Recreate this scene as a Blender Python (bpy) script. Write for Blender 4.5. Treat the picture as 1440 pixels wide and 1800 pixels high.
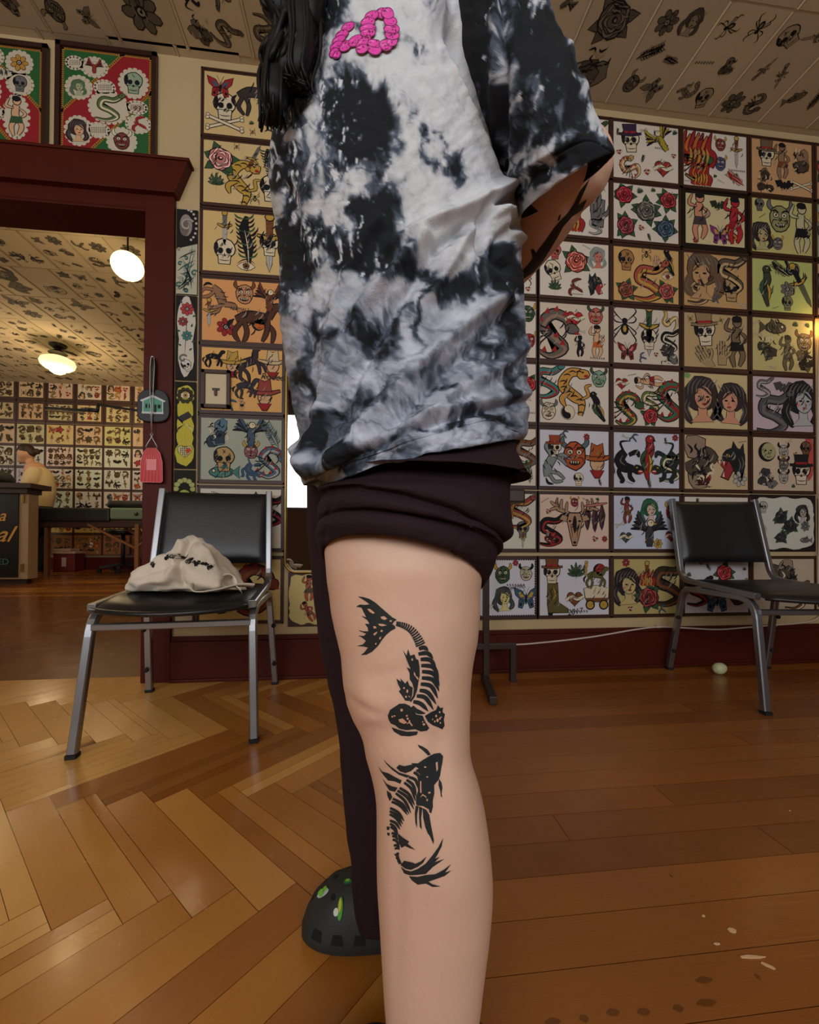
import bpy, bmesh, math, random
import numpy as np
from mathutils import Vector, Matrix
from mathutils.bvhtree import BVHTree
from mathutils.geometry import delaunay_2d_cdt
PI = math.pi
for o in list(bpy.data.objects): bpy.data.objects.remove(o, do_unlink=True)
scene = bpy.context.scene
COL = scene.collection
# ------------------------------------------------------------------ camera
FPX, PPY = 720.0, 942.6
YAW, PITCH, ROLL = .1092, .01035, .00418
H = .635
_cy,_sy,_cp,_sp = math.cos(YAW),math.sin(YAW),math.cos(PITCH),math.sin(PITCH)
CF = np.array([_sy*_cp,_cy*_cp,_sp]); _R0 = np.array([_cy,-_sy,0.]); _U0 = np.cross(_R0,CF)
CR = _R0*math.cos(ROLL)+_U0*math.sin(ROLL); CU = _U0*math.cos(ROLL)-_R0*math.sin(ROLL)
CC = np.array([0,0,H])
cam_d = bpy.data.cameras.new('camera'); cam = bpy.data.objects.new('camera', cam_d); COL.objects.link(cam)
cam_d.sensor_fit = 'VERTICAL'; cam_d.sensor_height = 36; cam_d.lens = FPX/1800*36
cam_d.shift_y = (PPY-900)/1800; cam_d.clip_start = .02
M = Matrix((( CR[0],CU[0],-CF[0],CC[0]),(CR[1],CU[1],-CF[1],CC[1]),(CR[2],CU[2],-CF[2],CC[2]),(0,0,0,1)))
cam.matrix_world = M
scene.camera = cam
def ray(x,y): return CF+CR*((x-720)/FPX)-CU*((y-PPY)/FPX)
def at(x,y,D): return CC+ray(x,y)*D
def on_floor(x,y,z=0.): d=ray(x,y); return CC+d*((z-H)/d[2])
def on_y(x,y,Y): d=ray(x,y); return CC+d*(Y/d[1])
# ------------------------------------------------------------------ light
vs = scene.view_settings
vs.view_transform='Standard'; vs.look='None'; vs.gamma=1; vs.use_curve_mapping=False
vs.exposure = EXPOSURE = 0.0
world = bpy.data.worlds.new('world'); scene.world = world; world.use_nodes=True
bg = world.node_tree.nodes['Background']; bg.inputs[0].default_value=(.55,.62,.75,1); bg.inputs[1].default_value=.35
WINDOW_FRONT = 9.0       # daylight through the street windows behind the camera
FAR_FILL = 5.0
LAMP = 14.0
def area_lamp(name, loc, rot, sx, sy, power, col):
    l=bpy.data.lights.new(name,'AREA'); l.shape='RECTANGLE'; l.size=sx; l.size_y=sy; l.energy=power; l.color=col
    o=bpy.data.objects.new(name,l); o.location=loc; o.rotation_euler=rot; COL.objects.link(o); return o
def point_lamp(name, loc, r, power, col):
    l=bpy.data.lights.new(name,'POINT'); l.shadow_soft_size=r; l.energy=power; l.color=col
    o=bpy.data.objects.new(name,l); o.location=loc; COL.objects.link(o); return o
# daylight entering through the tall street windows behind the camera
area_lamp('street_daylight', (-.6,-2.15,1.75), (math.radians(78),0,0), 4.6, 1.3, 62, (1,.97,.93))
# added side fill to brighten the far room; no window stands behind it
area_lamp('far_room_fill', (-6.3,4.0,1.9), (0,math.radians(-90),0), 1.6, 2.6, 30, (1,.93,.82))
# ------------------------------------------------------------------ helpers
def lin(c):
    return tuple(((v/255)/12.92 if v/255<=.04045 else ((v/255+.055)/1.055)**2.4) for v in c)
def L4(c): return (*lin(c),1)
_mats={}
def mat(name,c=(128,128,128),rough=.6,metal=0,spec=.5,var=0,vscale=6,bump=0,bscale=60,coat=0,emis=None,estr=0,sub=0,trans=0,sheen=0):
    if name in _mats: return _mats[name]
    m=bpy.data.materials.new(name); m.use_nodes=True; nt=m.node_tree; b=nt.nodes['Principled BSDF']
    b.inputs['Base Color'].default_value=L4(c); b.inputs['Roughness'].default_value=rough
    b.inputs['Metallic'].default_value=metal; b.inputs['Specular IOR Level'].default_value=spec
    b.inputs['Coat Weight'].default_value=coat; b.inputs['Coat Roughness'].default_value=.1
    if sheen: b.inputs['Sheen Weight'].default_value=sheen
    if sub:
        b.inputs['Subsurface Weight'].default_value=sub; b.inputs['Subsurface Radius'].default_value=(.012,.005,.003); b.inputs['Subsurface Scale'].default_value=1
    if emis: b.inputs['Emission Color'].default_value=L4(emis); b.inputs['Emission Strength'].default_value=estr
    if var or bump:
        tc=nt.nodes.new('ShaderNodeTexCoord')
    if var:
        n=nt.nodes.new('ShaderNodeTexNoise'); n.inputs['Scale'].default_value=vscale; n.inputs['Detail'].default_value=5
        nt.links.new(tc.outputs['Object'],n.inputs['Vector'])
        mx=nt.nodes.new('ShaderNodeMix'); mx.data_type='RGBA'
        lo=tuple(v*(1-var) for v in lin(c)); hi=tuple(min(1,v*(1+var)) for v in lin(c))
        mx.inputs['A'].default_value=(*lo,1); mx.inputs['B'].default_value=(*hi,1)
        nt.links.new(n.outputs['Fac'],mx.inputs['Factor']); nt.links.new(mx.outputs['Result'],b.inputs['Base Color'])
    if bump:
        n2=nt.nodes.new('ShaderNodeTexNoise'); n2.inputs['Scale'].default_value=bscale; n2.inputs['Detail'].default_value=4
        nt.links.new(tc.outputs['Object'],n2.inputs['Vector'])
        bp=nt.nodes.new('ShaderNodeBump'); bp.inputs['Strength'].default_value=bump; bp.inputs['Distance'].default_value=.004
        nt.links.new(n2.outputs['Fac'],bp.inputs['Height']); nt.links.new(bp.outputs['Normal'],b.inputs['Normal'])
    _mats[name]=m; return m
def attr_mat(name,attr='Col',rough=.6,spec=.3,bump=0,bscale=80,coat=0):
    if name in _mats: return _mats[name]
    m=mat(name,rough=rough,spec=spec,bump=bump,bscale=bscale,coat=coat); nt=m.node_tree
    a=nt.nodes.new('ShaderNodeAttribute'); a.attribute_name=attr
    nt.links.new(a.outputs['Color'],nt.nodes['Principled BSDF'].inputs['Base Color']); return m
def tag(o,label=None,cat=None,group=None,kind=None):
    if label: o['label']=label
    if cat: o['category']=cat
    if group: o['group']=group
    if kind: o['kind']=kind
    return o
def empty(name,loc=(0,0,0),rz=0,label=None,cat=None,group=None):
    o=bpy.data.objects.new(name,None); o.location=loc; o.rotation_euler=(0,0,rz); o.empty_display_size=.1
    COL.objects.link(o); return tag(o,label,cat,group)
def mesh_obj(name,V,F,m=None,parent=None,smooth=False,cols=None,org=(0,0,0),loc=None,bevel=0,auto=None,fattr=None):
    V=np.asarray(V,float).reshape(-1,3)-np.array(org)
    me=bpy.data.meshes.new(name); me.from_pydata(V.tolist(),[],F)
    if m: me.materials.append(m)
    if cols is not None:      # one colour per face
        ca=me.color_attributes.new('Col','FLOAT_COLOR','CORNER')
        arr=[]
        for p in me.polygons: arr.extend(list(cols[p.index])*p.loop_total)
        ca.data.foreach_set('color',arr)
    if smooth: me.polygons.foreach_set('use_smooth',[True]*len(me.polygons))
    me.update()
    o=bpy.data.objects.new(name,me); COL.objects.link(o)
    if parent: o.parent=parent
    if loc is not None: o.location=loc
    if bevel:
        b=o.modifiers.new('bevel','BEVEL'); b.width=bevel; b.segments=2; b.limit_method='ANGLE'; b.angle_limit=math.radians(35)
    return o
class MB:
    def __init__(s): s.V=[]; s.F=[]
    def add(s,V,F):
        n=len(s.V); s.V.extend([tuple(v) for v in V]); s.F.extend([tuple(i+n for i in f) for f in F]); return s
    def box(s,c,d,rot=None):
        V=[Vector((x*d[0]/2,y*d[1]/2,z*d[2]/2)) for x in(-1,1) for y in(-1,1) for z in(-1,1)]
        if rot is not None: V=[rot@v for v in V]
        V=[v+Vector(c) for v in V]
        return s.add(V,[(0,1,3,2),(4,6,7,5),(0,4,5,1),(2,3,7,6),(0,2,6,4),(1,5,7,3)])
    def bb(s,a,b): return s.box([(p+q)/2 for p,q in zip(a,b)],[abs(q-p) for p,q in zip(a,b)])
    def bar(s,a,b,w,h=None,up=(0,0,1)):       # rectangular bar between two points
        a=Vector(a);b=Vector(b);d=(b-a).normalized();u=Vector(up)
        sd=d.cross(u)
        if sd.length<1e-4: sd=d.cross(Vector((1,0,0)))
        sd.normalize();u=sd.cross(d); h=h or w
        V=[]
        for p in(a,b):
            for i,j in((-1,-1),(1,-1),(1,1),(-1,1)): V.append(p+sd*i*w/2+u*j*h/2)
        return s.add(V,[(0,1,2,3),(7,6,5,4),(0,4,5,1),(1,5,6,2),(2,6,7,3),(3,7,4,0)])
    def tube(s,pts,r,n=10,caps=True,sq=False,closed=False):
        P=[Vector(p) for p in pts]; m=len(P); rs=r if hasattr(r,'__len__') else [r]*m
        T=[]
        for i in range(m):
            if closed: t=P[(i+1)%m]-P[i-1]
            else: t=P[min(i+1,m-1)]-P[max(i-1,0)]
            T.append(t.normalized())
        u=T[0].orthogonal().normalized()
        if sq is not False and sq is not None and sq is not True: u=(Vector(sq)-T[0]*Vector(sq).dot(T[0])).normalized()
        V=[]
        for i in range(m):
            u=(u-T[i]*u.dot(T[i])).normalized(); w=T[i].cross(u)
            if sq is not False:
                k=rs[i]
                prof=[(-1,-.72),(-.72,-1),(.72,-1),(1,-.72),(1,.72),(.72,1),(-.72,1),(-1,.72)]
                for a,b in prof: V.append(P[i]+u*a*k+w*b*k)
                n=8
            else:
                for k in range(n):
                    a=2*PI*k/n; V.append(P[i]+(u*math.cos(a)+w*math.sin(a))*rs[i])
        F=[]
        for i in range(m if closed else m-1):
            j=(i+1)%m
            for k in range(n): F.append((i*n+k,i*n+(k+1)%n,j*n+(k+1)%n,j*n+k))
        if caps and not closed: F.append(tuple(range(n))[::-1]); F.append(tuple((m-1)*n+k for k in range(n)))
        return s.add(V,F)
    def lathe(s,prof,c=(0,0,0),n=32,rot=None):
        V=[];F=[]
        for r,z in prof:
            for k in range(n):
                a=2*PI*k/n; v=Vector((r*math.cos(a),r*math.sin(a),z))
                if rot is not None: v=rot@v
                V.append(v+Vector(c))
        for i in range(len(prof)-1):
            for k in range(n): F.append((i*n+k,i*n+(k+1)%n,(i+1)*n+(k+1)%n,(i+1)*n+k))
        F.append(tuple(range(n))[::-1]); F.append(tuple((len(prof)-1)*n+k for k in range(n)))
        return s.add(V,F)
    def prism(s,poly,d,fn):                    # poly 2d, d depth, fn(u,v,w)->xyz
        n=len(poly); V=[fn(u,v,0) for u,v in poly]+[fn(u,v,d) for u,v in poly]
        F=[tuple(range(n))[::-1],tuple(range(n,2*n))]+[(i,(i+1)%n,(i+1)%n+n,i+n) for i in range(n)]
        return s.add(V,F)
    def build(s,name,m,parent=None,smooth=False,bevel=0,org=(0,0,0),loc=None):
        return mesh_obj(name,s.V,s.F,m,parent,smooth,None,org,loc,bevel)
def crom(P,t):
    P=np.asarray(P,float); n=len(P); i=int(min(max(math.floor(t),0),n-2)); f=t-i
    p0=P[max(i-1,0)];p1=P[i];p2=P[i+1];p3=P[min(i+2,n-1)]
    return .5*((2*p1)+(-p0+p2)*f+(2*p0-5*p1+4*p2-p3)*f*f+(-p0+3*p1-3*p2+p3)*f**3)
def smooth_path(P,k=6):
    n=len(P); return [crom(P,i/k) for i in range((n-1)*k+1)]
def fnoise(p,seed=0,oct=4):
    """cheap value-noise fbm, p (...,2|3) array"""
    p=np.asarray(p,float); out=0; amp=1.; tot=0
    for o in range(oct):
        q=p*(2**o)+seed*17.3+o*5.1; i=np.floor(q).astype(np.int64); f=q-i; f=f*f*(3-2*f)
        d=q.shape[-1]; v=0
        for c in range(2**d):
            bits=[(c>>k)&1 for k in range(d)]; h=np.zeros(q.shape[:-1],np.int64); w=1.
            for k,b in enumerate(bits):
                h=h*7919+ (i[...,k]+b)*(374761393+k*668265263); w=w*(f[...,k] if b else 1-f[...,k])
            h=(h^(h>>13))*1274126177; h=(h^(h>>16))&0xffff
            v=v+w*(h/65535.)
        out=out+v*amp; tot+=amp; amp*=.5
    return out/tot*2-1
# ------------------------------------------------------------------ drawing kit: flat coloured shapes for the flash sheets
INK=(22,21,24); RED=(156,40,40); GRN=(58,86,56); YEL=(190,154,66); SKIN=(214,172,130); BLU=(62,92,112); BRN=(120,72,38); CRM=(222,208,176); PNK=(206,128,120); ORG=(196,100,40); GRY=(110,108,104); TEAL=(70,128,118); LGT=(180,176,166); PUR=(128,52,112)
class Art:
    def __init__(s): s.P=[]; s.C=[]; s.Z=[]; s.T=[(0,0,1,1,0)]; s.z=0; s.mono=None
    def push(s,x,y,sc,rot=0,flip=1):
        s.T.append((x,y,sc,flip,rot)); s.z=0
    def pop(s): s.T.pop()
    def poly(s,pts,c):
        x,y,k,fl,r=s.T[-1]; cr,sr=math.cos(r)*k,math.sin(r)*k
        s.P.append([(x+fl*u*cr-v*sr, y+fl*u*sr+v*cr) for u,v in pts]); 
        if s.mono is not None and c is not INK:
            g=sum(c)/3; bs=s.mono; t=.25+.75*(g/255); c=tuple(b*t for b in bs)
        s.C.append(c); s.z+=1; s.Z.append(s.z)
    def blob(s,x,y,rx,ry,c,n=12,rough=0,rot=0,o=0,rng=None):
        g=rng or RNG; R=[1+rough*(g.random()-.5)*2 for _ in range(n)]
        def mk(e): return [((rx+e)*R[k]*math.cos(2*PI*k/n)*math.cos(rot)-(ry+e)*R[k]*math.sin(2*PI*k/n)*math.sin(rot)+x,(rx+e)*R[k]*math.cos(2*PI*k/n)*math.sin(rot)+(ry+e)*R[k]*math.sin(2*PI*k/n)*math.cos(rot)+y) for k in range(n)]
        if o: s.poly(mk(o),INK)
        s.poly(mk(0),c)
    def stroke(s,pts,w,c,o=0,k=4,a=.15,b=.15):
        P=smooth_path(pts,k) if len(pts)>2 else [np.array(p,float) for p in pts]
        n=len(P)
        def mk(e):
            Lf=[];Rt=[]
            for i in range(n):
                t=P[min(i+1,n-1)]-P[max(i-1,0)]; t=t/(np.hypot(*t)+1e-9); f=i/(n-1)
                ww=w*(a+(1-a)*min(1,f*3) if f<.5 else b+(1-b)*min(1,(1-f)*3))/2+e
                Lf.append((P[i][0]-t[1]*ww,P[i][1]+t[0]*ww)); Rt.append((P[i][0]+t[1]*ww,P[i][1]-t[0]*ww))
            return Lf+Rt[::-1]
        if o: s.poly(mk(o),INK)
        s.poly(mk(0),c)
    def op(s,pts,c,o=.05):
        cx=sum(p[0] for p in pts)/len(pts); cy=sum(p[1] for p in pts)/len(pts)
        s.poly([(p[0]+(p[0]-cx)/(math.hypot(p[0]-cx,p[1]-cy)+1e-6)*o,p[1]+(p[1]-cy)/(math.hypot(p[0]-cx,p[1]-cy)+1e-6)*o) for p in pts],INK); s.poly(pts,c)
RNG=random.Random(5)
def leaf(A,x,y,r,l,c=GRN):
    A.T.append(A.T[-1]); X,Y=x,y; ca,sa=math.cos(r),math.sin(r)
    P=[(0,0),(.3,.2),(.65,.2),(1,0),(.65,-.2),(.3,-.2)]
    A.op([(x+(u*ca-v*sa)*l,y+(u*sa+v*ca)*l) for u,v in P],c,.04); A.stroke([(x,y),(x+ca*l*.8,y+sa*l*.8)],.05,INK); A.T.pop()
def m_rose(A,c=RED,n=5):
    for k in range(n): leaf(A,0,0,k*2*PI/n+RNG.random(),1)
    A.blob(0,0,.62,.58,c,13,.09,o=.06)
    lt=tuple(min(255,v*1.35+20) for v in c)
    for r,q in((.46,5),(.3,4)):
        for k in range(q):
            a=2*PI*k/q+r*4; A.stroke([(r*math.cos(a-.7),r*math.sin(a-.7)),(r*1.2*math.cos(a),r*1.2*math.sin(a)),(r*math.cos(a+.7),r*math.sin(a+.7))],.1,lt,.035)
    A.blob(0,.03,.14,.12,INK); A.blob(.02,.05,.07,.06,lt)
def m_skull(A,c=CRM):
    A.blob(0,.22,.62,.6,c,14,.04,o=.07); A.op([(-.38,-.2),(.38,-.2),(.32,-.75),(-.32,-.75)],c,.07)
    A.blob(-.5,.25,.13,.4,INK); A.blob(-.24,.08,.18,.2,INK,9,.1); A.blob(.26,.08,.18,.2,INK,9,.1); A.poly([(0,-.06),(.1,-.28),(-.1,-.28)],INK)
    for x in(-.22,-.08,.07,.21): A.stroke([(x,-.36),(x,-.72)],.04,INK)
    A.stroke([(-.34,-.5),(0,-.56),(.34,-.5)],.05,INK); A.stroke([(-.1,.7),(0,.55),(.12,.45)],.05,INK)
def m_snake(A,c=GRN,b=YEL):
    P=[(-.8,-.75),(-.1,-.85),(.5,-.55),(.1,-.2),(-.5,.05),(-.35,.5),(.3,.5),(.75,.8)]
    A.stroke(P,.34,c,.05,5,.1,.8); A.stroke([(p[0]+.04,p[1]-.06) for p in P],.13,b)
    for p in smooth_path(P,3)[::2]: A.stroke([(p[0]-.1,p[1]+.1),(p[0]+.02,p[1]+.02)],.035,INK)
    A.blob(.8,.82,.2,.14,c,8,.1,.5,.04); A.stroke([(.9,.9),(1.05,1.0)],.05,RED); A.blob(.82,.86,.04,.04,INK)
def m_dagger(A,c=LGT,g=YEL,h=BRN):
    A.op([(-.13,.1),(.13,.1),(.09,-.7),(0,-1),(-.09,-.7)],c,.04); A.stroke([(0,.1),(0,-.85)],.05,INK)
    A.stroke([(-.42,.22),(0,.1),(.42,.22)],.13,g,.04); A.op([(-.09,.15),(.09,.15),(.12,.75),(-.12,.75)],h,.04)
    for y in(.3,.45,.6): A.stroke([(-.12,y),(.12,y+.05)],.05,INK)
    A.blob(0,.85,.14,.13,g,8,o=.04)
def m_panther(A,c=INK):
    A.stroke([(.2,.95),(-.3,.9),(-.2,.55),(.0,.35)],.12,c); A.stroke([(-.1,.45),(-.35,.1),(-.15,-.25),(.35,-.35)],.55,c,0,5,.7,.6)
    for P in([(-.3,.2),(-.75,-.05),(-.7,-.5),(-.9,-.55)],[(-.2,-.15),(-.4,-.5),(-.2,-.9),(-.35,-.97)],[(.2,-.3),(.15,-.7),(.4,-.95)],[(.1,.3),(.5,.45),(.6,.2)]): A.stroke(P,.24,c,0,4,.8,.4)
    A.blob(.55,-.38,.3,.25,c,10,.1); A.blob(.68,-.48,.14,.1,RED); A.blob(.68,-.45,.1,.03,CRM); A.blob(.5,-.28,.05,.04,YEL)
    A.stroke([(-.2,.3),(-.32,.0),(-.05,-.2)],.06,GRY); A.stroke([(.3,-.2),(.42,-.22)],.05,GRY)
def m_heart(A,c=RED):
    P=[(.62*(16*math.sin(t)**3)/16,.62*(13*math.cos(t)-5*math.cos(2*t)-2*math.cos(3*t)-math.cos(4*t))/16) for t in [2*PI*k/22 for k in range(22)]]
    A.op(P,c,.06); A.stroke([(-.4,.3),(-.42,.05),(-.2,-.2)],.07,tuple(min(255,v+60) for v in c))
    A.stroke([(-.75,-.15),(-.2,.12),(.25,-.08),(.78,.15)],.26,CRM,.04,5,.8,.8); A.stroke([(-.4,.0),(.0,.04),(.4,0)],.05,INK)
def m_swallow(A,c=BLU):
    A.stroke([(-.2,.1),(.2,-.05),(.7,-.3),(.95,-.5)],.28,c,.04); A.stroke([(.6,-.2),(.95,-.15)],.08,c)
    A.stroke([(0,.1),(-.2,.6),(.3,.9),(.8,.95)],.3,c,.04); A.stroke([(0,0),(-.5,-.3),(-.55,-.7),(-.3,-.95)],.3,c,.04)
    A.blob(-.3,.18,.19,.16,c,9,o=.04); A.poly([(-.46,.22),(-.62,.13),(-.45,.1)],YEL); A.blob(-.15,.02,.14,.1,RED); A.blob(-.34,.23,.03,.03,CRM)
def m_butter(A,c=ORG,d=BLU):
    for f in(1,-1):
        A.op([(0,.1),(f*.35,.6),(f*.95,.85),(f*.8,.3),(f*.5,.0)],c,.05); A.op([(0,0),(f*.55,-.1),(f*.6,-.6),(f*.3,-.7)],c,.05)
        A.poly([(f*.1,.12),(f*.4,.5),(f*.6,.5),(f*.45,.12)],d); A.blob(f*.42,-.42,.1,.12,INK); A.stroke([(0,.3),(f*.15,.7),(f*.3,.95)],.03,INK)
    A.blob(0,0,.08,.42,INK)
def m_spider(A,c=INK):
    A.blob(0,-.15,.22,.32,c,10); A.blob(0,.25,.16,.15,c,9); A.blob(0,-.15,.1,.18,YEL,6)
    for f in(1,-1):
        for a,b in((.6,.95),(.2,.55),(-.2,-.5),(-.5,-.95)): A.stroke([(0,.15),(f*.45,a*.9),(f*.6,(a+b)/2),(f*.42,b)],.07,c)
def m_lady(A,h=(44,34,34),s=SKIN):
    A.blob(-.05,.25,.68,.66,h,13,.1,o=.03); A.stroke([(-.55,.1),(-.75,-.4),(-.4,-.95)],.4,h,0,5,.9,.3); A.stroke([(.4,.1),(.65,-.45),(.35,-.8)],.36,h,0,5,.8,.3)
    A.op([(-.16,-.2),(.2,-.2),(.22,-.6),(.5,-.85),(-.45,-.9),(-.14,-.6)],s,.03); A.blob(.06,.08,.36,.44,s,13,.02,o=.03)
    A.stroke([(-.3,.5),(.1,.42),(.45,.1)],.1,h); A.blob(-.08,.1,.08,.04,INK); A.blob(.24,.1,.08,.04,INK); A.stroke([(-.2,.22),(0,.24)],.05,INK); A.stroke([(.15,.24),(.34,.2)],.05,INK)
    A.blob(.1,-.18,.1,.05,RED); A.stroke([(.1,.08),(.14,-.05),(.08,-.07)],.03,BRN); A.blob(-.2,-.05,.08,.06,PNK)
    for k in range(7):
        x=-.6+k*.17; A.stroke([(x,.1+.06*k),(x+.05,.55),(x+.25,.8)],.04,GRY)
    for P in([(-.6,0),(-.72,-.35),(-.5,-.8)],[(-.5,-.1),(-.58,-.4),(-.4,-.75)],[(.55,-.1),(.68,-.45),(.45,-.75)]): A.stroke(P,.045,GRY)
def m_tiger(A,c=(202,150,70)):
    P=[(.3,.85),(-.2,.8),(-.5,.3),(-.1,-.1),(.3,-.4),(.25,-.95)]
    A.stroke(P,.42,c,.04,5,.6,.3); A.blob(.38,.78,.26,.2,c,9,.1,o=.04); A.stroke([(.2,-.3),(.6,-.1),(.5,.25),(.75,.35)],.12,c,.03)
    A.stroke([(-.2,.0),(-.55,-.25),(-.4,-.6)],.2,c,.04)
    for p in smooth_path(P,4)[1::2]: A.stroke([(p[0]-.19,p[1]-.02),(p[0],p[1]+.05),(p[0]+.15,p[1]-.02)],.055,INK)
    A.blob(.5,.7,.1,.06,RED); A.blob(.36,.85,.04,.04,INK)
def m_mask(A,c=RED,hn=YEL):
    for f in(1,-1): A.stroke([(f*.35,.4),(f*.65,.65),(f*.6,1)],.2,hn,.04,4,.9,.1)
    A.blob(0,0,.58,.68,c,13,.07,o=.06)
    for f in(1,-1): A.blob(f*.24,.18,.14,.12,CRM,8,o=.04); A.blob(f*.24,.17,.05,.06,INK); A.stroke([(f*.06,.3),(f*.3,.42),(f*.5,.35)],.09,INK); A.stroke([(f*.1,-.12),(f*.4,-.1),(f*.5,-.4)],.05,INK)
    A.blob(0,-.05,.12,.1,tuple(v*.6 for v in c)); A.blob(0,-.36,.3,.13,INK)
    for x in(-.18,-.06,.06,.18): A.poly([(x-.045,-.28),(x+.045,-.28),(x,-.42)],CRM)
def m_hatskull(A,c=(70,40,60)):

    m_skull(A); A.stroke([(-.85,.5),(0,.42),(.85,.5)],.16,c,.04,5,.6,.6); A.op([(-.42,.5),(.42,.5),(.5,1.15),(-.5,1.15)],c,.05); A.stroke([(-.43,.6),(.43,.6)],.14,RED,0,2,1,1)
def m_flame(A,c=ORG):
    for k in range(7):
        x=-.6+k*.2; h=.5+.45*RNG.random(); A.stroke([(x,-.7),(x+.16,-.2),(x-.12,.1),(x+.06,h)],.28,c if k%2 else RED,.04,4,.9,.05)
    for k in range(5):
        x=-.4+k*.2; A.stroke([(x,-.6),(x+.08,-.2),(x,.1)],.1,YEL)
def m_eye(A,c=BLU):
    A.op([(-.8,0),(-.4,.32),(0,.42),(.4,.32),(.8,0),(.4,-.28),(0,-.34),(-.4,-.28)],CRM,.06); A.blob(0,.03,.26,.28,c,12,o=.04); A.blob(0,.03,.12,.13,INK); A.stroke([(-.85,.2),(-.3,.6),(.3,.62),(.85,.25)],.1,INK)
def m_feather(A,c=INK):
    A.stroke([(0,-1),(.05,-.3),(-.05,.4),(.1,.95)],.42,c,0,6,.1,.3)
    for k in range(10):
        y=-.7+k*.17; A.stroke([(0,y),(.25,y+.05),(.38,y+.2)],.07,c if k%3 else GRN); A.stroke([(0,y),(-.25,y+.08),(-.36,y+.22)],.07,c if k%3 else GRN)
    A.stroke([(0,-1),(.03,-.3),(-.03,.4)],.04,CRM)
def m_flower(A,c=RED,n=7):
    for k in range(n):
        a=2*PI*k/n; A.blob(.5*math.cos(a),.5*math.sin(a),.34,.22,c,8,rot=a,o=.05)
    A.blob(0,0,.26,.26,INK); A.blob(0,0,.16,.16,LGT); A.blob(0,0,.07,.07,INK)
def m_bat(A,c=INK):
    for f in(1,-1): A.poly([(0,.15),(f*.35,.65),(f*1,.5),(f*.8,.1),(f*.72,-.1),(f*.5,.0),(f*.35,-.2),(f*.15,-.1),(0,-.3)],c); A.stroke([(f*.35,.5),(f*.4,.1)],.04,RED)
    A.blob(0,.05,.16,.32,c); A.blob(0,.35,.13,.13,c)
def m_fish(A,c=GRY):
    A.blob(-.05,0,.62,.28,c,12,.05,o=.05); A.op([(.5,0),(.95,.35),(.85,0),(.95,-.35)],c,.04); A.blob(-.45,.06,.07,.07,CRM,o=.04)
    for k in range(5): A.stroke([(-.2+k*.15,.16),(-.13+k*.15,0),(-.2+k*.15,-.16)],.035,INK)
    A.stroke([(-.6,-.08),(-.45,-.12)],.04,INK); A.op([(-.1,.24),(.2,.5),(.3,.2)],c,.03)
def m_eagle(A,c=(96,66,40)):
    for f in(1,-1):
        for k in range(6):
            a=.15+k*.2; A.stroke([(f*.12,.05),(f*.5,.1+a*.5),(f*(1-.08*k),.0+a*.9)],.15,c if k%2 else INK,.02,4,.8,.1)
    A.stroke([(0,.3),(0,-.1),(0,-.75)],.36,c,.04,4,.5,.6); A.blob(.06,.42,.17,.16,CRM,9,o=.04); A.poly([(.2,.46),(.4,.38),(.2,.34)],YEL); A.blob(.1,.46,.03,.03,INK)
    for x in(-.12,.12): A.stroke([(x,-.3),(x*2,-.55)],.1,YEL,.02)
def m_hand(A,c=SKIN):
    A.op([(-.3,-.9),(.3,-.9),(.36,-.1),(-.34,-.1)],c,.05)
    for k,(x,h) in enumerate(((-.27,.55),(-.09,.8),(.1,.78),(.28,.5))): A.stroke([(x,-.2),(x,h*.4),(x*1.2,h)],.17,c,.04,4,1,.6)
    A.stroke([(.3,-.35),(.6,-.1),(.66,.2)],.17,c,.04,4,1,.6); A.stroke([(-.2,-.4),(.2,-.45)],.04,INK)
def m_horse(A,c=BRN):
    A.stroke([(-.75,.05),(-.3,.2),(.2,.15),(.5,.1)],.42,c,.04,5,.6,.8); A.stroke([(.4,.2),(.65,.6),(.9,.55)],.26,c,.04,4,1,.6)
    for P in([(-.55,0),(-.8,-.4),(-.6,-.8)],[(-.45,0),(-.35,-.4),(-.5,-.85)],[(.3,0),(.6,-.3),(.55,-.75)],[(.4,.05),(.35,-.35),(.2,-.7)]): A.stroke(P,.15,c,.03,4,.9,.4)
    A.stroke([(-.8,.1),(-1,-.1),(-.95,-.4)],.14,INK); A.stroke([(.35,.4),(.6,.72)],.12,INK)
def m_hatman(A,c=CRM,h=YEL):
    A.blob(0,-.12,.34,.4,SKIN,11,.05,o=.05); A.stroke([(-.85,.2),(-.3,.1),(.3,.1),(.85,.25)],.2,h,.05,5,.4,.4); A.op([(-.36,.2),(.36,.2),(.28,.85),(0,.7),(-.28,.85)],h,.05)
    A.blob(-.13,-.05,.06,.03,INK); A.blob(.13,-.05,.06,.03,INK); A.stroke([(-.15,-.3),(.15,-.3)],.05,INK); A.op([(-.35,-.5),(.35,-.5),(.12,-.85),(-.1,-.85)],RED,.05)
    A.stroke([(0,-.05),(.03,-.2)],.04,BRN)
def m_bones(A,c=CRM):
    for f in(1,-1):
        A.stroke([(-.85*f,-.3),(.85*f,.3)],.13,c,.04,2,1,1)
        for e in(1,-1): A.blob(.88*f*e,.3*e+.08,.09,.08,c,o=.03); A.blob(.9*f*e,.3*e-.07,.09,.08,c,o=.03)
def m_moonface(A,c=LGT):
    A.blob(0,0,.7,.7,INK,16); A.blob(.12,.05,.56,.6,c,14)
    A.blob(-.1,.1,.09,.05,INK); A.blob(.3,.12,.09,.05,INK); A.stroke([(-.1,-.3),(.12,-.38),(.35,-.28)],.06,INK); A.stroke([(.1,.15),(.16,-.1),(.05,-.12)],.04,INK)
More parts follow.
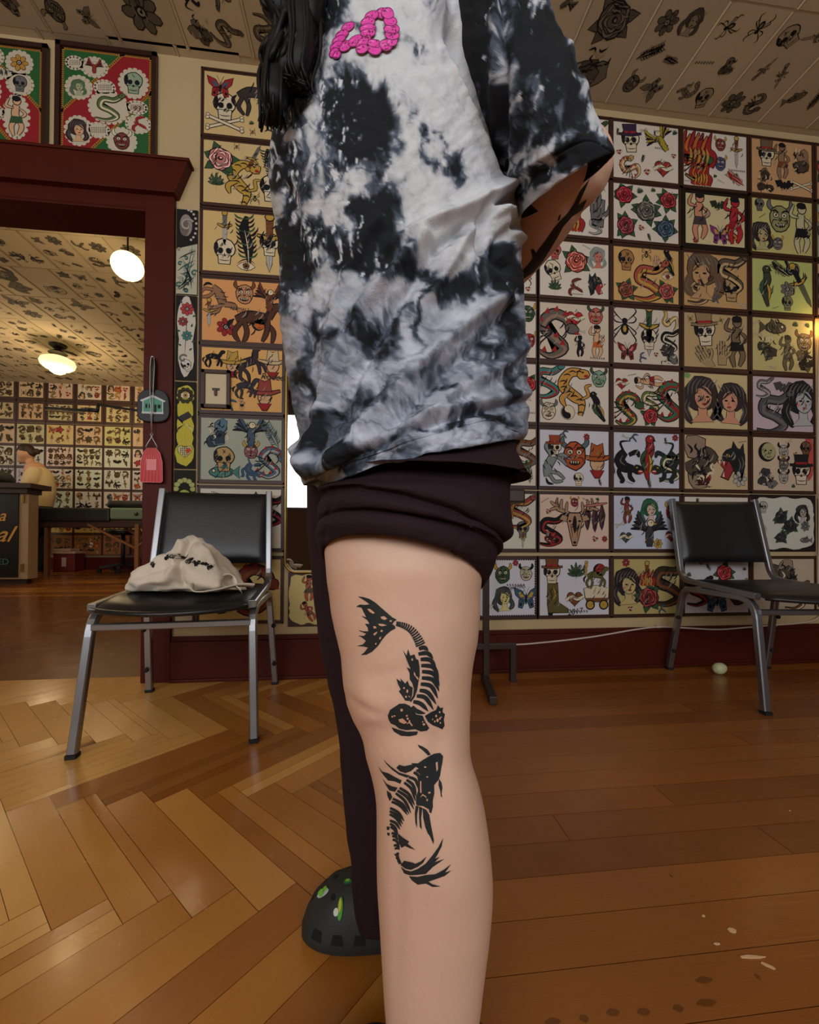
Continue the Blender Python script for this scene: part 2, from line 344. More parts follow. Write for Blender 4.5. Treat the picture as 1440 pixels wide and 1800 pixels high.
def m_boot(A,c=(96,88,44)):
    A.op([(-.4,.9),(.2,.9),(.2,-.1),(.75,-.45),(.8,-.7),(-.35,-.7),(-.4,-.2)],c,.05); A.stroke([(-.1,.7),(.05,.3),(-.1,0)],.06,YEL); A.stroke([(-.3,.6),(-.15,.2),(-.3,-.1)],.05,INK); A.op([(-.38,-.7),(-.1,-.7),(-.12,-.88),(-.36,-.88)],INK,.01)
def m_wagon(A,c=CRM):
    A.op([(-.7,0),(.7,0),(.8,.55),(.3,.72),(-.3,.72),(-.8,.55)],c,.05)
    for x in(-.4,-.1,.2,.5): A.stroke([(x,.02),(x+.04,.68)],.035,GRY)
    A.op([(-.7,0),(.7,0),(.6,-.25),(-.6,-.25)],BRN,.04)
    for x in(-.42,.42):
        A.blob(x,-.4,.3,.3,INK,14); A.blob(x,-.4,.22,.22,YEL,14)
        for k in range(3): a=PI*k/3; A.stroke([(x-.2*math.cos(a),-.4-.2*math.sin(a)),(x+.2*math.cos(a),-.4+.2*math.sin(a))],.05,INK)
def m_leafplant(A,c=GRN):
    for k in range(7):
        a=PI/2+(k-3)*.42; l=.95-.1*abs(k-3); A.stroke([(0,-.3),(.5*l*math.cos(a),-.3+.5*l*math.sin(a)),(l*math.cos(a),-.3+l*math.sin(a))],.17,c,.025,4,.1,.05)
    A.stroke([(0,-.3),(0,-.8)],.07,c)
def m_yin(A):
    A.blob(0,0,.75,.75,INK,20); A.blob(0,0,.7,.7,CRM,20)
    P=[(.66*math.cos(t),.66*math.sin(t)) for t in np.linspace(PI/2,3*PI/2,12)]+[(.33*math.cos(t),-.33+.33*math.sin(t)) for t in np.linspace(-PI/2,PI/2,8)][::1]+[(-.33*math.cos(t),.33+.33*math.sin(t)) for t in np.linspace(-PI/2,PI/2,8)][::1]
    A.poly(P,INK); A.blob(0,.33,.09,.09,CRM); A.blob(0,-.33,.09,.09,INK)
def m_beast(A,c=GRY):      # shaggy shaded creature / pile of scribbled shading
    for k in range(5): A.blob((RNG.random()-.5)*.8,(RNG.random()-.5)*1.1,.28+.2*RNG.random(),.26+.2*RNG.random(),c if k%2 else tuple(v*.55 for v in c),9,.25,o=.035)
    for k in range(14):
        a=RNG.random()*6.28; x=(RNG.random()-.5)*1.1;y=(RNG.random()-.5)*1.4; A.stroke([(x,y),(x+.15*math.cos(a),y+.15*math.sin(a)),(x+.32*math.cos(a+.8),y+.32*math.sin(a+.8))],.08,INK if k%4 else CRM)
def m_scrib(A,c=INK):      # a small word-like row of pen marks
    for k in range(7): x=-.9+k*.28; A.stroke([(x,-.12),(x+.08,.15),(x+.14,-.1),(x+.2,.12)],.05,c)
def m_figure(A,c=SKIN,d=RED):
    A.stroke([(0,.55),(-.05,.1),(.08,-.15)],.3,c,.04,4,.8,.8); A.blob(.02,.75,.17,.19,c,9,o=.04); A.blob(0,.86,.22,.14,INK,8,.1)
    A.stroke([(-.1,.4),(-.45,.5),(-.3,.9)],.11,c,.03); A.stroke([(.12,.4),(.4,.15),(.2,-.05)],.11,c,.03)
    A.stroke([(-.02,-.15),(-.2,-.5),(-.1,-.95)],.19,c,.03,4,1,.4); A.stroke([(.1,-.15),(.25,-.5),(.1,-.9)],.19,c,.03,4,1,.4); A.poly([(-.22,.0),(.25,.0),(.32,-.32),(-.3,-.35)],d); A.stroke([(-.28,-.3),(.3,-.3)],.05,INK)
def m_bird(A,c=RED):
    A.stroke([(.1,.9),(.15,.4),(-.05,-.1),(.05,-.9)],.36,c,.04,5,.6,.2); A.stroke([(.0,.4),(-.2,0),(-.05,-.5)],.18,GRN,.03); A.stroke([(.1,.2),(.2,-.2),(.12,-.6)],.12,YEL,.03); A.blob(.15,.85,.19,.16,c,9,o=.04); A.poly([(.3,.9),(.44,.76),(.26,.78)],INK); A.blob(.18,.9,.03,.03,CRM)
def m_dragon(A,c=GRN,b=YEL):
    P=[(-.7,-.7),(-.2,-.9),(.3,-.6),(-.1,-.2),(-.5,.2),(-.1,.6),(.4,.45),(.55,.1)]
    A.stroke(P,.34,c,.05,5,.1,.8); A.stroke([(p[0]+.05,p[1]-.05) for p in P],.12,b)
    for p in smooth_path(P,3)[::2]: A.poly([(p[0]-.18,p[1]+.12),(p[0]-.02,p[1]+.32),(p[0]+.05,p[1]+.1)],RED)
    A.blob(.6,.1,.24,.18,c,9,.15,o=.04); A.stroke([(.5,.2),(.4,.5)],.08,YEL,.02); A.poly([(.7,.02),(.95,-.08),(.72,-.1)],RED)
    for k in range(4): A.stroke([(-.1,0),(-.7,.2-.25*k),(-.9,.3-.3*k)],.06,INK)
def m_deer(A,c=(176,140,108)):
    for f in(1,-1):
        A.stroke([(f*.12,.3),(f*.4,.45),(f*.75,.6),(f*.7,1)],.12,c,.03,5,1,.1)
        for a,b in(((.35,.42),(.3,.85)),((.55,.52),(.52,.95)),((.7,.65),(1,.85)),((.72,.6),(1.02,.5))): A.stroke([(f*a[0],a[1]),(f*(a[0]+b[0])/2*1.04,(a[1]+b[1])/2),(f*b[0],b[1])],.09,c,.025,4,1,.1)
        A.op([(f*.18,.2),(f*.5,.32),(f*.62,.15),(f*.3,.05)],c,.04)
    A.op([(-.22,.38),(.22,.38),(.3,.1),(.16,-.55),(.08,-.85),(-.08,-.85),(-.16,-.55),(-.3,.1)],c,.05)
    A.stroke([(0,.3),(0,0),(0,-.4)],.16,INK)
    for f in(1,-1): A.blob(f*.2,.08,.06,.04,INK); A.stroke([(f*.2,0),(f*.12,-.3),(f*.1,-.6)],.04,BRN)
    A.blob(0,-.76,.07,.05,INK)
def m_hangbats(A,c=(60,44,50)):
    for x,y in((-.45,.1),(0,0),(.42,.12)):
        A.op([(x-.05,y+.7),(x+.05,y+.7),(x+.2,y+.1),(x+.1,y-.5),(x,y-.75),(x-.12,y-.5),(x-.2,y+.1)],c,.03)
        A.stroke([(x-.02,y+.6),(x-.08,y),(x-.02,y-.55)],.04,(130,70,80)); A.stroke([(x+.05,y+.5),(x+.1,y),(x+.04,y-.5)],.035,INK)
    A.stroke([(-.7,.75),(0,.82),(.75,.95)],.12,(190,120,100),.03)
def m_panhead(A,c=(34,36,38)):
    A.blob(.1,.15,.6,.55,c,14,.08); A.poly([(.0,.6),(.1,.98),(.35,.6)],c); A.poly([(.35,.5),(.6,.9),(.65,.4)],c); A.poly([(.1,-.1),(.7,-.1),(.5,-.9),(.2,-.7)],c)
    A.op([(-.75,.1),(-.1,.05),(.1,-.3),(-.15,-.75),(-.5,-.6),(-.3,-.3)],(150,50,52),.05); A.poly([(-.62,.1),(-.5,.1),(-.55,-.2)],CRM); A.poly([(-.4,.06),(-.3,.06),(-.35,-.15)],CRM); A.poly([(-.42,-.62),(-.32,-.64),(-.36,-.38)],CRM)
    A.blob(-.15,.32,.1,.06,YEL,8,rot=-.4); A.blob(-.15,.32,.03,.05,INK)
    for P in([(.1,.5),(.2,.3),(.12,.1)],[(-.5,.25),(-.3,.3),(-.2,.18)],[(.35,.2),(.45,-.1),(.35,-.4)],[(.5,.3),(.6,.0),(.5,-.3)]): A.stroke(P,.05,GRY)
MOT={k[2:]:v for k,v in list(globals().items()) if k.startswith('m_')}
def put(A,name,x_,y_,s_,rot=0,flip=1,**kw):
    A.push(x_,y_,s_,rot,flip); MOT[name](A,**kw)
    if name not in ('scrib','yin','spider','panther','bones') and s_>.02:
        for k in range(9):
            a=RNG.random()*6.28; r=.5*RNG.random()**.5; x,y=r*math.cos(a),r*math.sin(a)+.1; A.stroke([(x-.12,y-.1),(x,y),(x+.06,y+.16)],.05,INK if k%3 else (150,140,126),0,2)
    A.pop()
def auto_layout(A,rng,names,hw,hh,n=None,dense=1.):
    nx,ny=rng.choice([(3,2),(3,2),(4,2),(3,3)]) if n is None else n
    for i in range(nx):
        for j in range(ny):
            nm=rng.choice(names); s=min(hw/nx,hh/ny)*.92*dense
            put(A,nm,-hw+(2*i+1)*hw/nx+rng.uniform(-.1,.1)*hw/nx,-hh+(2*j+1)*hh/ny+rng.uniform(-.1,.1)*hh/ny,s,rng.uniform(-.35,.35),rng.choice((1,-1)))
ART=attr_mat('painted_paper',rough=.72,spec=.25)
GLASSY=attr_mat('glazed_paper',rough=.35,spec=.4)
def art_mesh(name,A,paper,w,h,parent,fn,base=.0006,step=.00006,extra=None,m=None,tint=None,rim=None):
    """paper rectangle + drawing as one mesh. fn(u,v,n)->xyz"""
    V=[];F=[];C=[]
    def add(pts,z,c):
        n=len(V)
        for u,v in pts: V.append(fn(u,v,z))
        F.append(tuple(range(n,n+len(pts)))); C.append((*lin(c),1))
    t=.0005
    add([(-w/2,-h/2),(w/2,-h/2),(w/2,h/2),(-w/2,h/2)],t,paper)
    for i,(a,b) in enumerate((((-w/2,-h/2),(w/2,-h/2)),((w/2,-h/2),(w/2,h/2)),((w/2,h/2),(-w/2,h/2)),((-w/2,h/2),(-w/2,-h/2)))):
        n=len(V); V.extend([fn(a[0],a[1],0),fn(b[0],b[1],0),fn(b[0],b[1],t),fn(a[0],a[1],t)]); F.append((n,n+1,n+2,n+3)); C.append((*lin(paper),1))
    for p,c,z in zip(A.P,A.C,A.Z):
        q=[(max(-w/2,min(w/2,u)),max(-h/2,min(h/2,v))) for u,v in p]
        add(q,t+base+step*min(z,45),c)
    return mesh_obj(name,V,F,m or ART,parent,False,C)
# ------------------------------------------------------------------ the room
W=1.95; CEIL=2.84; DX=-.98      # main wall plane, ceiling, right jamb of the doorway
FARY=6.3
def rampz(y): return 0 if y<2.15 else min(.2,.2*(y-2.15)/4.1)
def clip(poly,ax,lim,keep_lt):
    out=[]
    for i in range(len(poly)):
        a=poly[i];b=poly[(i+1)%len(poly)]
        ia=(a[ax]<=lim) if keep_lt else (a[ax]>=lim); ib=(b[ax]<=lim) if keep_lt else (b[ax]>=lim)
        if ia: out.append(a)
        if ia!=ib:
            t=(lim-a[ax])/(b[ax]-a[ax]); out.append(tuple(p+(q-p)*t for p,q in zip(a,b)))
    return out
FV=[];FF=[];FUV=[];FC=[]
rf=random.Random(11)
def plank(corner,du,dv,L_,W_,lims,tone,seed,grain):
    """corner xy, unit du,dv"""
    P=[(corner[0]+du[0]*a*L_+dv[0]*b*W_,corner[1]+du[1]*a*L_+dv[1]*b*W_,a*L_,b*W_) for a,b in((.0007/L_,.0005/W_),(1-.0007/L_,.0005/W_),(1-.0007/L_,1-.0005/W_),(.0007/L_,1-.0005/W_))]
    for ax,l,k in lims:
        P=clip(P,ax,l,k)
        if len(P)<3: return
    ar=sum(P[i][0]*P[(i+1)%len(P)][1]-P[(i+1)%len(P)][0]*P[i][1] for i in range(len(P)))
    if abs(ar)<1e-6: return
    if ar<0: P=P[::-1]
    n=len(FV); FV.extend([(p[0],p[1],rampz(p[1])) for p in P]); FF.append(tuple(range(n,n+len(P)))); FUV.append([(p[2]+seed*3,p[3]) for p in P]); FC.append((tone,seed,grain,1))
s2=math.sqrt(.5); LP,WP=.46,.46/6; ox,oy=-.610,1.055
HL=[(0,.09,True),(0,-4.2,False),(1,2.03,True),(1,-2.3,False)]
def tone_l(): return rf.choice((.44,.52,.58,.64,.7,.82))+rf.uniform(-.05,.05)
def split_plank(c,du,dv,L_,W_,lims,gr=None):
    seed=rf.random()*20; t=tone_l(); g=rf.choice((.15,.25,.4,.6,.95)) if gr is None else gr
    if rf.random()<.4:
        k=rf.uniform(.3,.7)*W_
        plank(c,du,dv,L_,k,lims,t,seed,g); plank((c[0]+dv[0]*k,c[1]+dv[1]*k),du,dv,L_,W_-k,lims,t+rf.choice((-.2,.2)),seed+1,g*.6)
    else: plank(c,du,dv,L_,W_,lims,t,seed,g)
for k in range(-60,60):
    for m in range(-9,12):
        for kind in(0,1):
            u,v=(k*WP+m*LP,k*WP-m*LP)
            if kind: u,v=u+LP,v+WP-LP
            x=ox+(u+v)*s2; y=oy+(v-u)*s2
            if not(-5<x<1 and -3.2<y<3): continue
            if kind==0: split_plank((x,y),(s2,-s2),(s2,s2),LP,WP,HL)
            else: split_plank((x,y),(s2,s2),(s2,-s2),LP,WP,HL)
def straight(x0,x1,y0,y1,off,tlo,thi,gl=(.15,.3,.5)):
    y=off
    while y>y0: y-=.0825
    while y<y1:
        x=x0-rf.random()*1.6
        while x<x1:
            l=rf.uniform(1.2,2.8); plank((x,y),(1,0),(0,1),l,.0825,[(0,x1,True),(0,x0,False),(1,y1,True),(1,y0,False)],rf.uniform(tlo,thi),rf.random()*20,rf.choice(gl)); x+=l
        y+=.0825
straight(.09,4.6,-2.3,2.03,.585,.18,.42)
straight(-7,4.6,2.03,FARY+.05,2.03,.1,.6)
for a_,b_,c_,d_ in((-5,-2.3,4.6,2.15),(-7,2.0,4.6,FARY+.05)):
    n_=len(FV); FV.extend([(a_,b_,rampz(b_)-.0012),(c_,b_,rampz(b_)-.0012),(c_,d_,rampz(d_)-.0012),(a_,d_,rampz(d_)-.0012)]); FF.append((n_,n_+1,n_+2,n_+3)); FUV.append([(0,0)]*4); FC.append((-.7,0,0,1))
me=bpy.data.meshes.new('floor'); me.from_pydata(FV,[],FF)
uv=me.uv_layers.new(name='UVMap'); ca=me.color_attributes.new('Pk','FLOAT_COLOR','CORNER')
li=0
for p in me.polygons:
    for j in range(p.loop_total): uv.data[li].uv=FUV[p.index][j]; ca.data[li].color=FC[p.index]; li+=1
floor=bpy.data.objects.new('floor',me); COL.objects.link(floor); tag(floor,kind='structure')
def wood_floor():
    m=bpy.data.materials.new('varnished_fir'); m.use_nodes=True; nt=m.node_tree; N=nt.nodes.new; K=nt.links.new; b=nt.nodes['Principled BSDF']
    at_=N('ShaderNodeAttribute'); at_.attribute_name='Pk'; sep=N('ShaderNodeSeparateColor'); K(at_.outputs['Color'],sep.inputs[0])
    u=N('ShaderNodeUVMap'); su=N('ShaderNodeSeparateXYZ'); K(u.outputs[0],su.inputs[0])
    def mth(op,a,b_=None,c=None):
        n=N('ShaderNodeMath'); n.operation=op
        for i,v in enumerate((a,b_,c)):
            if v is None: continue
            if isinstance(v,(int,float)): n.inputs[i].default_value=v
            else: K(v,n.inputs[i])
        return n.outputs[0]
    cb=N('ShaderNodeCombineXYZ'); K(mth('MULTIPLY',su.outputs[0],1.6),cb.inputs[0]); K(mth('MULTIPLY',su.outputs[1],7),cb.inputs[1]); K(sep.outputs[1],cb.inputs[2])
    n0=N('ShaderNodeTexNoise'); n0.inputs['Scale'].default_value=1.3; n0.inputs['Detail'].default_value=2; K(cb.outputs[0],n0.inputs['Vector'])
    ph=mth('ADD',mth('MULTIPLY',su.outputs[1],950.),mth('MULTIPLY',n0.outputs['Fac'],55.))
    wv=mth('MULTIPLY_ADD',mth('SINE',ph),.5,.5)
    cb2=N('ShaderNodeCombineXYZ'); K(mth('MULTIPLY',su.outputs[0],6),cb2.inputs[0]); K(mth('MULTIPLY',su.outputs[1],260),cb2.inputs[1]); K(sep.outputs[1],cb2.inputs[2])
    n1=N('ShaderNodeTexNoise'); n1.inputs['Scale'].default_value=1; n1.inputs['Detail'].default_value=3; K(cb2.outputs[0],n1.inputs['Vector'])
    gr=mth('MULTIPLY',mth('MULTIPLY',wv,sep.outputs[2]),.42)
    fine=mth('MULTIPLY',mth('SUBTRACT',n1.outputs['Fac'],.5),.35)
    tone=mth('ADD',mth('SUBTRACT',sep.outputs[0],gr),fine)
    rp=N('ShaderNodeValToRGB'); K(tone,rp.inputs[0]); e=rp.color_ramp.elements
    e[0].position=0; e[0].color=L4((116,66,22)); e[1].position=1; e[1].color=L4((224,166,86))
    for p,c in((.3,(156,92,34)),(.62,(196,130,54))): q=e.new(p); q.color=L4(c)
    tc=N('ShaderNodeTexCoord'); n2=N('ShaderNodeTexNoise'); n2.inputs['Scale'].default_value=2.2; n2.inputs['Detail'].default_value=5; K(tc.outputs['Object'],n2.inputs['Vector'])
    mx=N('ShaderNodeMix'); mx.data_type='RGBA'; mx.blend_type='MULTIPLY'; mx.inputs['Factor'].default_value=1
    r2=N('ShaderNodeValToRGB'); K(n2.outputs['Fac'],r2.inputs[0]); r2.color_ramp.elements[0].position=.3; r2.color_ramp.elements[0].color=(.78,.74,.7,1); r2.color_ramp.elements[1].position=.6; r2.color_ramp.elements[1].color=(1,1,1,1)
    K(rp.outputs[0],mx.inputs['A']); K(r2.outputs[0],mx.inputs['B']); K(mx.outputs['Result'],b.inputs['Base Color'])
    n3=N('ShaderNodeTexNoise'); n3.inputs['Scale'].default_value=9; n3.inputs['Detail'].default_value=6; K(tc.outputs['Object'],n3.inputs['Vector'])
    K(mth('MULTIPLY_ADD',n3.outputs['Fac'],.22,.14),b.inputs['Roughness'])
    b.inputs['Coat Weight'].default_value=.25; b.inputs['Coat Roughness'].default_value=.12; b.inputs['Specular IOR Level'].default_value=.5
    bp=N('ShaderNodeBump'); bp.inputs['Strength'].default_value=.12; bp.inputs['Distance'].default_value=.003; K(mth('ADD',mth('MULTIPLY',n3.outputs['Fac'],1.),mth('MULTIPLY',wv,.15)),bp.inputs['Height']); K(bp.outputs[0],b.inputs['Normal']); K(bp.outputs[0],b.inputs['Coat Normal'])
    return m
me.materials.append(wood_floor())
PLASTER=mat('cream_plaster',(196,172,128),.85,var=.08,vscale=3,bump=.25,bscale=90)
OXB=mat('oxblood_paint',(76,24,12),.5,spec=.2,var=.14,vscale=8,bump=.08,bscale=30)
DKWOOD=mat('dark_brown_wood',(60,36,26),.5,var=.2,vscale=10)
def struct(name,mb,m,**k): return tag(mb.build(name,m,**k),kind='structure')
w=MB(); w.bb((DX+.02,W,0),(4.6,W+.14,CEIL)); w.bb((-3.1,W,2.11),(DX+.02,W+.14,CEIL)); w.bb((-7.0,W,0),(-3.1,W+.14,CEIL)); struct('wall_main',w,PLASTER)
struct('wall_far',MB().bb((-7.1,FARY,0),(4.6,FARY+.1,CEIL+.06)),PLASTER)
struct('wall_left',MB().bb((-7.1,-2.4,0),(-7.0,FARY,CEIL)),PLASTER)
struct('wall_right',MB().bb((4.6,-2.4,0),(4.7,FARY+.1,CEIL)),PLASTER)
# street wall behind the camera: dark wood with a band of tall panes
WZ0,WZ1=1.35,2.4
PANEL=mat('dark_panelling',(58,36,30),.5,var=.2,vscale=5)
w=MB(); w.bb((-7,-2.4,0),(4.6,-2.3,WZ0)); w.bb((-7,-2.4,WZ1),(4.6,-2.3,CEIL))
xs=[(-3.6,-2.4),(-2.2,-1.0),(-.8,.4),(.6,1.8),(2.0,3.2)]
pv=-7
for a,b in xs: w.bb((pv,-2.4,WZ0),(a,-2.3,WZ1)); pv=b
w.bb((pv,-2.4,WZ0),(4.6,-2.3,WZ1)); struct('wall_street',w,PANEL)
PANE=mat('bright_overcast_pane',(240,245,250),.3,emis=(226,236,255),estr=2.2)
for i,(a,b) in enumerate(xs):
    f=MB(); 
    for x in(a,b): f.bb((x-.02,-2.33,WZ0),(x+.02,-2.27,WZ1))
    for z in(WZ0,WZ1,(WZ0+WZ1)/2+.12): f.bb((a,-2.33,z-.02),(b,-2.27,z+.02))
    fo=struct('window_%d'%(i+1),f,DKWOOD)
    MB().bb((a,-2.37,WZ0),(b,-2.36,WZ1)).build('window_pane',PANE,fo)
w=MB(); w.bb((DX-2.12,W+.14,2.11),(DX+.02,W+.145,2.12))
# ceiling: plain board carrying a patchwork of printed sheets
CEILM=attr_mat('printed_ceiling_paper',rough=.8,spec=.2)
cV=[];cF=[];cC=[]
def cquad(pts,c):
    n=len(cV); cV.extend(pts); cF.append(tuple(range(n,n+len(pts)))); cC.append((*lin(c),1))
PAP=(186,170,140)
cquad([(-7.1,-2.4,CEIL),(-7.1,FARY+.1,CEIL),(4.7,FARY+.1,CEIL),(4.7,-2.4,CEIL)],PAP)
rc=random.Random(3)
CM=['skull','snake','dagger','panther','swallow','butter','spider','lady','tiger','mask','flame','feather','flower','bat','fish','eagle','beast','beast','beast','dragon','flower','rose','bones','scrib','spider']
def paper_ceiling(x0,x1,y0,y1,dens):
    global RNG
    y=y1; r=0
    while y>y0:
        x=x0-rc.random()*.1
        while x<x1:
            ca_,sa_=math.cos(rc.uniform(-.01,.01)),math.sin(rc.uniform(-.01,.01)); wv=rc.uniform(.93,1.03)
            col=tuple(v*wv for v in PAP); z=CEIL-.0012-.0008*((r+int(x*7))%2)
            a,b,c,d=x+.003,x+.281,y-.425,y-.004
            cquad([(a,c,z),(a,d,z),(b,d,z),(b,c,z)],col)
            # lapped edge: a thin curled lip along one long side
            cquad([(a,c,z),(a,d,z),(a+.006,d,z-.004),(a+.006,c,z-.004)],tuple(v*1.12 for v in col)); cquad([(a+.006,c,z-.004),(a+.006,d,z-.004),(a+.011,d,z),(a+.011,c,z)],tuple(v*.8 for v in col))
            nx,ny=rc.choice(((2,3),(2,3),(1,2),(2,2)))
            for i in range(nx):
                for j in range(ny):
                    if rc.random()>dens: continue
                    A=Art(); A.mono=tuple(PAP); s=.058 if nx==2 else .1
                    if ny==3: s*=.9
                    cx=x+.02+(i+.5)*.24/nx+rc.uniform(-.012,.012); cy=y-.02-(j+.5)*.39/ny+rc.uniform(-.015,.015)
                    put(A,rc.choice(CM),cx,cy,s*rc.uniform(.7,1.15),rc.uniform(0,6.28),rc.choice((1,-1)))
                    for p,c_,zz in zip(A.P,A.C,A.Z):
                        n=len(cV); cV.extend([(u,v,z-.0005-.00006*min(zz,45)) for u,v in p]); cF.append(tuple(range(n,n+len(p)))); cC.append((*lin(c_),1))
            x+=.284
        y-=.43; r+=1
paper_ceiling(-2.2,3.6,.7,W-.03,1.)
paper_ceiling(-5.9,-.8,2.2,FARY-.1,.8)
tag(mesh_obj('ceiling',cV,cF,CEILM,cols=cC),kind='structure')
# dark oxblood door surround
t=MB()
t.bb((DX,W-.022,0),(-.857,W,2.18)); t.bb((-.985,W-.004,0),(DX+.004,W+.16,2.115)); struct('trim_1',t,OXB,bevel=.003)
t=MB()
t.bb((-3.1,W-.02,2.105),(DX+.03,W,2.2)); t.bb((-3.1,W-.02,2.1),(DX,W+.16,2.115))
t.prism([(-3.1,2.172),(-.845,2.172),(-.79,2.315),(-3.1,2.315)],.05,lambda u,v,n:(u,W-.05+n,v))
t.bb((-3.1,W-.056,2.315),(-.782,W,2.327)); struct('trim_2',t,OXB,bevel=.002)
t=MB(); t.bb((-3.13,W-.02,0),(-3.0,W,2.18)); struct('trim_3',t,OXB)
b=MB(); b.bb((-.857,W-.022,0),(4.6,W,.178)); b.bb((-.857,W-.014,.178),(4.6,W,.2)); b.bb((-.857,W-.034,0),(4.6,W-.02,.014)); struct('baseboard_main',b,OXB,bevel=.003)
b=MB(); b.bb((-7,FARY-.025,0),(4.6,FARY,.375)); struct('baseboard_far',b,OXB)
struct('trim_4',MB().bb((-7,FARY-.03,.375),(4.6,FARY,.405)),mat('pale_grey_trim',(120,100,84),.5))
# ------------------------------------------------------------------ flash sheets
MOUNT=mat('brown_mount',(64,38,24),.5,var=.12,vscale=12)
def flash(x0,z0,x1,z1,paper,spec,label,cat='poster',group=None,y=W,mx=.0145,mz=.0165,m=None,mcol=None,auto=None,seed=0,name='flash_sheet',rim=None,gap=True):
    """mounted flash sheet, paper corners x0..x1,z0..z1 (z0 top)"""
    global RNG; RNG=random.Random(seed*131+7)
    cx,cz=(x0+x1)/2,(z0+z1)/2; w_,h_=abs(x1-x0),abs(z0-z1)
    f=MB(); f.bb((-w_/2-mx,-.009,-h_/2-mz),(w_/2+mx,-.0005,h_/2+mz))
    for s in(-1,1):
        f.bb((s*(w_/2+mx)-.0035*(s+1),-.012,-h_/2-mz),(s*(w_/2+mx)-.0035*(s-1),-.009,h_/2+mz)); f.bb((-w_/2-mx,-.012,s*(h_/2+mz)-.0035*(s+1)),(w_/2+mx,-.009,s*(h_/2+mz)-.0035*(s-1)))
    o=f.build(name,mcol or MOUNT,loc=(cx,y,cz)); tag(o,label,cat,group)
    A=Art(); k=h_/2
    if rim:      # scalloped edge of ink blots
        n1=int(w_/.012); n2=int(h_/.012)
        for i in range(n1+1):
            for s in(-1,1): A.z=0; A.blob(-w_/2+i*w_/n1,s*h_/2,.006,.006,rim,6)
        for i in range(n2+1):
            for s in(-1,1): A.z=0; A.blob(s*w_/2,-h_/2+i*h_/n2,.006,.006,rim,6)
    for it in spec:
        if it[0]=='tint':   # soft coloured wash patches painted on the paper
            _,x,yy,rx,ry,c=it; A.z=0; A.blob(x*k,yy*k,rx*k,ry*k,c,14,.12); continue
        nm,x,yy,s=it[:4]; rot=it[4] if len(it)>4 else 0; fl=it[5] if len(it)>5 else 1; kw=it[6] if len(it)>6 else {}
        put(A,nm,x*k,yy*k,s*k*1.18,rot,fl,**kw)
    cen=[(it[1]*k,it[2]*k,it[3]*k*1.18) for it in spec if it[0]!='tint']
    if len(cen)>2:
        for _ in range(90):
            x_,y_=RNG.uniform(-.9,.9)*w_/2,RNG.uniform(-.88,.88)*h_/2; r_=RNG.uniform(.13,.22)*k
            if all(math.hypot(x_-a,y_-b)>c*.8+r_ for a,b,c in cen):
                put(A,RNG.choice(['swallow','flower','scrib','spider','leafplant','heart','bones','scrib','feather']),x_,y_,r_,RNG.uniform(-.6,.6)); cen.append((x_,y_,r_*1.2))
    if auto: 
        if auto.get('mono'): A.mono=auto['mono']
        auto_layout(A,RNG,auto['n'],w_/2*.93,h_/2*.93,auto.get('g'),auto.get('d',1.))
    art_mesh('paper',A,paper,w_,h_,o,lambda u,v,n:(u,-.0095-n,v),m=m)
    return o
CX={'Z':(.478,.838),'A':(.860,1.221),'B':(1.250,1.606),'C':(1.638,1.997),'D':(2.030,2.386),'E':(2.42,2.776),'L':(-.738,-.384)}
RZ=[(2.776,2.490),(2.459,2.174),(2.135,1.860),(1.822,1.542),(1.509,1.224),(1.187,.908),(.866,.597),(.545,.268)]
WHT=(222,212,196); BLW=(214,214,222); TAN=(202,172,122); KR=(208,184,140); MK=(150,140,100)
k_=dict
def K3(nm,*a,**kw): return (nm,)+a
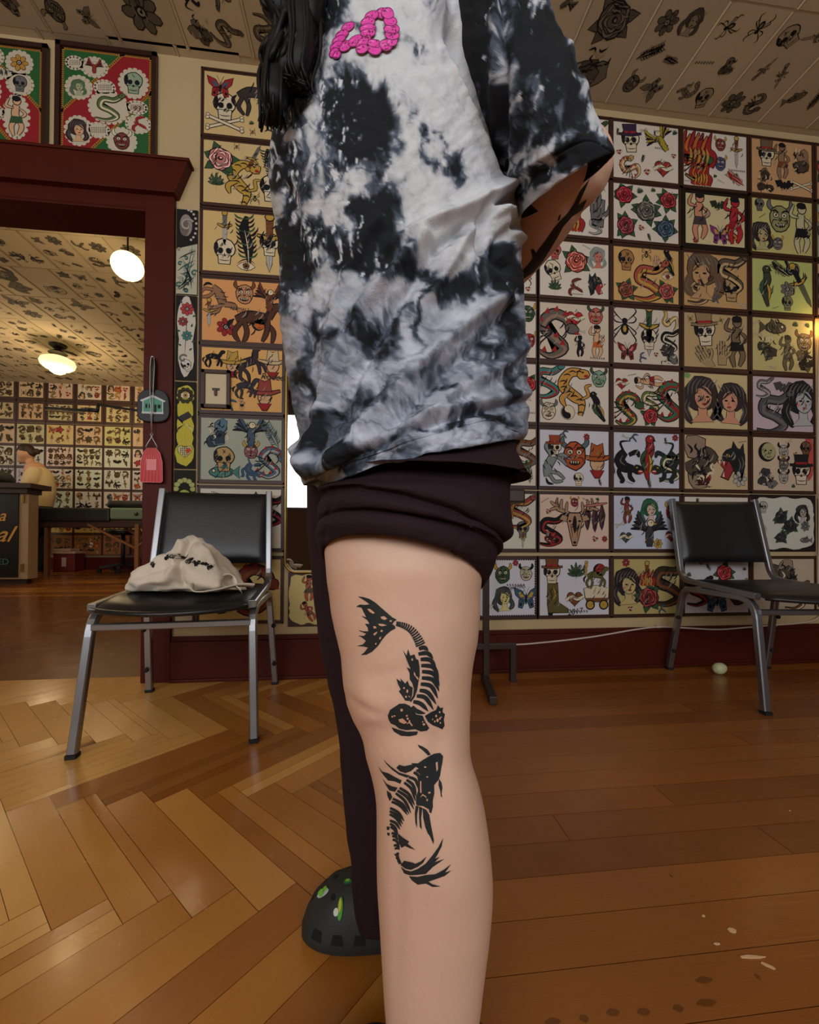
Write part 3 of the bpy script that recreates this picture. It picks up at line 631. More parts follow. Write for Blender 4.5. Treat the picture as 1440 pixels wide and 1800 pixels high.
S=[
('L',0,(214,186,130),[('butter',-.75,.5,.36,0,1,k_(c=RED,d=BLU)),('horse',.35,.35,.62,.15,1,k_(c=(60,52,48))),('bones',-.6,-.62,.5),('blobr',0,0,0)][:3]+[('skull',-.6,-.1,.45),('beast',.85,-.35,.5,0,1,k_(c=(110,70,60)))],'flash sheet of a butterfly, a leaping hare and a skull over bones'),
('L',1,(214,188,132),[('rose',-.72,.42,.5,0,1,k_(c=PNK,n=6)),('tiger',-.05,-.3,.62,-.2,1,k_(c=YEL)),('dagger',.3,.55,.42,2.7,1,k_(c=GRY)),('feather',.85,.35,.5,.3),('skull',.85,-.4,.45),('leafplant',-.85,-.3,.35),('spider',.35,-.75,.2)],'flash sheet with a pink rose, a lion and a sabre on tan paper'),
('L',2,(216,186,124),[('dagger',-.6,.45,.5,0,1,k_(h=GRY)),('skull',-.6,-.35,.44),('feather',.1,.1,.72,.1),('eye',.1,-.78,.3,0,1,k_(c=BRN)),('dagger',.85,.1,.85,0,1,k_(h=BRN)),('skull',.85,0,.4)],'flash sheet of skulls pierced by daggers and one black feather'),
('L',3,(222,160,100),[('horse',-.78,.35,.5,-1.1,1,k_(c=(150,110,80))),('mask',.05,.55,.38,0,1,k_(c=(196,140,96),hn=BRN)),('eagle',.85,.45,.45,0,1,k_(c=(110,60,40))),('dagger',-1.05,-.1,.4),('flower',-.52,-.55,.3,0,1,k_(c=RED)),('horse',.45,-.35,.75,0,1,k_(c=(84,52,36))),('moonface',.5,-.4,.26,0,1,k_(c=ORG)),('scrib',.05,-.02,.22)],'orange flash sheet of animals with a running bison'),
('L',4,(226,176,106),[('horse',-.85,.65,.3,0,1,k_(c=INK)),('hatman',-.3,.5,.42,0,1,k_(h=YEL)),('horse',.25,.5,.5,.5,1,k_(c=(60,46,52))),('hatman',.95,.55,.45,0,1,k_(h=KR)),('horse',.15,-.25,.36,0,1,k_(c=(60,56,60))),('scrib',.95,.12,.3),('hatman',.7,-.45,.5,0,1,k_(h=(150,70,60))),('figure',0,-.78,.18,0,1,k_(d=INK))],'yellow-orange flash sheet of cowboys and horses around the switch plate'),
('L',5,(168,176,160),[('beast',-.75,.5,.45,0,1,k_(c=(90,120,140))),('eagle',.3,.55,.5,0,1,k_(c=(70,90,110))),('mask',.3,-.05,.3,0,1,k_(c=(150,90,100))),('feather',.95,.5,.4,.5,1,k_(c=(90,110,120))),('skull',-.55,-.35,.42,0,1,k_(c=(180,150,100))),('fish',-.6,-.75,.5,0,1,k_(c=TEAL)),('panther',.35,-.65,.35,0,1,k_(c=(60,84,110))),('dragon',.95,-.35,.5,0,1,k_(c=(80,110,130),b=LGT))],'blue-green watercolour flash sheet with boats, an eagle and a skull'),
('L',6,WHT,[('rose',.5,.2,.6),('skull',-.5,0,.5),('snake',1,.3,.5,0,1,k_(c=INK,b=RED))],'dark-edged flash sheet half hidden behind the left chair back'),
('L',7,(206,186,120),[('dragon',.45,.1,.8,0,1,k_(c=(120,52,40),b=BRN)),('beast',-.6,-.2,.6,0,1,k_(c=(110,60,44)))],'tan flash sheet of a rust-red dragon below the left chair seat'),
('Z',0,WHT,[('leafplant',1,.6,.3),('rose',-.3,0,.6),('snake',.8,-.3,.5)],'flash sheet whose leafy corner shows beside the sleeve, top row'),
('Z',1,WHT,[('beast',0,.2,.6),('flame',.3,-.4,.4)],'flash sheet behind the raised sleeve in the second row'),
('Z',2,WHT,[('spider',.85,-.3,.4),('mask',-.5,.2,.5),('rose',.3,.4,.4)],'flash sheet behind the crook of the bare forearm'),
('Z',3,WHT,[('mask',1.0,.55,.34,0,1,k_(c=GRN)),('mask',1.05,-.4,.3),('rose',0,0,.6)],'flash sheet cut by the shirt with a green horned face at its edge'),
('Z',4,WHT,[('rose',1.0,.3,.36),('scrib',1.0,-.7,.2),('lady',0,0,.6)],'flash sheet cut by the shirt with a small red rose at its edge'),
('Z',5,WHT,[('snake',.95,.2,.5,0,1,k_(c=BRN,b=GRY)),('feather',1.0,-.5,.36,.2,1,k_(c=GRN)),('skull',0,0,.6)],'flash sheet with a brown snake coil beside the shirt hem'),
('Z',6,(214,214,196),[('snake',.75,.35,.55,0,1,k_(c=(150,70,60),b=YEL)),('skull',.85,-.3,.3,0,1,k_(c=GRY)),('dagger',.85,-.65,.3),('tiger',.1,.2,.5)],'pale green flash sheet of a red snake winding over a skull'),
('Z',7,BLW,[('mask',.1,.45,.36,0,1,k_(c=GRN,hn=YEL)),('mask',.95,.5,.3,0,1,k_(c=(200,190,160),hn=INK)),('lady',.15,-.4,.4,0,1,k_(h=(60,66,64),s=(214,206,130))),('butter',.95,-.4,.4,0,1,k_(c=(60,90,110),d=YEL)),('scrib',.55,.08,.3)],'white flash sheet of four green and grey monster faces'),
('A',1,WHT,[('flame',-.15,-.45,.5,0,1,k_(c=ORG)),('hand',.85,.0,.6,0,1,k_(c=GRY)),('rose',.6,.65,.3),('snake',.8,-.6,.3,0,1,k_(c=LGT,b=GRY))],'flash sheet of a flaming bowl and praying hands beside the forearm'),
('A',0,WHT,[('eagle',0,.2,.6),('rose',-.6,-.4,.4),('snake',.8,.5,.4)],'flash sheet hidden by the sleeve above the flaming bowl sheet'),
('A',2,WHT,[('skull',-.75,.6,.3,0,1,k_(c=(190,90,80))),('rose',.05,.3,.52,0,1,k_(c=(196,92,76))),('lady',.9,.5,.36,0,1,k_(h=(150,160,150),s=(200,120,100))),('skull',-.8,-.1,.4,.4),('leafplant',-.75,-.65,.35),('swallow',0,-.65,.28,0,1,k_(c=(110,50,44))),('panhead',.85,-.5,.4,0,-1),('scrib',.1,-.9,.18)],'flash sheet of a skull inside a rose with a small swallow'),
('A',3,(216,200,178),[('dragon',-.7,.0,.85,0,1,k_(c=(104,98,88),b=(150,120,100))),('heart',0,.5,.4,0,1,k_(c=(188,40,36))),('mask',.8,.62,.36,0,1,k_(c=(200,100,80),hn=GRN)),('figure',.85,-.3,.52,0,1,k_(c=SKIN,d=ORG)),('scrib',.85,-.9,.25),('figure',.2,-.5,.34,0,1,k_(c=INK,d=INK))],'flash sheet of a grey dragon, a red heart and a dancer in flames'),
('A',4,WHT,[('snake',-1.0,.45,.55,0,1,k_(c=TEAL,b=RED)),('tiger',.0,.08,.72),('yin',-.25,-.62,.3),('mask',-.95,-.6,.36,0,1,k_(c=CRM,hn=GRY)),('mask',.9,.6,.36,0,1,k_(c=(130,170,140),hn=GRN)),('bird',.85,-.45,.5,.5,1,k_(c=INK))],'flash sheet of a standing tiger above a yin-yang disc'),
('A',5,BLW,[('horse',-.8,-.2,.6,1.2,1,k_(c=(130,140,140))),('mask',0,.1,.6,0,1,k_(c=(180,84,44),hn=(90,110,110))),('hatman',.85,-.05,.62,0,1,k_(c=(150,170,200),h=(170,90,40))),('skull',.15,-.75,.24),('hatskull',-.75,.35,.34,0,1,k_(c=(150,70,36)))],'flash sheet of a crowned orange demon mask between two heads'),
('A',6,(222,196,176),[('deer',0,-.05,.8),('mask',0,.72,.2,0,1,k_(c=(150,40,56))),('snake',-.9,-.3,.55,0,1,k_(c=INK,b=RED)),('hangbats',.8,.1,.55),('beast',-.9,-.6,.28,0,1,k_(c=RED))],'pink flash sheet of a large antlered deer skull and bats'),
('A',7,BLW,[('hatskull',-.85,.5,.4,0,1,k_(c=(120,70,34))),('leafplant',.05,.55,.45),('bird',.4,.65,.25,0,1,k_(c=YEL)),('blobsun',0,0,0)][:3]+[('moonface',.95,.6,.3,0,1,k_(c=RED)),('horse',.85,.35,.42,0,1,k_(c=(100,96,50))),('boot',-.75,-.45,.55),('heart',.0,-.4,.38,0,1,k_(c=BRN)),('wagon',.85,-.4,.52),('scrib',.15,-.88,.3)],'flash sheet with a cowboy skull, a boot, a covered wagon and 2017'),
('B',0,WHT,[('hatskull',-.6,.35,.44,.1,1,k_(c=(60,40,66))),('eagle',.55,.5,.5,.6,1,k_(c=(170,150,50))),('dragon',-.65,-.55,.4,1.2,1,k_(c=(190,150,90),b=CRM)),('heart',.65,-.5,.42,0,1,k_(c=(160,50,40))),('scrib',.6,.2,.25)],'flash sheet of a skull in a top hat and a comet-haired head'),
('B',1,WHT,[('rose',-.85,.6,.42,0,1,k_(c=(150,30,44),n=6)),('rose',.85,.55,.42,0,1,k_(c=(140,36,40),n=6)),('rose',0,.1,.5,0,1,k_(c=(96,92,80),n=6)),('rose',-.8,-.5,.44,0,1,k_(c=(126,40,50),n=6)),('rose',.75,-.5,.44,0,1,k_(c=(54,76,90),n=6))],'flash sheet of five roses, one of them blue'),
('B',2,(210,170,108),[('skull',-.8,.5,.4,0,1,k_(c=(170,120,70))),('spider',0,.8,.26),('hand',.4,.5,.3),('bird',.9,.5,.45,.4,1,k_(c=INK)),('snake',.1,-.2,.7,0,1,k_(c=(170,84,60),b=YEL)),('rose',-.8,-.6,.4,0,1,k_(c=(120,60,40))),('eye',.85,0,.25,0,1,k_(c=RED)),('rose',.8,-.55,.42,0,1,k_(c=(150,70,60)))],'tan flash sheet of a rearing cobra among roses'),
('B',3,(214,202,184),[('spider',-.85,.35,.62),('dagger',.1,.25,.8,0,1,k_(c=LGT,g=YEL,h=GRN)),('skull',.1,-.1,.4),('snake',.9,.65,.32,1.2,1,k_(c=YEL,b=CRM)),('bat',.95,-.3,.0),('butter',-.75,-.6,.34,0,1,k_(c=(120,36,40),d=PNK)),('beast',.9,-.55,.4,0,1,k_(c=GRY)),('snake',.9,-.1,.4,0,1,k_(c=INK,b=CRM))],'flash sheet of a spider, a dagger through a skull and a yellow slug'),
('B',4,WHT,[('figure',.1,.62,.5,1.57,1,k_(d=(130,36,40))),('heart',-.95,.5,.3),('dragon',-.7,-.35,.6,0,1,k_(c=GRN,b=YEL)),('snake',.15,-.1,.42,0,1,k_(c=(110,120,60),b=CRM)),('rose',.15,-.65,.36,0,1,k_(c=RED)),('dragon',.95,.0,.7,0,1,k_(c=(60,110,80),b=RED))],'flash sheet of green dragons below a reclining figure'),
('B',5,(204,208,222),[('panther',-.78,-.05,.66,0,1),('bird',.0,.05,.72),('panther',.8,-.05,.64,0,-1,k_(c=(34,44,38))),('snake',.95,-.2,.5,0,1,k_(c=GRN,b=CRM))],'flash sheet of two black panthers either side of a parrot'),
('B',6,(200,208,226),[('figure',-.8,.45,.45,0,1,k_(c=(130,56,44),d=BRN)),('lady',.15,.45,.42,0,1,k_(h=(30,96,64),s=(214,190,170))),('heart',-.85,-.55,.3,0,1,k_(c=(64,72,72))),('eagle',.1,-.35,.65,0,1,k_(c=(60,60,64))),('heart',1.0,-.5,.3,0,1,k_(c=(150,30,40))),('flower',.45,-.8,.2,0,1,k_(c=YEL)),('mask',1.05,.4,.35)],'white flash sheet of a green-crowned head, a monkey and two face hearts'),
('B',7,(188,172,112),[('lady',-.75,0,.62,0,1,k_(s=(196,176,120))),('dagger',0,.35,.5,0,1,k_(h=BRN)),('rose',.05,-.4,.5,0,1,k_(c=(120,44,36))),('flame',0,.3,.32,0,1,k_(c=(190,130,60))),('snake',.85,.1,.75,0,1,k_(c=(60,48,34),b=BRN))],'olive tan flash sheet of a woman\'s head, a dagger rose and a snake'),
('C',0,WHT,[('flame',-.7,.3,.7,0,1,k_(c=ORG)),('dragon',-.7,-.1,.62,0,1,k_(c=GRN)),('flame',-.6,-.6,.45,0,1),('mask',.2,.6,.28,0,1,k_(c=(150,60,56))),('mask',.2,-.1,.3,0,1,k_(c=(84,84,120))),('dagger',.85,.4,.5),('scrib',.9,-.3,.25),('feather',.8,-.6,.35,1,1,k_(c=RED))],'flash sheet of a flaming green dragon column and horned masks'),
('C',1,(210,196,150),[('figure',-.7,.1,.85,0,1,k_(c=(206,140,110),d=(70,60,60))),('bat',.15,.55,.35,0,1,k_(c=(40,50,30))),('figure',.85,.05,.85,0,1,k_(c=(176,40,50),d=(150,30,40))),('butter',.2,-.6,.4,0,1,k_(c=PUR,d=YEL)),('snake',.7,-.4,.35,0,1,k_(c=RED))],'flash sheet of two pin-up figures in a darker frame'),
('C',2,(196,156,104),[('lady',-.55,.15,.85,0,-1,k_(h=(110,84,60),s=(190,150,104))),('snake',-.7,-.4,.5,0,1,k_(c=(90,72,54),b=TAN)),('skull',.65,-.3,.48,0,1,k_(c=(180,146,100))),('snake',.6,.3,.7,0,1,k_(c=(96,80,62),b=TAN))],'tan grey-ink flash sheet of a snake-haired head and a skull with snakes'),
('C',3,(188,162,116),[('hatskull',-.45,.3,.55,.1,1,k_(c=(150,124,90))),('hand',-.5,-.6,.5,.6,1,k_(c=(170,146,104))),('hand',.25,-.4,.45,0,1,k_(c=(170,146,104))),('figure',.85,0,.85,0,1,k_(c=(120,100,76),d=INK))],'sepia flash sheet of a hatted skull playing beside a high boot'),
('C',4,(206,186,136),[('lady',-.58,.05,.8,0,1,k_(h=(58,48,46),s=(206,150,116))),('lady',.6,-.05,.72,0,-1,k_(h=(52,44,44),s=(210,150,120))),('tint',-1.15,.9,.12,.1,(120,160,90))],'flash sheet of two large long-haired women\'s heads'),
('C',5,(204,180,140),[('beast',-.6,.0,.95,0,1,k_(c=(150,130,110))),('skull',-.5,.1,.4,0,1,k_(c=(190,170,140))),('beast',-.6,-.7,.4,0,1,k_(c=(150,50,44))),('panhead',.6,.0,.72),('flower',.95,-.6,.3,0,1,k_(c=LGT))],'flash sheet of a scribbled demon and a roaring black panther head'),
('C',7,(200,196,200),[('butter',0,-.5,.55,0,1,k_(c=(50,90,130),d=BRN)),('snake',-.75,-.2,.5,0,1,k_(c=INK,b=RED)),('mask',.85,-.3,.5,0,1,k_(c=(60,56,56))),('rose',.3,.5,.4)],'flash sheet seen through the legs of the right chair'),
('C',6,WHT,[('skull',0,0,.6),('rose',.7,.3,.4),('dagger',-.7,0,.6)],'flash sheet covered by the back of the right chair'),
('D',0,(204,160,112),[('hatskull',-.65,.4,.42,0,1,k_(c=(110,90,70))),('figure',0,.25,.6,0,1,k_(c=(150,120,90),d=BRN)),('beast',.75,.3,.5,0,1,k_(c=(150,120,90))),('beast',-.7,-.55,.4,0,1,k_(c=(120,96,70))),('bat',.1,-.7,.35,0,1),('bones',.8,-.6,.4)],'orange-tan flash sheet of grey creatures in the top right row'),
('D',1,(198,190,120),[('skull',-.95,.75,.25,0,1,k_(c=GRY)),('mask',-.1,.3,.6,0,1,k_(c=(150,146,96),hn=GRY)),('lady',-.85,-.4,.5,0,1,k_(s=(180,170,120))),('figure',.8,0,.85,0,1,k_(c=(196,190,150),d=INK)),('mask',-.2,-.65,.28,0,1,k_(c=GRY))],'yellow-green flash sheet of a grinning devil face and a lantern figure'),
('D',2,(184,192,116),[('bird',-.75,-.1,.7,.1,1,k_(c=(60,64,50))),('feather',-.1,.65,.4,1,1),('dagger',.8,.1,.8,.5,1,k_(c=(90,96,70),h=INK)),('flower',.2,-.1,.3,0,1,k_(c=GRY)),('skull',.2,-.65,.3,0,1,k_(c=(120,124,90))),('snake',.4,.7,.3,1.5,1,k_(c=INK,b=GRY))],'lime green flash sheet of a long-beaked bird and a pickaxe'),
('D',3,(196,184,124),[('fish',-.35,.65,.6,0,-1,k_(c=(84,76,56))),('beast',-.7,-.2,.5,0,1,k_(c=(96,90,66))),('figure',.2,-.3,.6,0,1,k_(c=(100,90,66),d=(80,70,50))),('mask',.9,.15,.42,0,1,k_(c=(130,104,70),hn=BRN)),('beast',.9,-.5,.42,0,1,k_(c=(100,84,60)))],'flash sheet of an anglerfish above goblins, lit by the wall lamp'),
('D',4,(198,178,186),[('snake',-.4,-.3,.75,0,1,k_(c=(84,84,88),b=GRY)),('snake',-.8,.6,.35,0,1,k_(c=GRY,b=LGT)),('bat',.05,.55,.4,0,1,k_(c=(70,68,72))),('lady',.8,.05,.8,0,1,k_(h=(30,32,36),s=(180,180,180)))],'pink and blue flash sheet of a cobra and a dark-haired woman'),
('D',5,(204,184,158),[('tint',1.1,.3,.25,.9,(190,84,76)),('moonface',-.7,.45,.45,0,1,k_(c=(170,164,120))),('dagger',0,.0,.3),('mask',.0,.5,.28,0,1,k_(c=LGT,hn=INK)),('mask',.0,0,.28,0,1,k_(c=GRY,hn=INK)),('mask',.0,-.5,.28,0,1,k_(c=LGT,hn=INK)),('skull',.95,.6,.3,0,1,k_(c=(120,80,60))),('hatskull',.75,-.3,.5,0,1,k_(c=(34,34,36))),('beast',-.7,-.55,.4,0,1,k_(c=GRY))],'flash sheet of a totem pole and an eye-patched head, red at its edge'),
('D',7,(190,174,150),[('beast',0,.3,.7,0,1,k_(c=(150,130,110))),('snake',.5,-.4,.5,0,1,k_(c=BRN,b=CRM))],'faded flash sheet above the seat of the right chair'),
('E',0,(190,140,110),[('rose',-.8,.2,.6),('skull',0,0,.6)],'flash sheet cut by the right picture edge, top row'),
('E',1,(150,160,130),[('mask',-.8,0,.6,0,1,k_(c=GRY)),('rose',0,0,.6)],'flash sheet cut by the right picture edge, second row'),
('E',2,(190,150,120),[('lady',-.8,0,.7),('rose',.4,0,.6)],'flash sheet cut by the right picture edge, third row'),
]
for i,(c,r,paper,spec,label) in enumerate(S):
    x0,x1=CX[c]; z0,z1=RZ[r]
    if (c,r)==('C',1): x0+=.01;x1-=.012;z0-=.012;z1+=.012
    flash(x0,z0,x1,z1,paper,spec,label,seed=i+1,group='mounted flash sheets on the main wall',mcol=mat('black_frame',(24,14,10),.4) if (c,r)==('C',1) else None, mx=.0145 if (c,r)!=('C',1) else .024, mz=.0165 if (c,r)!=('C',1) else .027,rim=INK if (c,r)==('Z',7) else None)
# cut-out sheet on black board (D,7th row)
def blobpts(cx,cy,rx,ry,n,rough,rng): return [(cx+rx*(1+rng.uniform(-rough,rough))*math.cos(2*PI*k/n),cy+ry*(1+rng.uniform(-rough,rough))*math.sin(2*PI*k/n)) for k in range(n)]
def cut_sheet(x0,z0,x1,z1,board,paperc,label,seed,spec=None,group=None,lobes=((0,0,1,.95),)):
    global RNG; RNG=random.Random(seed)
    cx,cz=(x0+x1)/2,(z0+z1)/2; w_,h_=abs(x1-x0),abs(z0-z1)
    o=MB().bb((-w_/2,-.009,-h_/2),(w_/2,-.0005,h_/2)).build('flash_sheet',board,loc=(cx,W,cz),bevel=.001); tag(o,label,'poster',group)
    A=Art(); k=h_/2
    pts=[]
    n=56
    for q in range(n):
        a=2*PI*q/n; ca_,sa_=math.cos(a),math.sin(a); e=abs(ca_)**6+abs(sa_)**6; r_=e**(-1/6)
        pts.append((ca_*r_*(w_/2*.93)+RNG.uniform(-.004,.004),sa_*r_*(h_/2*.9)*(1+.04*math.sin(a*9))))
    A.poly(pts,paperc)
    for it in spec:
        nm,x,yy,s=it[:4]; rot=it[4] if len(it)>4 else 0; put(A,nm,x*k,yy*k,s*k,rot,1,**(it[6] if len(it)>6 else {}))
    V=[];F=[];C=[]
    for p,c,z in zip(A.P,A.C,A.Z):
        m_=len(V); V.extend([(u,-.0096-.0005-.00006*min(z,45),v) for u,v in p]); F.append(tuple(range(m_,m_+len(p)))); C.append((*lin(c),1))
    mesh_obj('paper',V,F,ART,o,False,C); return o
BLK=mat('black_board',(16,14,14),.5)
cut_sheet(2.015,.885,2.40,.585,BLK,(204,204,190),'white cut-out sheet of black roses on a black board',77,[('rose',-.1,.2,.36,0,1,k_(c=(40,40,44))),('rose',.25,-.1,.36,0,1,k_(c=(36,36,40))),('rose',-.1,-.5,.3,0,1,k_(c=(40,40,44))),('skull',-.8,.55,.25,0,1,k_(c=LGT)),('moonface',-.85,-.2,.26),('lady',.75,.35,.36,0,1,k_(h=INK,s=LGT)),('flower',.85,-.1,.22,0,1,k_(c=GRY)),('fish',.85,-.6,.3),('skull',-.8,-.65,.22,0,1,k_(c=LGT))],'cut-out flash sheets')
cut_sheet(-.35,.487,-.16,.235,MOUNT,(206,190,128),'cream cut-out sheet of a grass-skirted dancer below the mirror',78,[('figure',.0,.4,.5,0,1,k_(c=(176,90,70),d=(90,84,70))),('figure',.0,-.45,.42,.5,1,k_(c=(170,80,60),d=BRN))],'cut-out flash sheets')
# narrow pale sheet left of the dragon sheet, low behind the left chair
flash(-.845,.545,-.765,.25,(204,196,176),[('scrib',0,0,.2)],'narrow pale sheet under the painted strips, behind the left chair',seed=91,mx=.004,mz=.004)
# pale blank panels low at the right edge
flash(2.43,.86,2.62,.30,(176,160,130),[],'plain beige panel low at the right picture edge',seed=92,mx=.01,mz=.01)
flash(2.43,.545,2.62,.30,(176,160,130),[],'plain beige panel lowest at the right picture edge',seed=93,mx=.01,mz=.01) if False else None
# two framed red and green sheets above the doorway
def scallop_sheet(x0,z0,x1,z1,label,seed,items,flip=1):
    global RNG; RNG=random.Random(seed)
    cx,cz=(x0+x1)/2,(z0+z1)/2; w_,h_=abs(x1-x0),abs(z0-z1)
    f=MB(); e=.024
    f.bb((-w_/2-e,-.012,-h_/2-e),(w_/2+e,-.0005,h_/2+e))
    for s in(-1,1): f.bb((s*(w_/2+e),-.02,-h_/2-e),(s*(w_/2+.004),-.012,h_/2+e)); f.bb((-w_/2-e,-.02,s*(h_/2+e)),(w_/2+e,-.012,s*(h_/2+.004)))
    o=f.build('framed_flash_sheet',mat('brown_frame',(52,28,20),.4),loc=(cx,W,cz)); tag(o,label,'poster','red and green sheets above the doorway')
    A=Art(); G=(44,96,48); R=(150,34,38); Y=(176,124,52)
    hw,hh=w_/2,h_/2
    A.poly([(-hw,-hh),(hw,-hh),(hw,hh),(-hw,hh)],G)
    band=[(-hw,-.25*hh),(.35*hw,hh),(hw,hh),(hw,.3*hh),(-.4*hw,-hh),(-hw,-hh)]
    if flip<0: band=[(-u,v) for u,v in band]
    A.poly(band,R)
    def chain(a,b,st=.0095,r=.0075):
        n=max(2,int(math.hypot(b[0]-a[0],b[1]-a[1])/st))
        for i in range(n+1): A.z=3; A.blob(a[0]+(b[0]-a[0])*i/n,a[1]+(b[1]-a[1])*i/n,r,r,Y,6)
    q=.99
    for a,b in(((-hw*q,-hh*q),(hw*q,-hh*q)),((hw*q,-hh*q),(hw*q,hh*q)),((hw*q,hh*q),(-hw*q,hh*q)),((-hw*q,hh*q),(-hw*q,-hh*q))): chain(a,b)
    chain((-flip*hw,-.25*hh),(flip*.35*hw,hh)); chain((flip*hw,.3*hh),(-flip*.4*hw,-hh))
    for nm,x,y_,rx,ry,s,kw in items:     # white scalloped cut-outs
        n=int(10+ (rx+ry)*14); A.z=6
        for i in range(n):
            a=2*PI*i/n; A.z=6; A.blob(x*hw+rx*hw*math.cos(a),y_*hh+ry*hh*math.sin(a),.011,.011,(206,196,170),8)
        A.z=7; A.blob(x*hw,y_*hh,rx*hw,ry*hh,(206,196,170),16)
        if nm=='word': 
            for r in range(3): A.T.append((x*hw,y_*hh+(.35-.35*r)*ry*hh,rx*hw*.8,1,.1)); A.z=9; m_scrib(A,GRY); A.T.pop()
        else: A.T.append((x*hw,y_*hh,s*hh,1,0)); A.z=9; MOT[nm](A,**kw); A.T.pop()
    V=[];F=[];C=[]
    for p,c,z in zip(A.P,A.C,A.Z):
        m_=len(V); V.extend([(max(-hw,min(hw,u)),-.0125-.00008*min(z,60),max(-hh,min(hh,v))) for u,v in p]); F.append(tuple(range(m_,m_+len(p)))); C.append((*lin(c),1))
    mesh_obj('paper',V,F,ART,o,False,C); return o
scallop_sheet(-1.335,2.80,-.965,2.345,'framed red and green sheet with a coiled snake cut-out, right one above the doorway',5,[
 ('word',-.72,.72,.16,.1,.2,{}),('eagle',-.28,.68,.26,.17,.17,k_(c=(150,50,40))),('skull',.6,.45,.3,.27,.26,k_(c=(150,170,140))),('lady',-.62,.25,.26,.2,.18,k_(s=(170,180,140),h=(90,120,80))),('word',-.05,.3,.2,.12,.2,{}),
 ('snake',.05,-.08,.42,.3,.3,k_(c=(90,110,60),b=CRM)),('word',.68,-.02,.2,.1,.2,{}),('swallow',.72,-.35,.25,.15,.16,k_(c=RED)),('lady',-.62,-.6,.27,.26,.24,k_(h=(60,40,40))),('word',-.18,-.55,.22,.12,.2,{}),('mask',.35,-.72,.3,.24,.24,k_(c=(120,60,50),hn=CRM))])
scallop_sheet(-1.775,2.775,-1.415,2.345,'framed red and green sheet with a hula dancer cut-out, left one above the doorway',6,[
 ('mask',-.1,.75,.22,.17,.17,k_(c=RED)),('flower',.5,.68,.26,.22,.2,k_(c=(190,140,60))),('word',-.1,.42,.45,.09,.2,{}),('lady',-.25,.05,.32,.3,.3,k_(s=(200,150,90),h=BRN)),('skull',.52,.25,.26,.2,.2,k_(c=GRY)),('word',-.15,-.38,.3,.14,.2,{}),('figure',.45,-.42,.26,.42,.42,k_(d=GRN)),('rose',-.4,-.75,.3,.17,.18,k_(c=RED))],-1)
# ---- painted strips beside the doorway
def strip(z0,z1,paper,name,label,draw,seed,x0=-.852,x1=-.762):
    global RNG; RNG=random.Random(seed)
    cx,cz=(x0+x1)/2,(z0+z1)/2; w_,h_=x1-x0,z0-z1
    A=Art(); draw(A,w_/2,h_/2)
    o=MB().bb((-w_/2,-.008,-h_/2),(w_/2,-.0005,h_/2)).build('painted_strip',BLK,loc=(cx,W,cz)); tag(o,label,'painting','narrow painted strips beside the doorway')
    art_mesh('paper',A,paper,w_,h_,o,lambda u,v,n:(u,-.0085-n,v))
def curl(A,x,y,r,c,f=1,w=.25,turns=1.6):
    pts=[(x+f*r*(1-t/turns/1.15)*math.cos(t*2*PI*.62+.6),y+r*(1-t/turns/1.15)*math.sin(t*2*PI*.62+.6)) for t in np.linspace(0,turns,10)]
    A.stroke(pts,r*w,c,.0012,3,.9,.3)
def d1(A,hw,hh):
    A.poly([(-hw,.05*hh),(hw,.2*hh),(hw,hh*.99),(-hw,hh*.99)],(30,27,28)); A.blob(-.1*hw,.62*hh,.6*hw,.26*hh,(150,140,132),16); A.blob(-.25*hw,.56*hh,.45*hw,.2*hh,(110,102,98),14); curl(A,0,.62*hh,.033,(170,160,150),1,.3)
    for k in range(9): a=-1.2+k*.34; A.blob(.1*hw+.8*hw*math.cos(a),.62*hh+.36*hh*math.sin(a),.006,.006,(190,180,165),7,o=.001)
    for k in range(16): A.z=10; curl(A,RNG.uniform(-.8,.8)*hw,RNG.uniform(-.95,.1)*hh,RNG.uniform(.008,.015),(66,116,110) if k%3 else (180,178,160),RNG.choice((1,-1)),.35)
    for k in range(12): A.z=30; A.stroke([(RNG.uniform(-1,0)*hw,RNG.uniform(-.95,-.1)*hh) for _ in range(1)]+[(RNG.uniform(-.3,.3)*hw,RNG.uniform(-.9,.1)*hh)]+[(RNG.uniform(0,1)*hw,RNG.uniform(-.9,.3)*hh)],.0035,(60,104,100) if k%2 else (30,40,40))
strip(2.132,1.745,(186,184,160),'a','narrow painting of teal breaking waves under a dark swirl',d1,1)
def d2(A,hw,hh):
    A.poly([(-hw,-hh),(hw,-hh),(hw,hh),(-hw,hh)],(34,30,30)); A.blob(0,.35*hh,.86*hw,.62*hh,(206,200,186),20,.07); A.blob(0,-.35*hh,.8*hw,.55*hh,(206,200,186),18,.08)
    for (x,y,r,c) in((.1,.68,.022,(176,66,64)),(-.3,.38,.016,(150,60,66)),(.1,.05,.017,TEAL)): A.T.append((x*hw,y*hh,r/.62,1,0)); A.z=5; m_flower(A,c,8); A.T.pop()
    for x,y,r in((-.4,.8,2),(.6,.5,.6),(.5,.25,1.3),(.5,-.1,.4),(-.4,-.2,2.6),(.3,-.3,.7),(-.5,.15,3)): A.T.append((0,0,1,1,0)); A.z=5; lf=[(x*hw+.02*u*math.cos(r)-.02*v*math.sin(r),y*hh+.02*u*math.sin(r)+.02*v*math.cos(r)) for u,v in((0,0),(.4,.25),(1,0),(.4,-.25))]; A.poly(lf,GRN); A.T.pop()
    A.stroke([(.1*hw,.5*hh),(0,.1*hh),(-.1*hw,-.4*hh)],.003,INK); A.T.append((.1*hw,-.66*hh,.034,1,.5)); A.z=5; m_skull(A,(214,208,196)); A.T.pop(); curl(A,-.25*hw,-.5*hh,.02,(120,116,112),1,.3)
strip(1.738,1.355,(206,200,186),'b','narrow painting of red and teal flowers growing from a skull',d2,2)
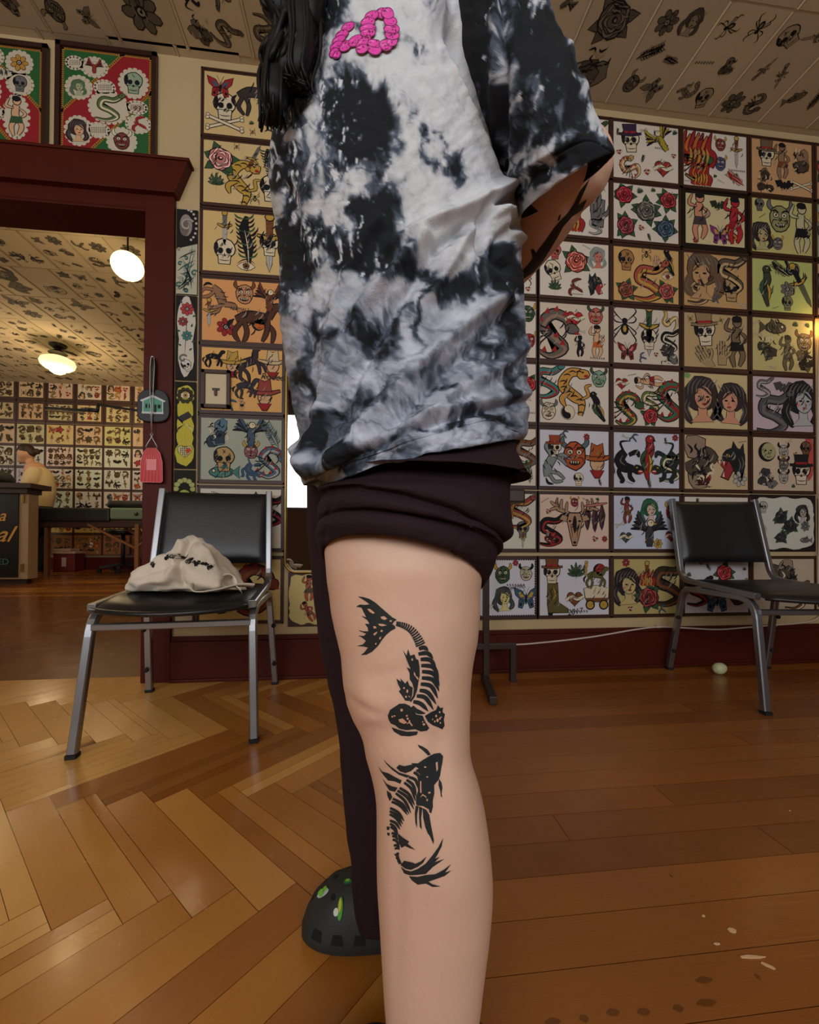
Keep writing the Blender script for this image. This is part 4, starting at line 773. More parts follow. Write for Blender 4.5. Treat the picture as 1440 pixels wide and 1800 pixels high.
def d3(A,hw,hh):
    A.poly([(-hw,-hh),(hw,-hh),(hw,hh),(-hw,hh)],(30,28,22)); Yq=(196,186,70)
    for x,y,rx,ry in((0,.7,.85,.22),(0,.35,.75,.3),(0,0,.8,.3),(0,-.3,.8,.3),(0,-.65,.88,.3)): A.blob(x*hw,y*hh,rx*hw,ry*hh,Yq,18,.08)
    for k in range(10): a=2*PI*k/10; A.blob(.62*hw*math.cos(a),.68*hh+.14*hh*math.sin(a),.011,.011,(60,58,40),7)
    A.T.append((0,.68*hh,.034,1,0)); A.z=5; m_eye(A,YEL); A.T.pop()
    for k in range(14): x=RNG.uniform(-.7,.7)*hw; y=RNG.uniform(.0,.4)*hh; A.z=5; A.stroke([(x,y),(x,y-.012)],.002,INK)
    A.poly([(-.7*hw,.18*hh),(.3*hw,.32*hh),(.7*hw,.2*hh),(-.2*hw,.08*hh)],(60,56,56)); A.poly([(-.7*hw,.18*hh),(-.2*hw,.08*hh),(-.2*hw,.02*hh),(-.65*hw,.12*hh)],INK)
    for k in range(6): 
        a=PI*k/6;b=PI*(k+1)/6; A.poly([(0,.03*hh),(.75*hw*math.cos(a),-.14*hh+.15*hh*math.sin(a)),(.75*hw*math.cos(b),-.14*hh+.15*hh*math.sin(b))],INK if k%2 else (214,206,150))
    A.stroke([(0,-.1*hh),(0,-.4*hh)],.002,INK); A.T.append((0,-.6*hh,.045,1,0)); A.z=5; P=[(.7*(16*math.sin(t)**3)/16,.7*(13*math.cos(t)-5*math.cos(2*t)-2*math.cos(3*t)-math.cos(4*t))/16) for t in [2*PI*k/22 for k in range(22)]]; A.op(P,(206,200,150),.05)
    for i in range(-3,4):
        for j in range(-3,3):
            x,y=i*.19,j*.19+.05
            if abs(x)+abs(y)*.8<.6: A.poly([(x-.08,y+.07),(x+.08,y+.07),(x,y-.08)],INK)
    A.poly([(.05,.1),(.45,.35),(.62,.05),(.3,-.25)],(206,70,40)); A.T.pop()
strip(1.347,.955,(190,182,80),'c','narrow yellow painting of an eye, an umbrella and a checkered heart',d3,3)
def d4(A,hw,hh):
    A.poly([(-hw,-hh),(hw,-hh),(hw,hh),(-hw,hh)],(34,34,26))
    for k in range(7): a=k*PI/6; A.blob(.8*hw*math.cos(a),.25*hh+.35*hh*math.sin(a),.013,.011,(176,180,110),8,o=.0015)
    for q,c in((.9,(170,176,90)),(.68,(40,40,34)),(.5,(190,190,130)),(.28,(50,52,44))): A.blob(0,-.45*hh,q*hw,q*.75*hh,c,16)
strip(.948,.72,(176,178,110),'d','lowest painted strip, a yellow and black scalloped arch above the chair',d4,4)
# ---- far room wall of flash
fm=random.Random(9)
FP=[(206,186,140),(196,168,112),(212,200,170),(190,150,100),(206,196,176),(200,190,150)]
NAMES=['skull','rose','snake','dagger','panther','butter','lady','tiger','mask','flame','flower','bat','fish','eagle','beast','figure','hatman','horse','dragon','bird','heart','spider']
ordw=['first','second','third','fourth','fifth','sixth','seventh','eighth']
fi=0
for ci in range(7):
    for ri in range(8):
        x0=-5.232+.381*ci; z0=2.872-.312*ri
        if ri<2: w_,h_=.31,.225; px_,pz=.033,.042; x0+=.02; z0-=.02
        else: w_,h_=.348,.272; px_,pz=.015,.018
        if ci<2 and ri in(6,7): continue
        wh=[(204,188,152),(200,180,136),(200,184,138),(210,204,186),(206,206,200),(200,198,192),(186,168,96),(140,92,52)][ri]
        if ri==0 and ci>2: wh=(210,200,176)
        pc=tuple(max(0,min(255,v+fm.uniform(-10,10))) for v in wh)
        mono=(180,140,90) if fm.random()<.35 and ri>0 else None
        if ci<2: mono=(170,140,100)
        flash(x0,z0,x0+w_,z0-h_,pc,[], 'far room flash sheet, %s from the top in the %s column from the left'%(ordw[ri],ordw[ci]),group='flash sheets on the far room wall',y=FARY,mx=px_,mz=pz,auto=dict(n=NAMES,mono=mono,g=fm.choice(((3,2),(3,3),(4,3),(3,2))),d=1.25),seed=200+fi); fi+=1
# ------------------------------------------------------------------ lettering helper
def text_mesh(name,body,size,fn,m,parent=None,shear=0,off=0,space=1.):
    cu=bpy.data.curves.new('t','FONT'); cu.body=body; cu.size=size; cu.align_x='CENTER'; cu.align_y='CENTER'; cu.shear=shear; cu.offset=off; cu.space_character=space
    to=bpy.data.objects.new('t',cu); COL.objects.link(to)
    dg=bpy.context.evaluated_depsgraph_get(); me_=bpy.data.meshes.new_from_object(to.evaluated_get(dg))
    V=[fn(v.co.x,v.co.y) for v in me_.vertices]; F=[tuple(p.vertices) for p in me_.polygons]
    bpy.data.objects.remove(to); bpy.data.meshes.remove(me_); bpy.data.curves.remove(cu)
    return mesh_obj(name,V,F,m,parent)
INKM=mat('pen_ink',(40,34,34),.6)
def sheet_text(label_start,body,size,u,v,rot=0,m=None,shear=0):
    o=next((q for q in COL.objects if q.get('label','').startswith(label_start)),None)
    c_,s_=math.cos(rot),math.sin(rot)
    text_mesh('lettering',body,size,lambda a,b:(u+a*c_-b*s_,-.0145,v+a*s_+b*c_),m or INKM,o,shear)
sheet_text('orange flash','ANIMALS',.021,-.012,.008,-.05)
sheet_text('yellow-orange','Rodeo',.04,.135,.018,-.04,shear=.3)
sheet_text('white flash sheet of four','MONSTERS',.021,.075,.0,.12)
sheet_text('flash sheet with a cowboy','2017',.04,.0,-.122,.12,shear=.2)
sheet_text('framed red and green sheet with a coiled','93',.034,.125,-.012,0,mat('red_ink',(120,30,34),.6),.3)
# ------------------------------------------------------------------ stacking chairs
STEEL=mat('brushed_steel',(150,152,156),.34,metal=.9,var=.06,vscale=20)
VINYL=mat('black_vinyl',(24,25,26),.36,spec=.5,bump=.12,bscale=220,var=.1)
RUB=mat('black_rubber',(16,16,16),.7)
def bend(pts,r,k=5):
    out=[Vector(pts[0])]
    for i in range(1,len(pts)-1):
        a,b,c=Vector(pts[i-1]),Vector(pts[i]),Vector(pts[i+1]); p=b+(a-b).normalized()*r; q=b+(c-b).normalized()*r
        for j in range(k+1):
            t=j/k; out.append((1-t)**2*p+2*t*(1-t)*b+t*t*q)
    out.append(Vector(pts[-1])); return out
def cushion(nx,ny,f,th):
    """top surface f(u,v)->(x,y,z,n) u,v in -1..1; puffy closed slab"""
    V=[];F=[]
    for side in(0,1):
        for i in range(nx+1):
            for j in range(ny+1):
                u,v=-1+2*i/nx,-1+2*j/ny; e=max(0,(1-abs(u)**6))*max(0,(1-abs(v)**6)); p,n=f(u,v)
                V.append(Vector(p)+Vector(n)*((e**.5)*th*(1 if side==0 else -.45)))
    m_=(nx+1)*(ny+1); ix=lambda s,i,j:s*m_+i*(ny+1)+j
    for i in range(nx):
        for j in range(ny):
            F.append((ix(0,i,j),ix(0,i+1,j),ix(0,i+1,j+1),ix(0,i,j+1))); F.append((ix(1,i,j),ix(1,i,j+1),ix(1,i+1,j+1),ix(1,i+1,j)))
    return V,F
def stacking_chair(label):
    root=empty('stacking_chair',(0,0,0),0,label,'chair','stacking chairs by the wall')
    for s in(-1,1):
        x=s*.232; xr=s*.25
        b=MB(); b.tube(bend([(x*.93,.290,.850),(x*.98,.205,.452),(x,-.215,.425)],.06),.0125,sq=(1,0,0)); b.build('side_rail',STEEL,root,bevel=.001)
        lf=MB(); lf.tube(bend([(xr,.262,.012),(x,.185,.412),(x,.0,.412)],.055),.0125,sq=(1,0,0)); o=lf.build('leg',STEEL,root)
        MB().box((xr,.263,.006),(.028,.028,.012)).build('foot_cap',RUB,o)
        for z in(.1,.27): MB().lathe([(.0,0),(.009,.001),(.009,.01),(0,.012)],(xr-s*0,.262-(z/.437)*.077-.012,z),12,Matrix.Rotation(PI/2,3,'X')).build('bumper',RUB,o,True)
        lf=MB(); lf.tube(bend([(xr*1.0,-.265,.012),(x,-.205,.412),(x,.0,.412)],.075,8),.0125,sq=(1,0,0)); o=lf.build('leg',STEEL,root)
        MB().box((xr,-.266,.006),(.028,.028,.012)).build('foot_cap',RUB,o)
    b=MB(); b.tube([(-.228,-.215,.366),(.228,-.215,.366)],.0105,sq=(0,1,0)); b.build('crossbar',STEEL,root)
    b=MB(); b.tube([(-.222,.185,.43),(.222,.185,.43)],.011,8); b.tube([(-.222,-.05,.412),(.222,-.05,.412)],.009,8); b.build('under_bar',RUB,root)
    def fs(u,v):
        fr=-.235-.075*(1-u*u); y=fr+(v+1)/2*(.205-fr); z=.442-.022*max(0,-v)**3-.006*(1-u*u)
        return (u*.222,y,z),(0,0,1)
    V,F=cushion(28,24,fs,.022); st=mesh_obj('seat',V,F,VINYL,root,True)
    p=MB(); p.tube([(u*.222,-.235-.075*(1-u*u)-.002,.422-.006*(1-u*u)) for u in np.linspace(-1,1,17)],.0085,8); p.build('piping',VINYL,st,True)
    def fb(u,v):
        z=.535+(v+1)/2*.305; y=.208+(z-.475)*.257-.018*(1-u*u)*-1; y+= -.01
        pk=.004*math.exp(-((u-.1)/.05)**2)*math.exp(-((v-.75)/.25)**2)+.004*math.exp(-((u+.08)/.04)**2)*math.exp(-((v-.8)/.2)**2)
        return (u*.212,y,z),(0,-.97,.24)
    V,F=cushion(28,24,fb,.024); mesh_obj('backrest',V,F,VINYL,root,True)
    return root
def copy_tree(o,parent=None):
    c=o.copy(); COL.objects.link(c)
    if parent: c.parent=parent
    for ch in [q for q in list(COL.objects) if q.parent==o]: copy_tree(ch,c)
    return c
ch1=stacking_chair('black vinyl and steel stacking chair holding the crumpled canvas bag')
ch1.location=(-.615,1.583,0); ch1.rotation_euler=(0,0,.09)
ch2=copy_tree(ch1); ch2['label']='empty black vinyl and steel stacking chair at the right, above the pale egg'
ch2.location=(1.742,1.612,0); ch2.rotation_euler=(0,0,-.07)
# ------------------------------------------------------------------ canvas bag on the left chair
CANV=mat('natural_canvas',(224,212,192),.9,var=.06,vscale=14,bump=.35,bscale=420,sheen=.2)
def bag():
    base=Vector((-.60,1.475,.463)); root=empty('canvas_bag',base,0,'crumpled natural canvas tote bag lying on the left chair seat','bag')
    n=90; V=[];F=[]
    prof=[(-1,.0),(-.93,.36),(-.75,.5),(-.5,.66),(-.25,.86),(-.02,1.0),(.2,.97),(.45,.84),(.66,.55),(.84,.26),(1,.0)]
    px_=np.array([p[0] for p in prof]); pz=np.array([p[1] for p in prof])
    for i in range(n+1):
        u=-1+2*i/n; hz=float(np.interp(u,px_,pz))*.172; dp=.14*(1-abs(u)**2.6)**.5*(1+.1*u)
        for j in range(n):
            a=2*PI*j/n; ca_,sa_=math.cos(a),math.sin(a)
            y=-ca_*dp; z=hz*.5+sa_*hz*.5
            e=.5*(1+sa_); y*=(1-.55*e**1.5)
            V.append([u*.178,y,max(z,.0)])
    V=np.array(V)
    nn=fnoise(V*np.array([14,18,14]),3,3)[:,None]; rd=np.abs(fnoise(V*np.array([9,11,13])+4,8,2))[:,None]
    c=np.array([0,0,.05]); d=V-c; d/=np.linalg.norm(d,axis=1)[:,None]+1e-6
    x,z=V[:,0],V[:,2]
    seam=np.exp(-((z-(.045+.35*(x+.13)))/.006)**2)*(V[:,1]<0)*(x<.02)
    crease=np.exp(-((x-.02-.12*(.1-z))/.012)**2)*(V[:,1]<0)
    disp=.02*nn[:,0]-.05*rd[:,0]+.016-.008*seam-.026*crease*(z>.02)
    V=V+d*disp[:,None]; V[:,2]=np.maximum(V[:,2],0.0)
    for i in range(n):
        for j in range(n): F.append((i*n+j,i*n+(j+1)%n,(i+1)*n+(j+1)%n,(i+1)*n+j))
    F.append(tuple(range(n))[::-1]); F.append(tuple(n*n+k for k in range(n)))
    mesh_obj('bag_body',V,F,CANV,root,True)
    def strap(P,w,name='strap',tw=0):
        P=smooth_path(P,8); V=[];F=[]
        for i,p in enumerate(P):
            t=P[min(i+1,len(P)-1)]-P[max(i-1,0)]; t/=np.linalg.norm(t); sd=np.cross(t,[0,math.sin(tw*i/len(P)),math.cos(tw*i/len(P))]); sd/=np.linalg.norm(sd)+1e-9
            up=np.cross(sd,t)
            for a,b in((-1,0),(1,0),(1,1),(-1,1)): V.append(p+sd*a*w/2+up*b*.003)
        m_=len(P)
        for i in range(m_-1):
            for k in range(4): F.append((i*4+k,i*4+(k+1)%4,(i+1)*4+(k+1)%4,(i+1)*4+k))
        F.append((3,2,1,0)); F.append(tuple((m_-1)*4+k for k in range(4)))
        mesh_obj(name,V,F,CANV,root,True)
    strap([(.06,-.13,.035),(.075,-.13,.008),(.13,-.115,.01),(.19,-.08,.022),(.235,-.06,.018)],.03,tw=.6)
    strap([(.135,-.06,.05),(.165,-.07,.055),(.18,-.075,.02),(.2,-.09,.006)],.026,tw=.9)
    # dark printed scrawl near the crown
    bv=BVHTree.FromPolygons([Vector(v) for v in V],F)
    global RNG; RNG=random.Random(4); A=Art()
    for k in range(7): A.z=0; A.push(-.03+.021*k,.0+(.012 if k<3 else -.006*(k-3)),.013,k); m_beast(A,(70,64,70)); A.pop()
    A.push(-.075,-.012,.012,1); m_beast(A,(60,60,70)); A.pop()
    VV=[];FF_=[];C=[]
    for p,c_ in zip(A.P,A.C):
        q=[]
        for u,v in p:
            h=bv.ray_cast(Vector((u+.01,-.35,.135+v-.2*0)),Vector((0,1,-.12)))
            if h[0] is None: break
            q.append(h[0]+h[1]*(.0006 if h[1].y<0 else -.0006)+Vector((0,-.0006,0)))
        if len(q)==len(p): m_=len(VV); VV.extend(q); FF_.append(tuple(range(m_,m_+len(q)))); C.append((*lin(c_),1))
    if FF_: mesh_obj('print',VV,FF_,ART,root,False,C)
bag()
# ------------------------------------------------------------------ light switch set into the cowboy sheet
sw=MB(); 
for a,b in(((-.0625,-.018,-.086),(-.047,0,.086)),((.047,-.018,-.086),(.0625,0,.086)),((-.0625,-.018,.07),(.0625,0,.086)),((-.0625,-.018,-.086),(.0625,0,-.07))): sw.bb(a,b)
o=sw.build('light_switch',MOUNT,loc=(-.672,W-.010,1.316),bevel=.001); tag(o,'cream switch plate in a small brown frame cut into the cowboy sheet','light switch')
IV=mat('ivory_plastic',(206,188,148),.4)
MB().bb((-.047,-.009,-.07),(.047,-.003,.07)).build('switch_plate',IV,o,bevel=.002)
MB().bb((-.016,-.0125,-.006),(.016,-.009,.004)).bb((-.005,-.02,-.03),(.005,-.009,-.004)).build('toggle',mat('dark_toggle',(60,44,34),.5),o)
# ------------------------------------------------------------------ black paddle and red swatter hanging on the door surround
YC=W-.022
o=empty('hanging_paddle',(-.931,YC,1.225),0,'black rounded paddle painted with a small teal house, hung on the door surround','paddle')
P=[]
for k in range(40):
    a=2*PI*k/40; e=(abs(math.cos(a))**3.2+abs(math.sin(a))**3.2)**(-1/3.2); P.append((.067*e*math.cos(a)*(1-.06*math.sin(a)),.073*e*math.sin(a)))
MB().prism(P,.012,lambda u,v,n:(u,-.016+n,v)).build('paddle_blade',mat('matte_black',(28,32,36),.45),o,bevel=.004)
hd=MB(); hd.tube([(0,-.01,.06),(0,-.012,.1),(0,-.012,.17),(0,-.012,.205)],[.011,.009,.011,.008],10); hd.build('handle',mat('matte_black'),o,True)
A=Art(); Wt=(206,212,206); Tl=(96,160,142)
A.poly([(-.053,.022),(0,.047),(.053,.022),(.048,.016),(.043,.018),(.043,-.036),(-.043,-.036),(-.043,.018),(-.048,.016)],Wt)
A.poly([(-.039,-.03),(.039,-.03),(.039,.019),(0,.037),(-.039,.019)],Tl)
for x in(-.026,-.012): A.z=3; A.poly([(x-.004,-.012),(x+.004,-.012),(x+.004,.006),(x-.004,.006)],(30,40,40))
A.z=3; A.poly([(.006,-.03),(.016,-.03),(.016,.004),(.006,.004)],(40,52,50)); A.z=3; A.poly([(.021,-.012),(.033,-.012),(.033,.004),(.021,.004)],(34,46,44)); A.z=3; A.poly([(-.045,-.037),(.045,-.037),(.045,-.028),(-.045,-.028)],Wt)
for k in range(7): A.z=4; A.stroke([(-.04+k*.013,-.035),(-.038+k*.013,-.03)],.0016,(60,80,76))
V=[];F=[];C=[]
for p,c,z in zip(A.P,A.C,A.Z):
    m_=len(V); V.extend([(u,-.0164-.0003*z,v) for u,v in p]); F.append(tuple(range(m_,m_+len(p)))); C.append((*lin(c),1))
mesh_obj('painted_house',V,F,ART,o,False,C)
o=empty('fly_swatter',(-.932,YC-.022,1.0),0,'red plastic fly swatter hanging upside down by its twisted wire handle','fly swatter')
RP=mat('red_plastic',(204,30,40),.4); WI=mat('pale_wire',(176,172,164),.35,metal=.6)
wr=MB(); wr.tube([(.0,.0,.105),(.003,-.004,.2),(.007,-.004,.3),(.009,0,.40),(.006,0,.437),(0,0,.442),(-.006,0,.437),(-.009,0,.40),(-.007,-.004,.3),(-.003,-.004,.2),(0,0,.105)],.0017,8)
wr.tube([(0,0,.105),(.005,0,.095),(0,0,.085),(.022,0,.045),(.022,0,.035)],.0017,8); wr.tube([(0,0,.105),(-.005,0,.095),(0,0,.085),(-.022,0,.045),(-.022,0,.035)],.0017,8); wr.build('wire_handle',WI,o,True)
out=[(-.018,.035),(.018,.035),(.034,.015),(.044,-.025),(.046,-.108),(.04,-.114),(-.04,-.114),(-.046,-.108),(-.044,-.025),(-.034,.015)]
MB().prism(out,.002,lambda u,v,n:(u,.004+n,v)).build('swatter_blade',RP,o,bevel=.0006)
g=MB()
for k in range(7):
    t=-1+2*k/6; g.tube([(t*.016,.0025,.03),(t*.036,.0025,-.02),(t*.043,.0025,-.112)],.0013,6)
g.tube([(*(u for u in(p[0],)),.0025,p[1]) for p in out+out[:1]],.0018,6); g.build('ribs',mat('pink_plastic',(236,136,138),.4),o,True)
MB().bb((-.021,.0005,-.062),(.021,.003,-.012)).build('centre_panel',mat('pink_plastic'),o,bevel=.001)
nl=MB().lathe([(0,0),(.004,.001),(.004,.003),(.0015,.004),(.0015,.03),(0,.031)],(-.931,YC-.03,1.437),10,Matrix.Rotation(-PI/2,3,'X')).build('nail',STEEL); tag(nl,'small nail in the door surround holding the swatter','nail')
# ------------------------------------------------------------------ wall mirror
BR=mat('aged_brass',(168,140,84),.3,metal=.9)
def rrect(x0,x1,z0,z1,r,k=8):
    P=[]
    for cx,cz,a0 in((x1-r,z1-r,0),(x0+r,z1-r,PI/2),(x0+r,z0+r,PI),(x1-r,z0+r,1.5*PI)):
        for j in range(k+1): a=a0+PI/2*j/k; P.append((cx+r*math.cos(a),cz+r*math.sin(a)))
    return P
o=empty('wall_mirror',(-.13,W,1.0),0,'tall brass-framed wall mirror with rounded corners behind the person','mirror')
R=rrect(-.232,.232,-.512,.45,.05)
MB().tube([(u,-.022,v) for u,v in R],.0065,8,closed=True).build('mirror_frame',BR,o,True)
MB().prism(R,.014,lambda u,v,n:(u,-.018+n,v)).build('mirror_glass',mat('silvered_glass',(232,236,236),.015,metal=1.),o)
# ------------------------------------------------------------------ brown metal stand
BM=mat('brown_metal',(62,50,42),.4,metal=.3,spec=.5)
o=empty('metal_stand',(.545,1.80,0),0,'brown square-tube metal stand behind the bare leg, foot towards us','stand')
MB().bar((0,0,.02),(0,0,.80),.026,.026,(0,1,0)).build('post',BM,o,bevel=.002)
MB().bar((.0,.03,.018),(-.048,-.26,.018),.03,.03).build('foot',BM,o,bevel=.002)
MB().bar((-.3,0,.16),(.135,0,.16),.024).build('cross_tube',BM,o,bevel=.002)
MB().bar((.125,0,.172),(.125,0,.0),.026,.026,(0,1,0)).build('leg',BM,o,bevel=.002)
MB().bar((-.3,0,.172),(-.3,0,.0),.026,.026,(0,1,0)).build('leg',BM,o,bevel=.002)
MB().bb((-.36,-.05,.805),(.165,.05,.865)).build('top_pad',BM,o,bevel=.008)
# ------------------------------------------------------------------ cord, wall bulb, egg, scraps
CORD=mat('white_cord',(206,190,176),.5)
cd=MB(); P=[(.672,1.918,.135),(.8,1.925,.134),(1.1,1.925,.158),(1.35,1.925,.192),(1.477,1.925,.203),(1.62,1.925,.196),(1.8,1.925,.184),(1.95,1.925,.19),(2.12,1.925,.2),(2.3,1.925,.21),(2.4,1.93,.235),(2.43,1.932,.29),(2.41,1.935,.37),(2.4,1.928,.5),(2.405,1.928,.8),(2.40,1.928,1.1),(2.405,1.928,1.5),(2.425,1.935,1.74)]
cd.tube(smooth_path(P,5),.0042,8)
co=cd.build('power_cord',CORD,smooth=True); tag(co,'white cord draped along the baseboard and up to the wall bulb','cord')
MB().box((1.477,1.928,.205),(.016,.014,.012)).box((2.135,1.928,.202),(.016,.014,.012)).build('cord_clip',CORD,co)
o=empty('wall_bulb',(2.43,1.9,1.79),0,'small warm glowing bulb at the right picture edge','bulb')
MB().lathe([(.0,-.045),(.012,-.042),(.022,-.03),(.027,-.01),(.024,.012),(.013,.03),(.011,.04)],(0,0,0),20).build('glass',mat('warm_bulb',(255,230,170),.3,emis=(255,196,110),estr=14),o,True)
MB().lathe([(.0,.036),(.014,.036),(.015,.07),(.006,.08),(0,.08)],(0,0,0),16).build('socket',BR,o,True)
MB().tube([(0,0,.075),(0,.01,.1),(.0,.04,.1)],.004,8).build('bracket',BR,o,True)
point_lamp('wall_bulb_light',(2.43,1.86,1.78),.03,.9,(1,.68,.34))
eg=MB().lathe([(.027*math.sqrt(max(0,1-t*t))*(1-.1*t),.033*t) for t in np.linspace(-1,1,20)],(0,0,0),28,Matrix.Rotation(math.radians(78),3,'Y')).build('egg',mat('pale_green_shell',(206,210,160),.4,sub=0),loc=(1.70,1.80,.027),smooth=True); tag(eg,'pale green egg lying on the floor under the right chair','egg')
SCR=mat('paper_scrap',(214,176,130),.7)
for i,(x,y,dx,dy,lb) in enumerate(((1287,1635,.007,.005,'small pale wood chip on the boards, topmost of the big scraps'),(1261,1659,.006,.002,'thin pale sliver just left of the chip'),(1322,1682,.02,.003,'long pale splinter on the boards at lower right'),(1350,1697,.011,.003,'short slanted splinter beside the long one'),(1389,1425,.002,.002,'tiny pale crumb on the boards at far right'),(1237,1610,.003,.002,'tiny pale crumb above the wood chip'))):
    p=on_floor(x,y,.001); q=random.Random(i); n=7
    pts=[(dx*math.cos(2*PI*k/n)*q.uniform(.7,1.1),dy*math.sin(2*PI*k/n)*q.uniform(.6,1.2)) for k in range(n)]
    r=-.1 if i!=3 else -.7; c_,s_=math.cos(r),math.sin(r)
    s_o=MB().prism(pts,.0014,lambda u,v,n_:(u*c_-v*s_,u*s_+v*c_,n_)).build('floor_scrap',SCR,loc=(p[0],p[1],.0002)); tag(s_o,lb,'scrap','pale scraps on the floor')
# nail pits in the boards (part of the floor surface)
bm=bmesh.new(); bm.from_mesh(floor.data); cl=bm.loops.layers.float_color['Pk']; ul=bm.loops.layers.uv['UVMap']
for x,y,l in((972,1797,.012),(1027,1791,.007),(1078,1780,.01),(1132,1779,.01),(1193,1773,.008),(1242,1763,.016),(1238,1723,.014),(1332,1717,.003),(1180,1540,.002)):
    p=on_floor(x,y); vs_=[bm.verts.new((p[0]+l*math.cos(2*PI*k/10),p[1]+.0022*math.sin(2*PI*k/10)*(2 if abs(math.cos(2*PI*k/10))<.5 else 1),.0006)) for k in range(10)]
    f=bm.faces.new(vs_)
    for lp in f.loops: lp[cl]=(-.9,0,0,1)
bm.to_mesh(floor.data); bm.free()
# ------------------------------------------------------------------ far room
def fz(y): return rampz(y)
OPAL=lambda s: mat('opal_glass_%d'%int(s*10),(255,244,200),.2,emis=(255,226,150),estr=s)
# pendant globe
cp=on_floor(225,398,CEIL); gc=on_y(225.5,468,cp[1]); D=np.dot(gc-CC,CF); r=.100
o=empty('pendant_lamp',(cp[0],cp[1],CEIL),0,'round glowing opal globe on a thin stem in the far room','ceiling lamp')
zg=gc[2]-CEIL
MB().lathe([(0,0),(.085,0),(.085,-.012),(.03,-.024),(0,-.025)],(0,0,0),24).build('canopy',mat('dark_bronze',(40,34,28),.4,metal=.5),o)
MB().tube([(0,0,-.02),(0,0,zg+r*.86)],.006,8).build('stem',mat('dark_bronze'),o,True)
MB().lathe([(.0,r*.95),(.03,r*.95),(.034,r*.8),(0,r*.8)],(0,0,zg),16).build('collar',mat('dark_bronze'),o,True)
MB().lathe([(r*math.sqrt(max(0,1-t*t)),r*.9*t) for t in np.linspace(-1,1,20)],(0,0,zg),28).build('globe',OPAL(3.2),o,True)
point_lamp('pendant_light',(cp[0],cp[1],gc[2]-.16),.1,16,(1,.74,.42))
# schoolhouse lamp
cp=on_floor(102,606,CEIL); gc=on_y(99,641,cp[1])
o=empty('schoolhouse_lamp',(cp[0],cp[1],CEIL),0,'wide stepped schoolhouse ceiling lamp glowing yellow in the far room','ceiling lamp')
zg=gc[2]-CEIL
MB().lathe([(0,0),(.085,0),(.08,-.02),(.045,-.045),(.03,-.05),(.03,zg*0-.06),(.09,-.1),(0,-.1)],(0,0,0),24).build('fitter',mat('dark_bronze'),o)
MB().lathe([(a*.76,b*.8) for a,b in ((0,-.155),(.05,-.152),(.09,-.13),(.1,-.105),(.155,-.085),(.205,-.045),(.218,.0),(.2,.04),(.13,.075),(.085,.08),(0,.08))],(0,0,zg+.02),32).build('shade',OPAL(1.5),o,True)
point_lamp('schoolhouse_light',(cp[0],cp[1],gc[2]-.3),.12,26,(1,.74,.42))
# counter
YF=4.9
CRW=mat('cream_paint',(176,150,112),.5,var=.06); SGN=mat('black_sign_panel',(14,16,16),.35)
xr=on_y(46,1000,YF)[0]; xs_=on_y(30,1000,YF)[0]; zb=fz(YF)+.06; zt=on_y(60,860,YF)[2]
o=empty('reception_counter',(xs_,YF,fz(YF)),0,'cream counter with a black painted sign panel and dark top','counter'); ox_=Vector((xs_,YF,fz(YF)))
def cb(name,a,b,m,par=o,bev=.003): return MB().bb(Vector(a)-ox_,Vector(b)-ox_).build(name,m,par,bevel=bev)
cb('body',(xs_-1.1,YF+.02,zb),(xr,YF+.16,zt),CRW); cb('plinth',(xs_-1.1,YF+.06,fz(YF)-.02),(xr-.04,YF+.13,zb),mat('dark_brown_wood'))
pn=cb('sign_panel',(xs_-1.05,YF+.005,zb+.02),(xs_,YF+.02,zt-.005),SGN)
for z in(zb+.08,zt-.15): cb('hinge',(xs_+.03,YF+.0,z),(xs_+.055,YF+.02,z+.09),BR)
cb('counter_top',(xs_-1.15,YF-.06,zt+.005),(on_y(62,850,YF)[0],YF+.24,zt+.06),mat('dark_brown_wood')); cb('apron',(xs_-1.1,YF-.03,zt-.05),(xr+.02,YF+.18,zt+.005),mat('dark_brown_wood'))
GD=mat('gold_sign_paint',(214,160,70),.5); TS=mat('teal_sign_paint',(50,120,110),.5)
def sg(body,size,x,y,m,shear=.35,off=.002):
    p=on_y(x,y,YF); text_mesh('sign_lettering',body,size,lambda a,b:(p[0]+a-ox_[0],.002,p[2]+b-ox_[2]),m,pn,shear,off)
sg('a',.17,3,907,GD); sg('al',.24,5,940,GD,.5); sg('ED',.095,5,988,TS,0,0)
bk=MB().lathe([(.0,.0),(.16,.0),(.17,.05),(.13,.12),(.06,.15),(0,.155)],(0,0,0),24).build('black_bag',mat('black_fabric',(18,18,20),.8),loc=(on_y(-6,838,YF+.1)[0],YF+.08,zt+.06),smooth=True); tag(bk,'rounded black bag standing on the counter end at far left','bag')
# massage table
Y0,Y1=5.2,5.68; X0=on_y(30,905,Y0)[0]; XM=on_y(192,905,Y0)[0]; X1=-2.15; ZT=on_y(192,893,Y0)[2]; ZB=on_y(192,913,Y0)[2]
ob=Vector(((X0+X1)/2,(Y0+Y1)/2,fz(5.5)))
o=empty('massage_table',ob,0,'folding massage table with dark green and pale green padded halves','table')
PINE=mat('pine_legs',(140,88,46),.5,var=.1,vscale=12)
def tb(name,a,b,m,bev=.02): return MB().bb(Vector(a)-ob,Vector(b)-ob).build(name,m,o,bevel=bev)
tb('dark_pad',(X0,Y0,ZB-.03),(XM,Y1,ZT),mat('dark_green_vinyl',(16,22,19),.5)); tb('pale_pad',(XM+.002,Y0,ZB),(X1,Y1,ZT+.005),mat('pale_green_vinyl',(108,130,104),.45))
tb('table_frame',(X0+.03,Y0+.03,ZB-.09),(X1-.03,Y1-.03,ZB-.005),mat('dark_brown_wood'),.003)
xl=on_y(238,990,Y0)[0]
for x in(X0+.03,xl):
    for y in(Y0+.04,Y1-.06): MB().bar(Vector((x,y,fz(y)-.01))-ob,Vector((x,y,ZB-.05))-ob,.045,.05,(0,1,0)).build('leg',PINE,o,bevel=.003)
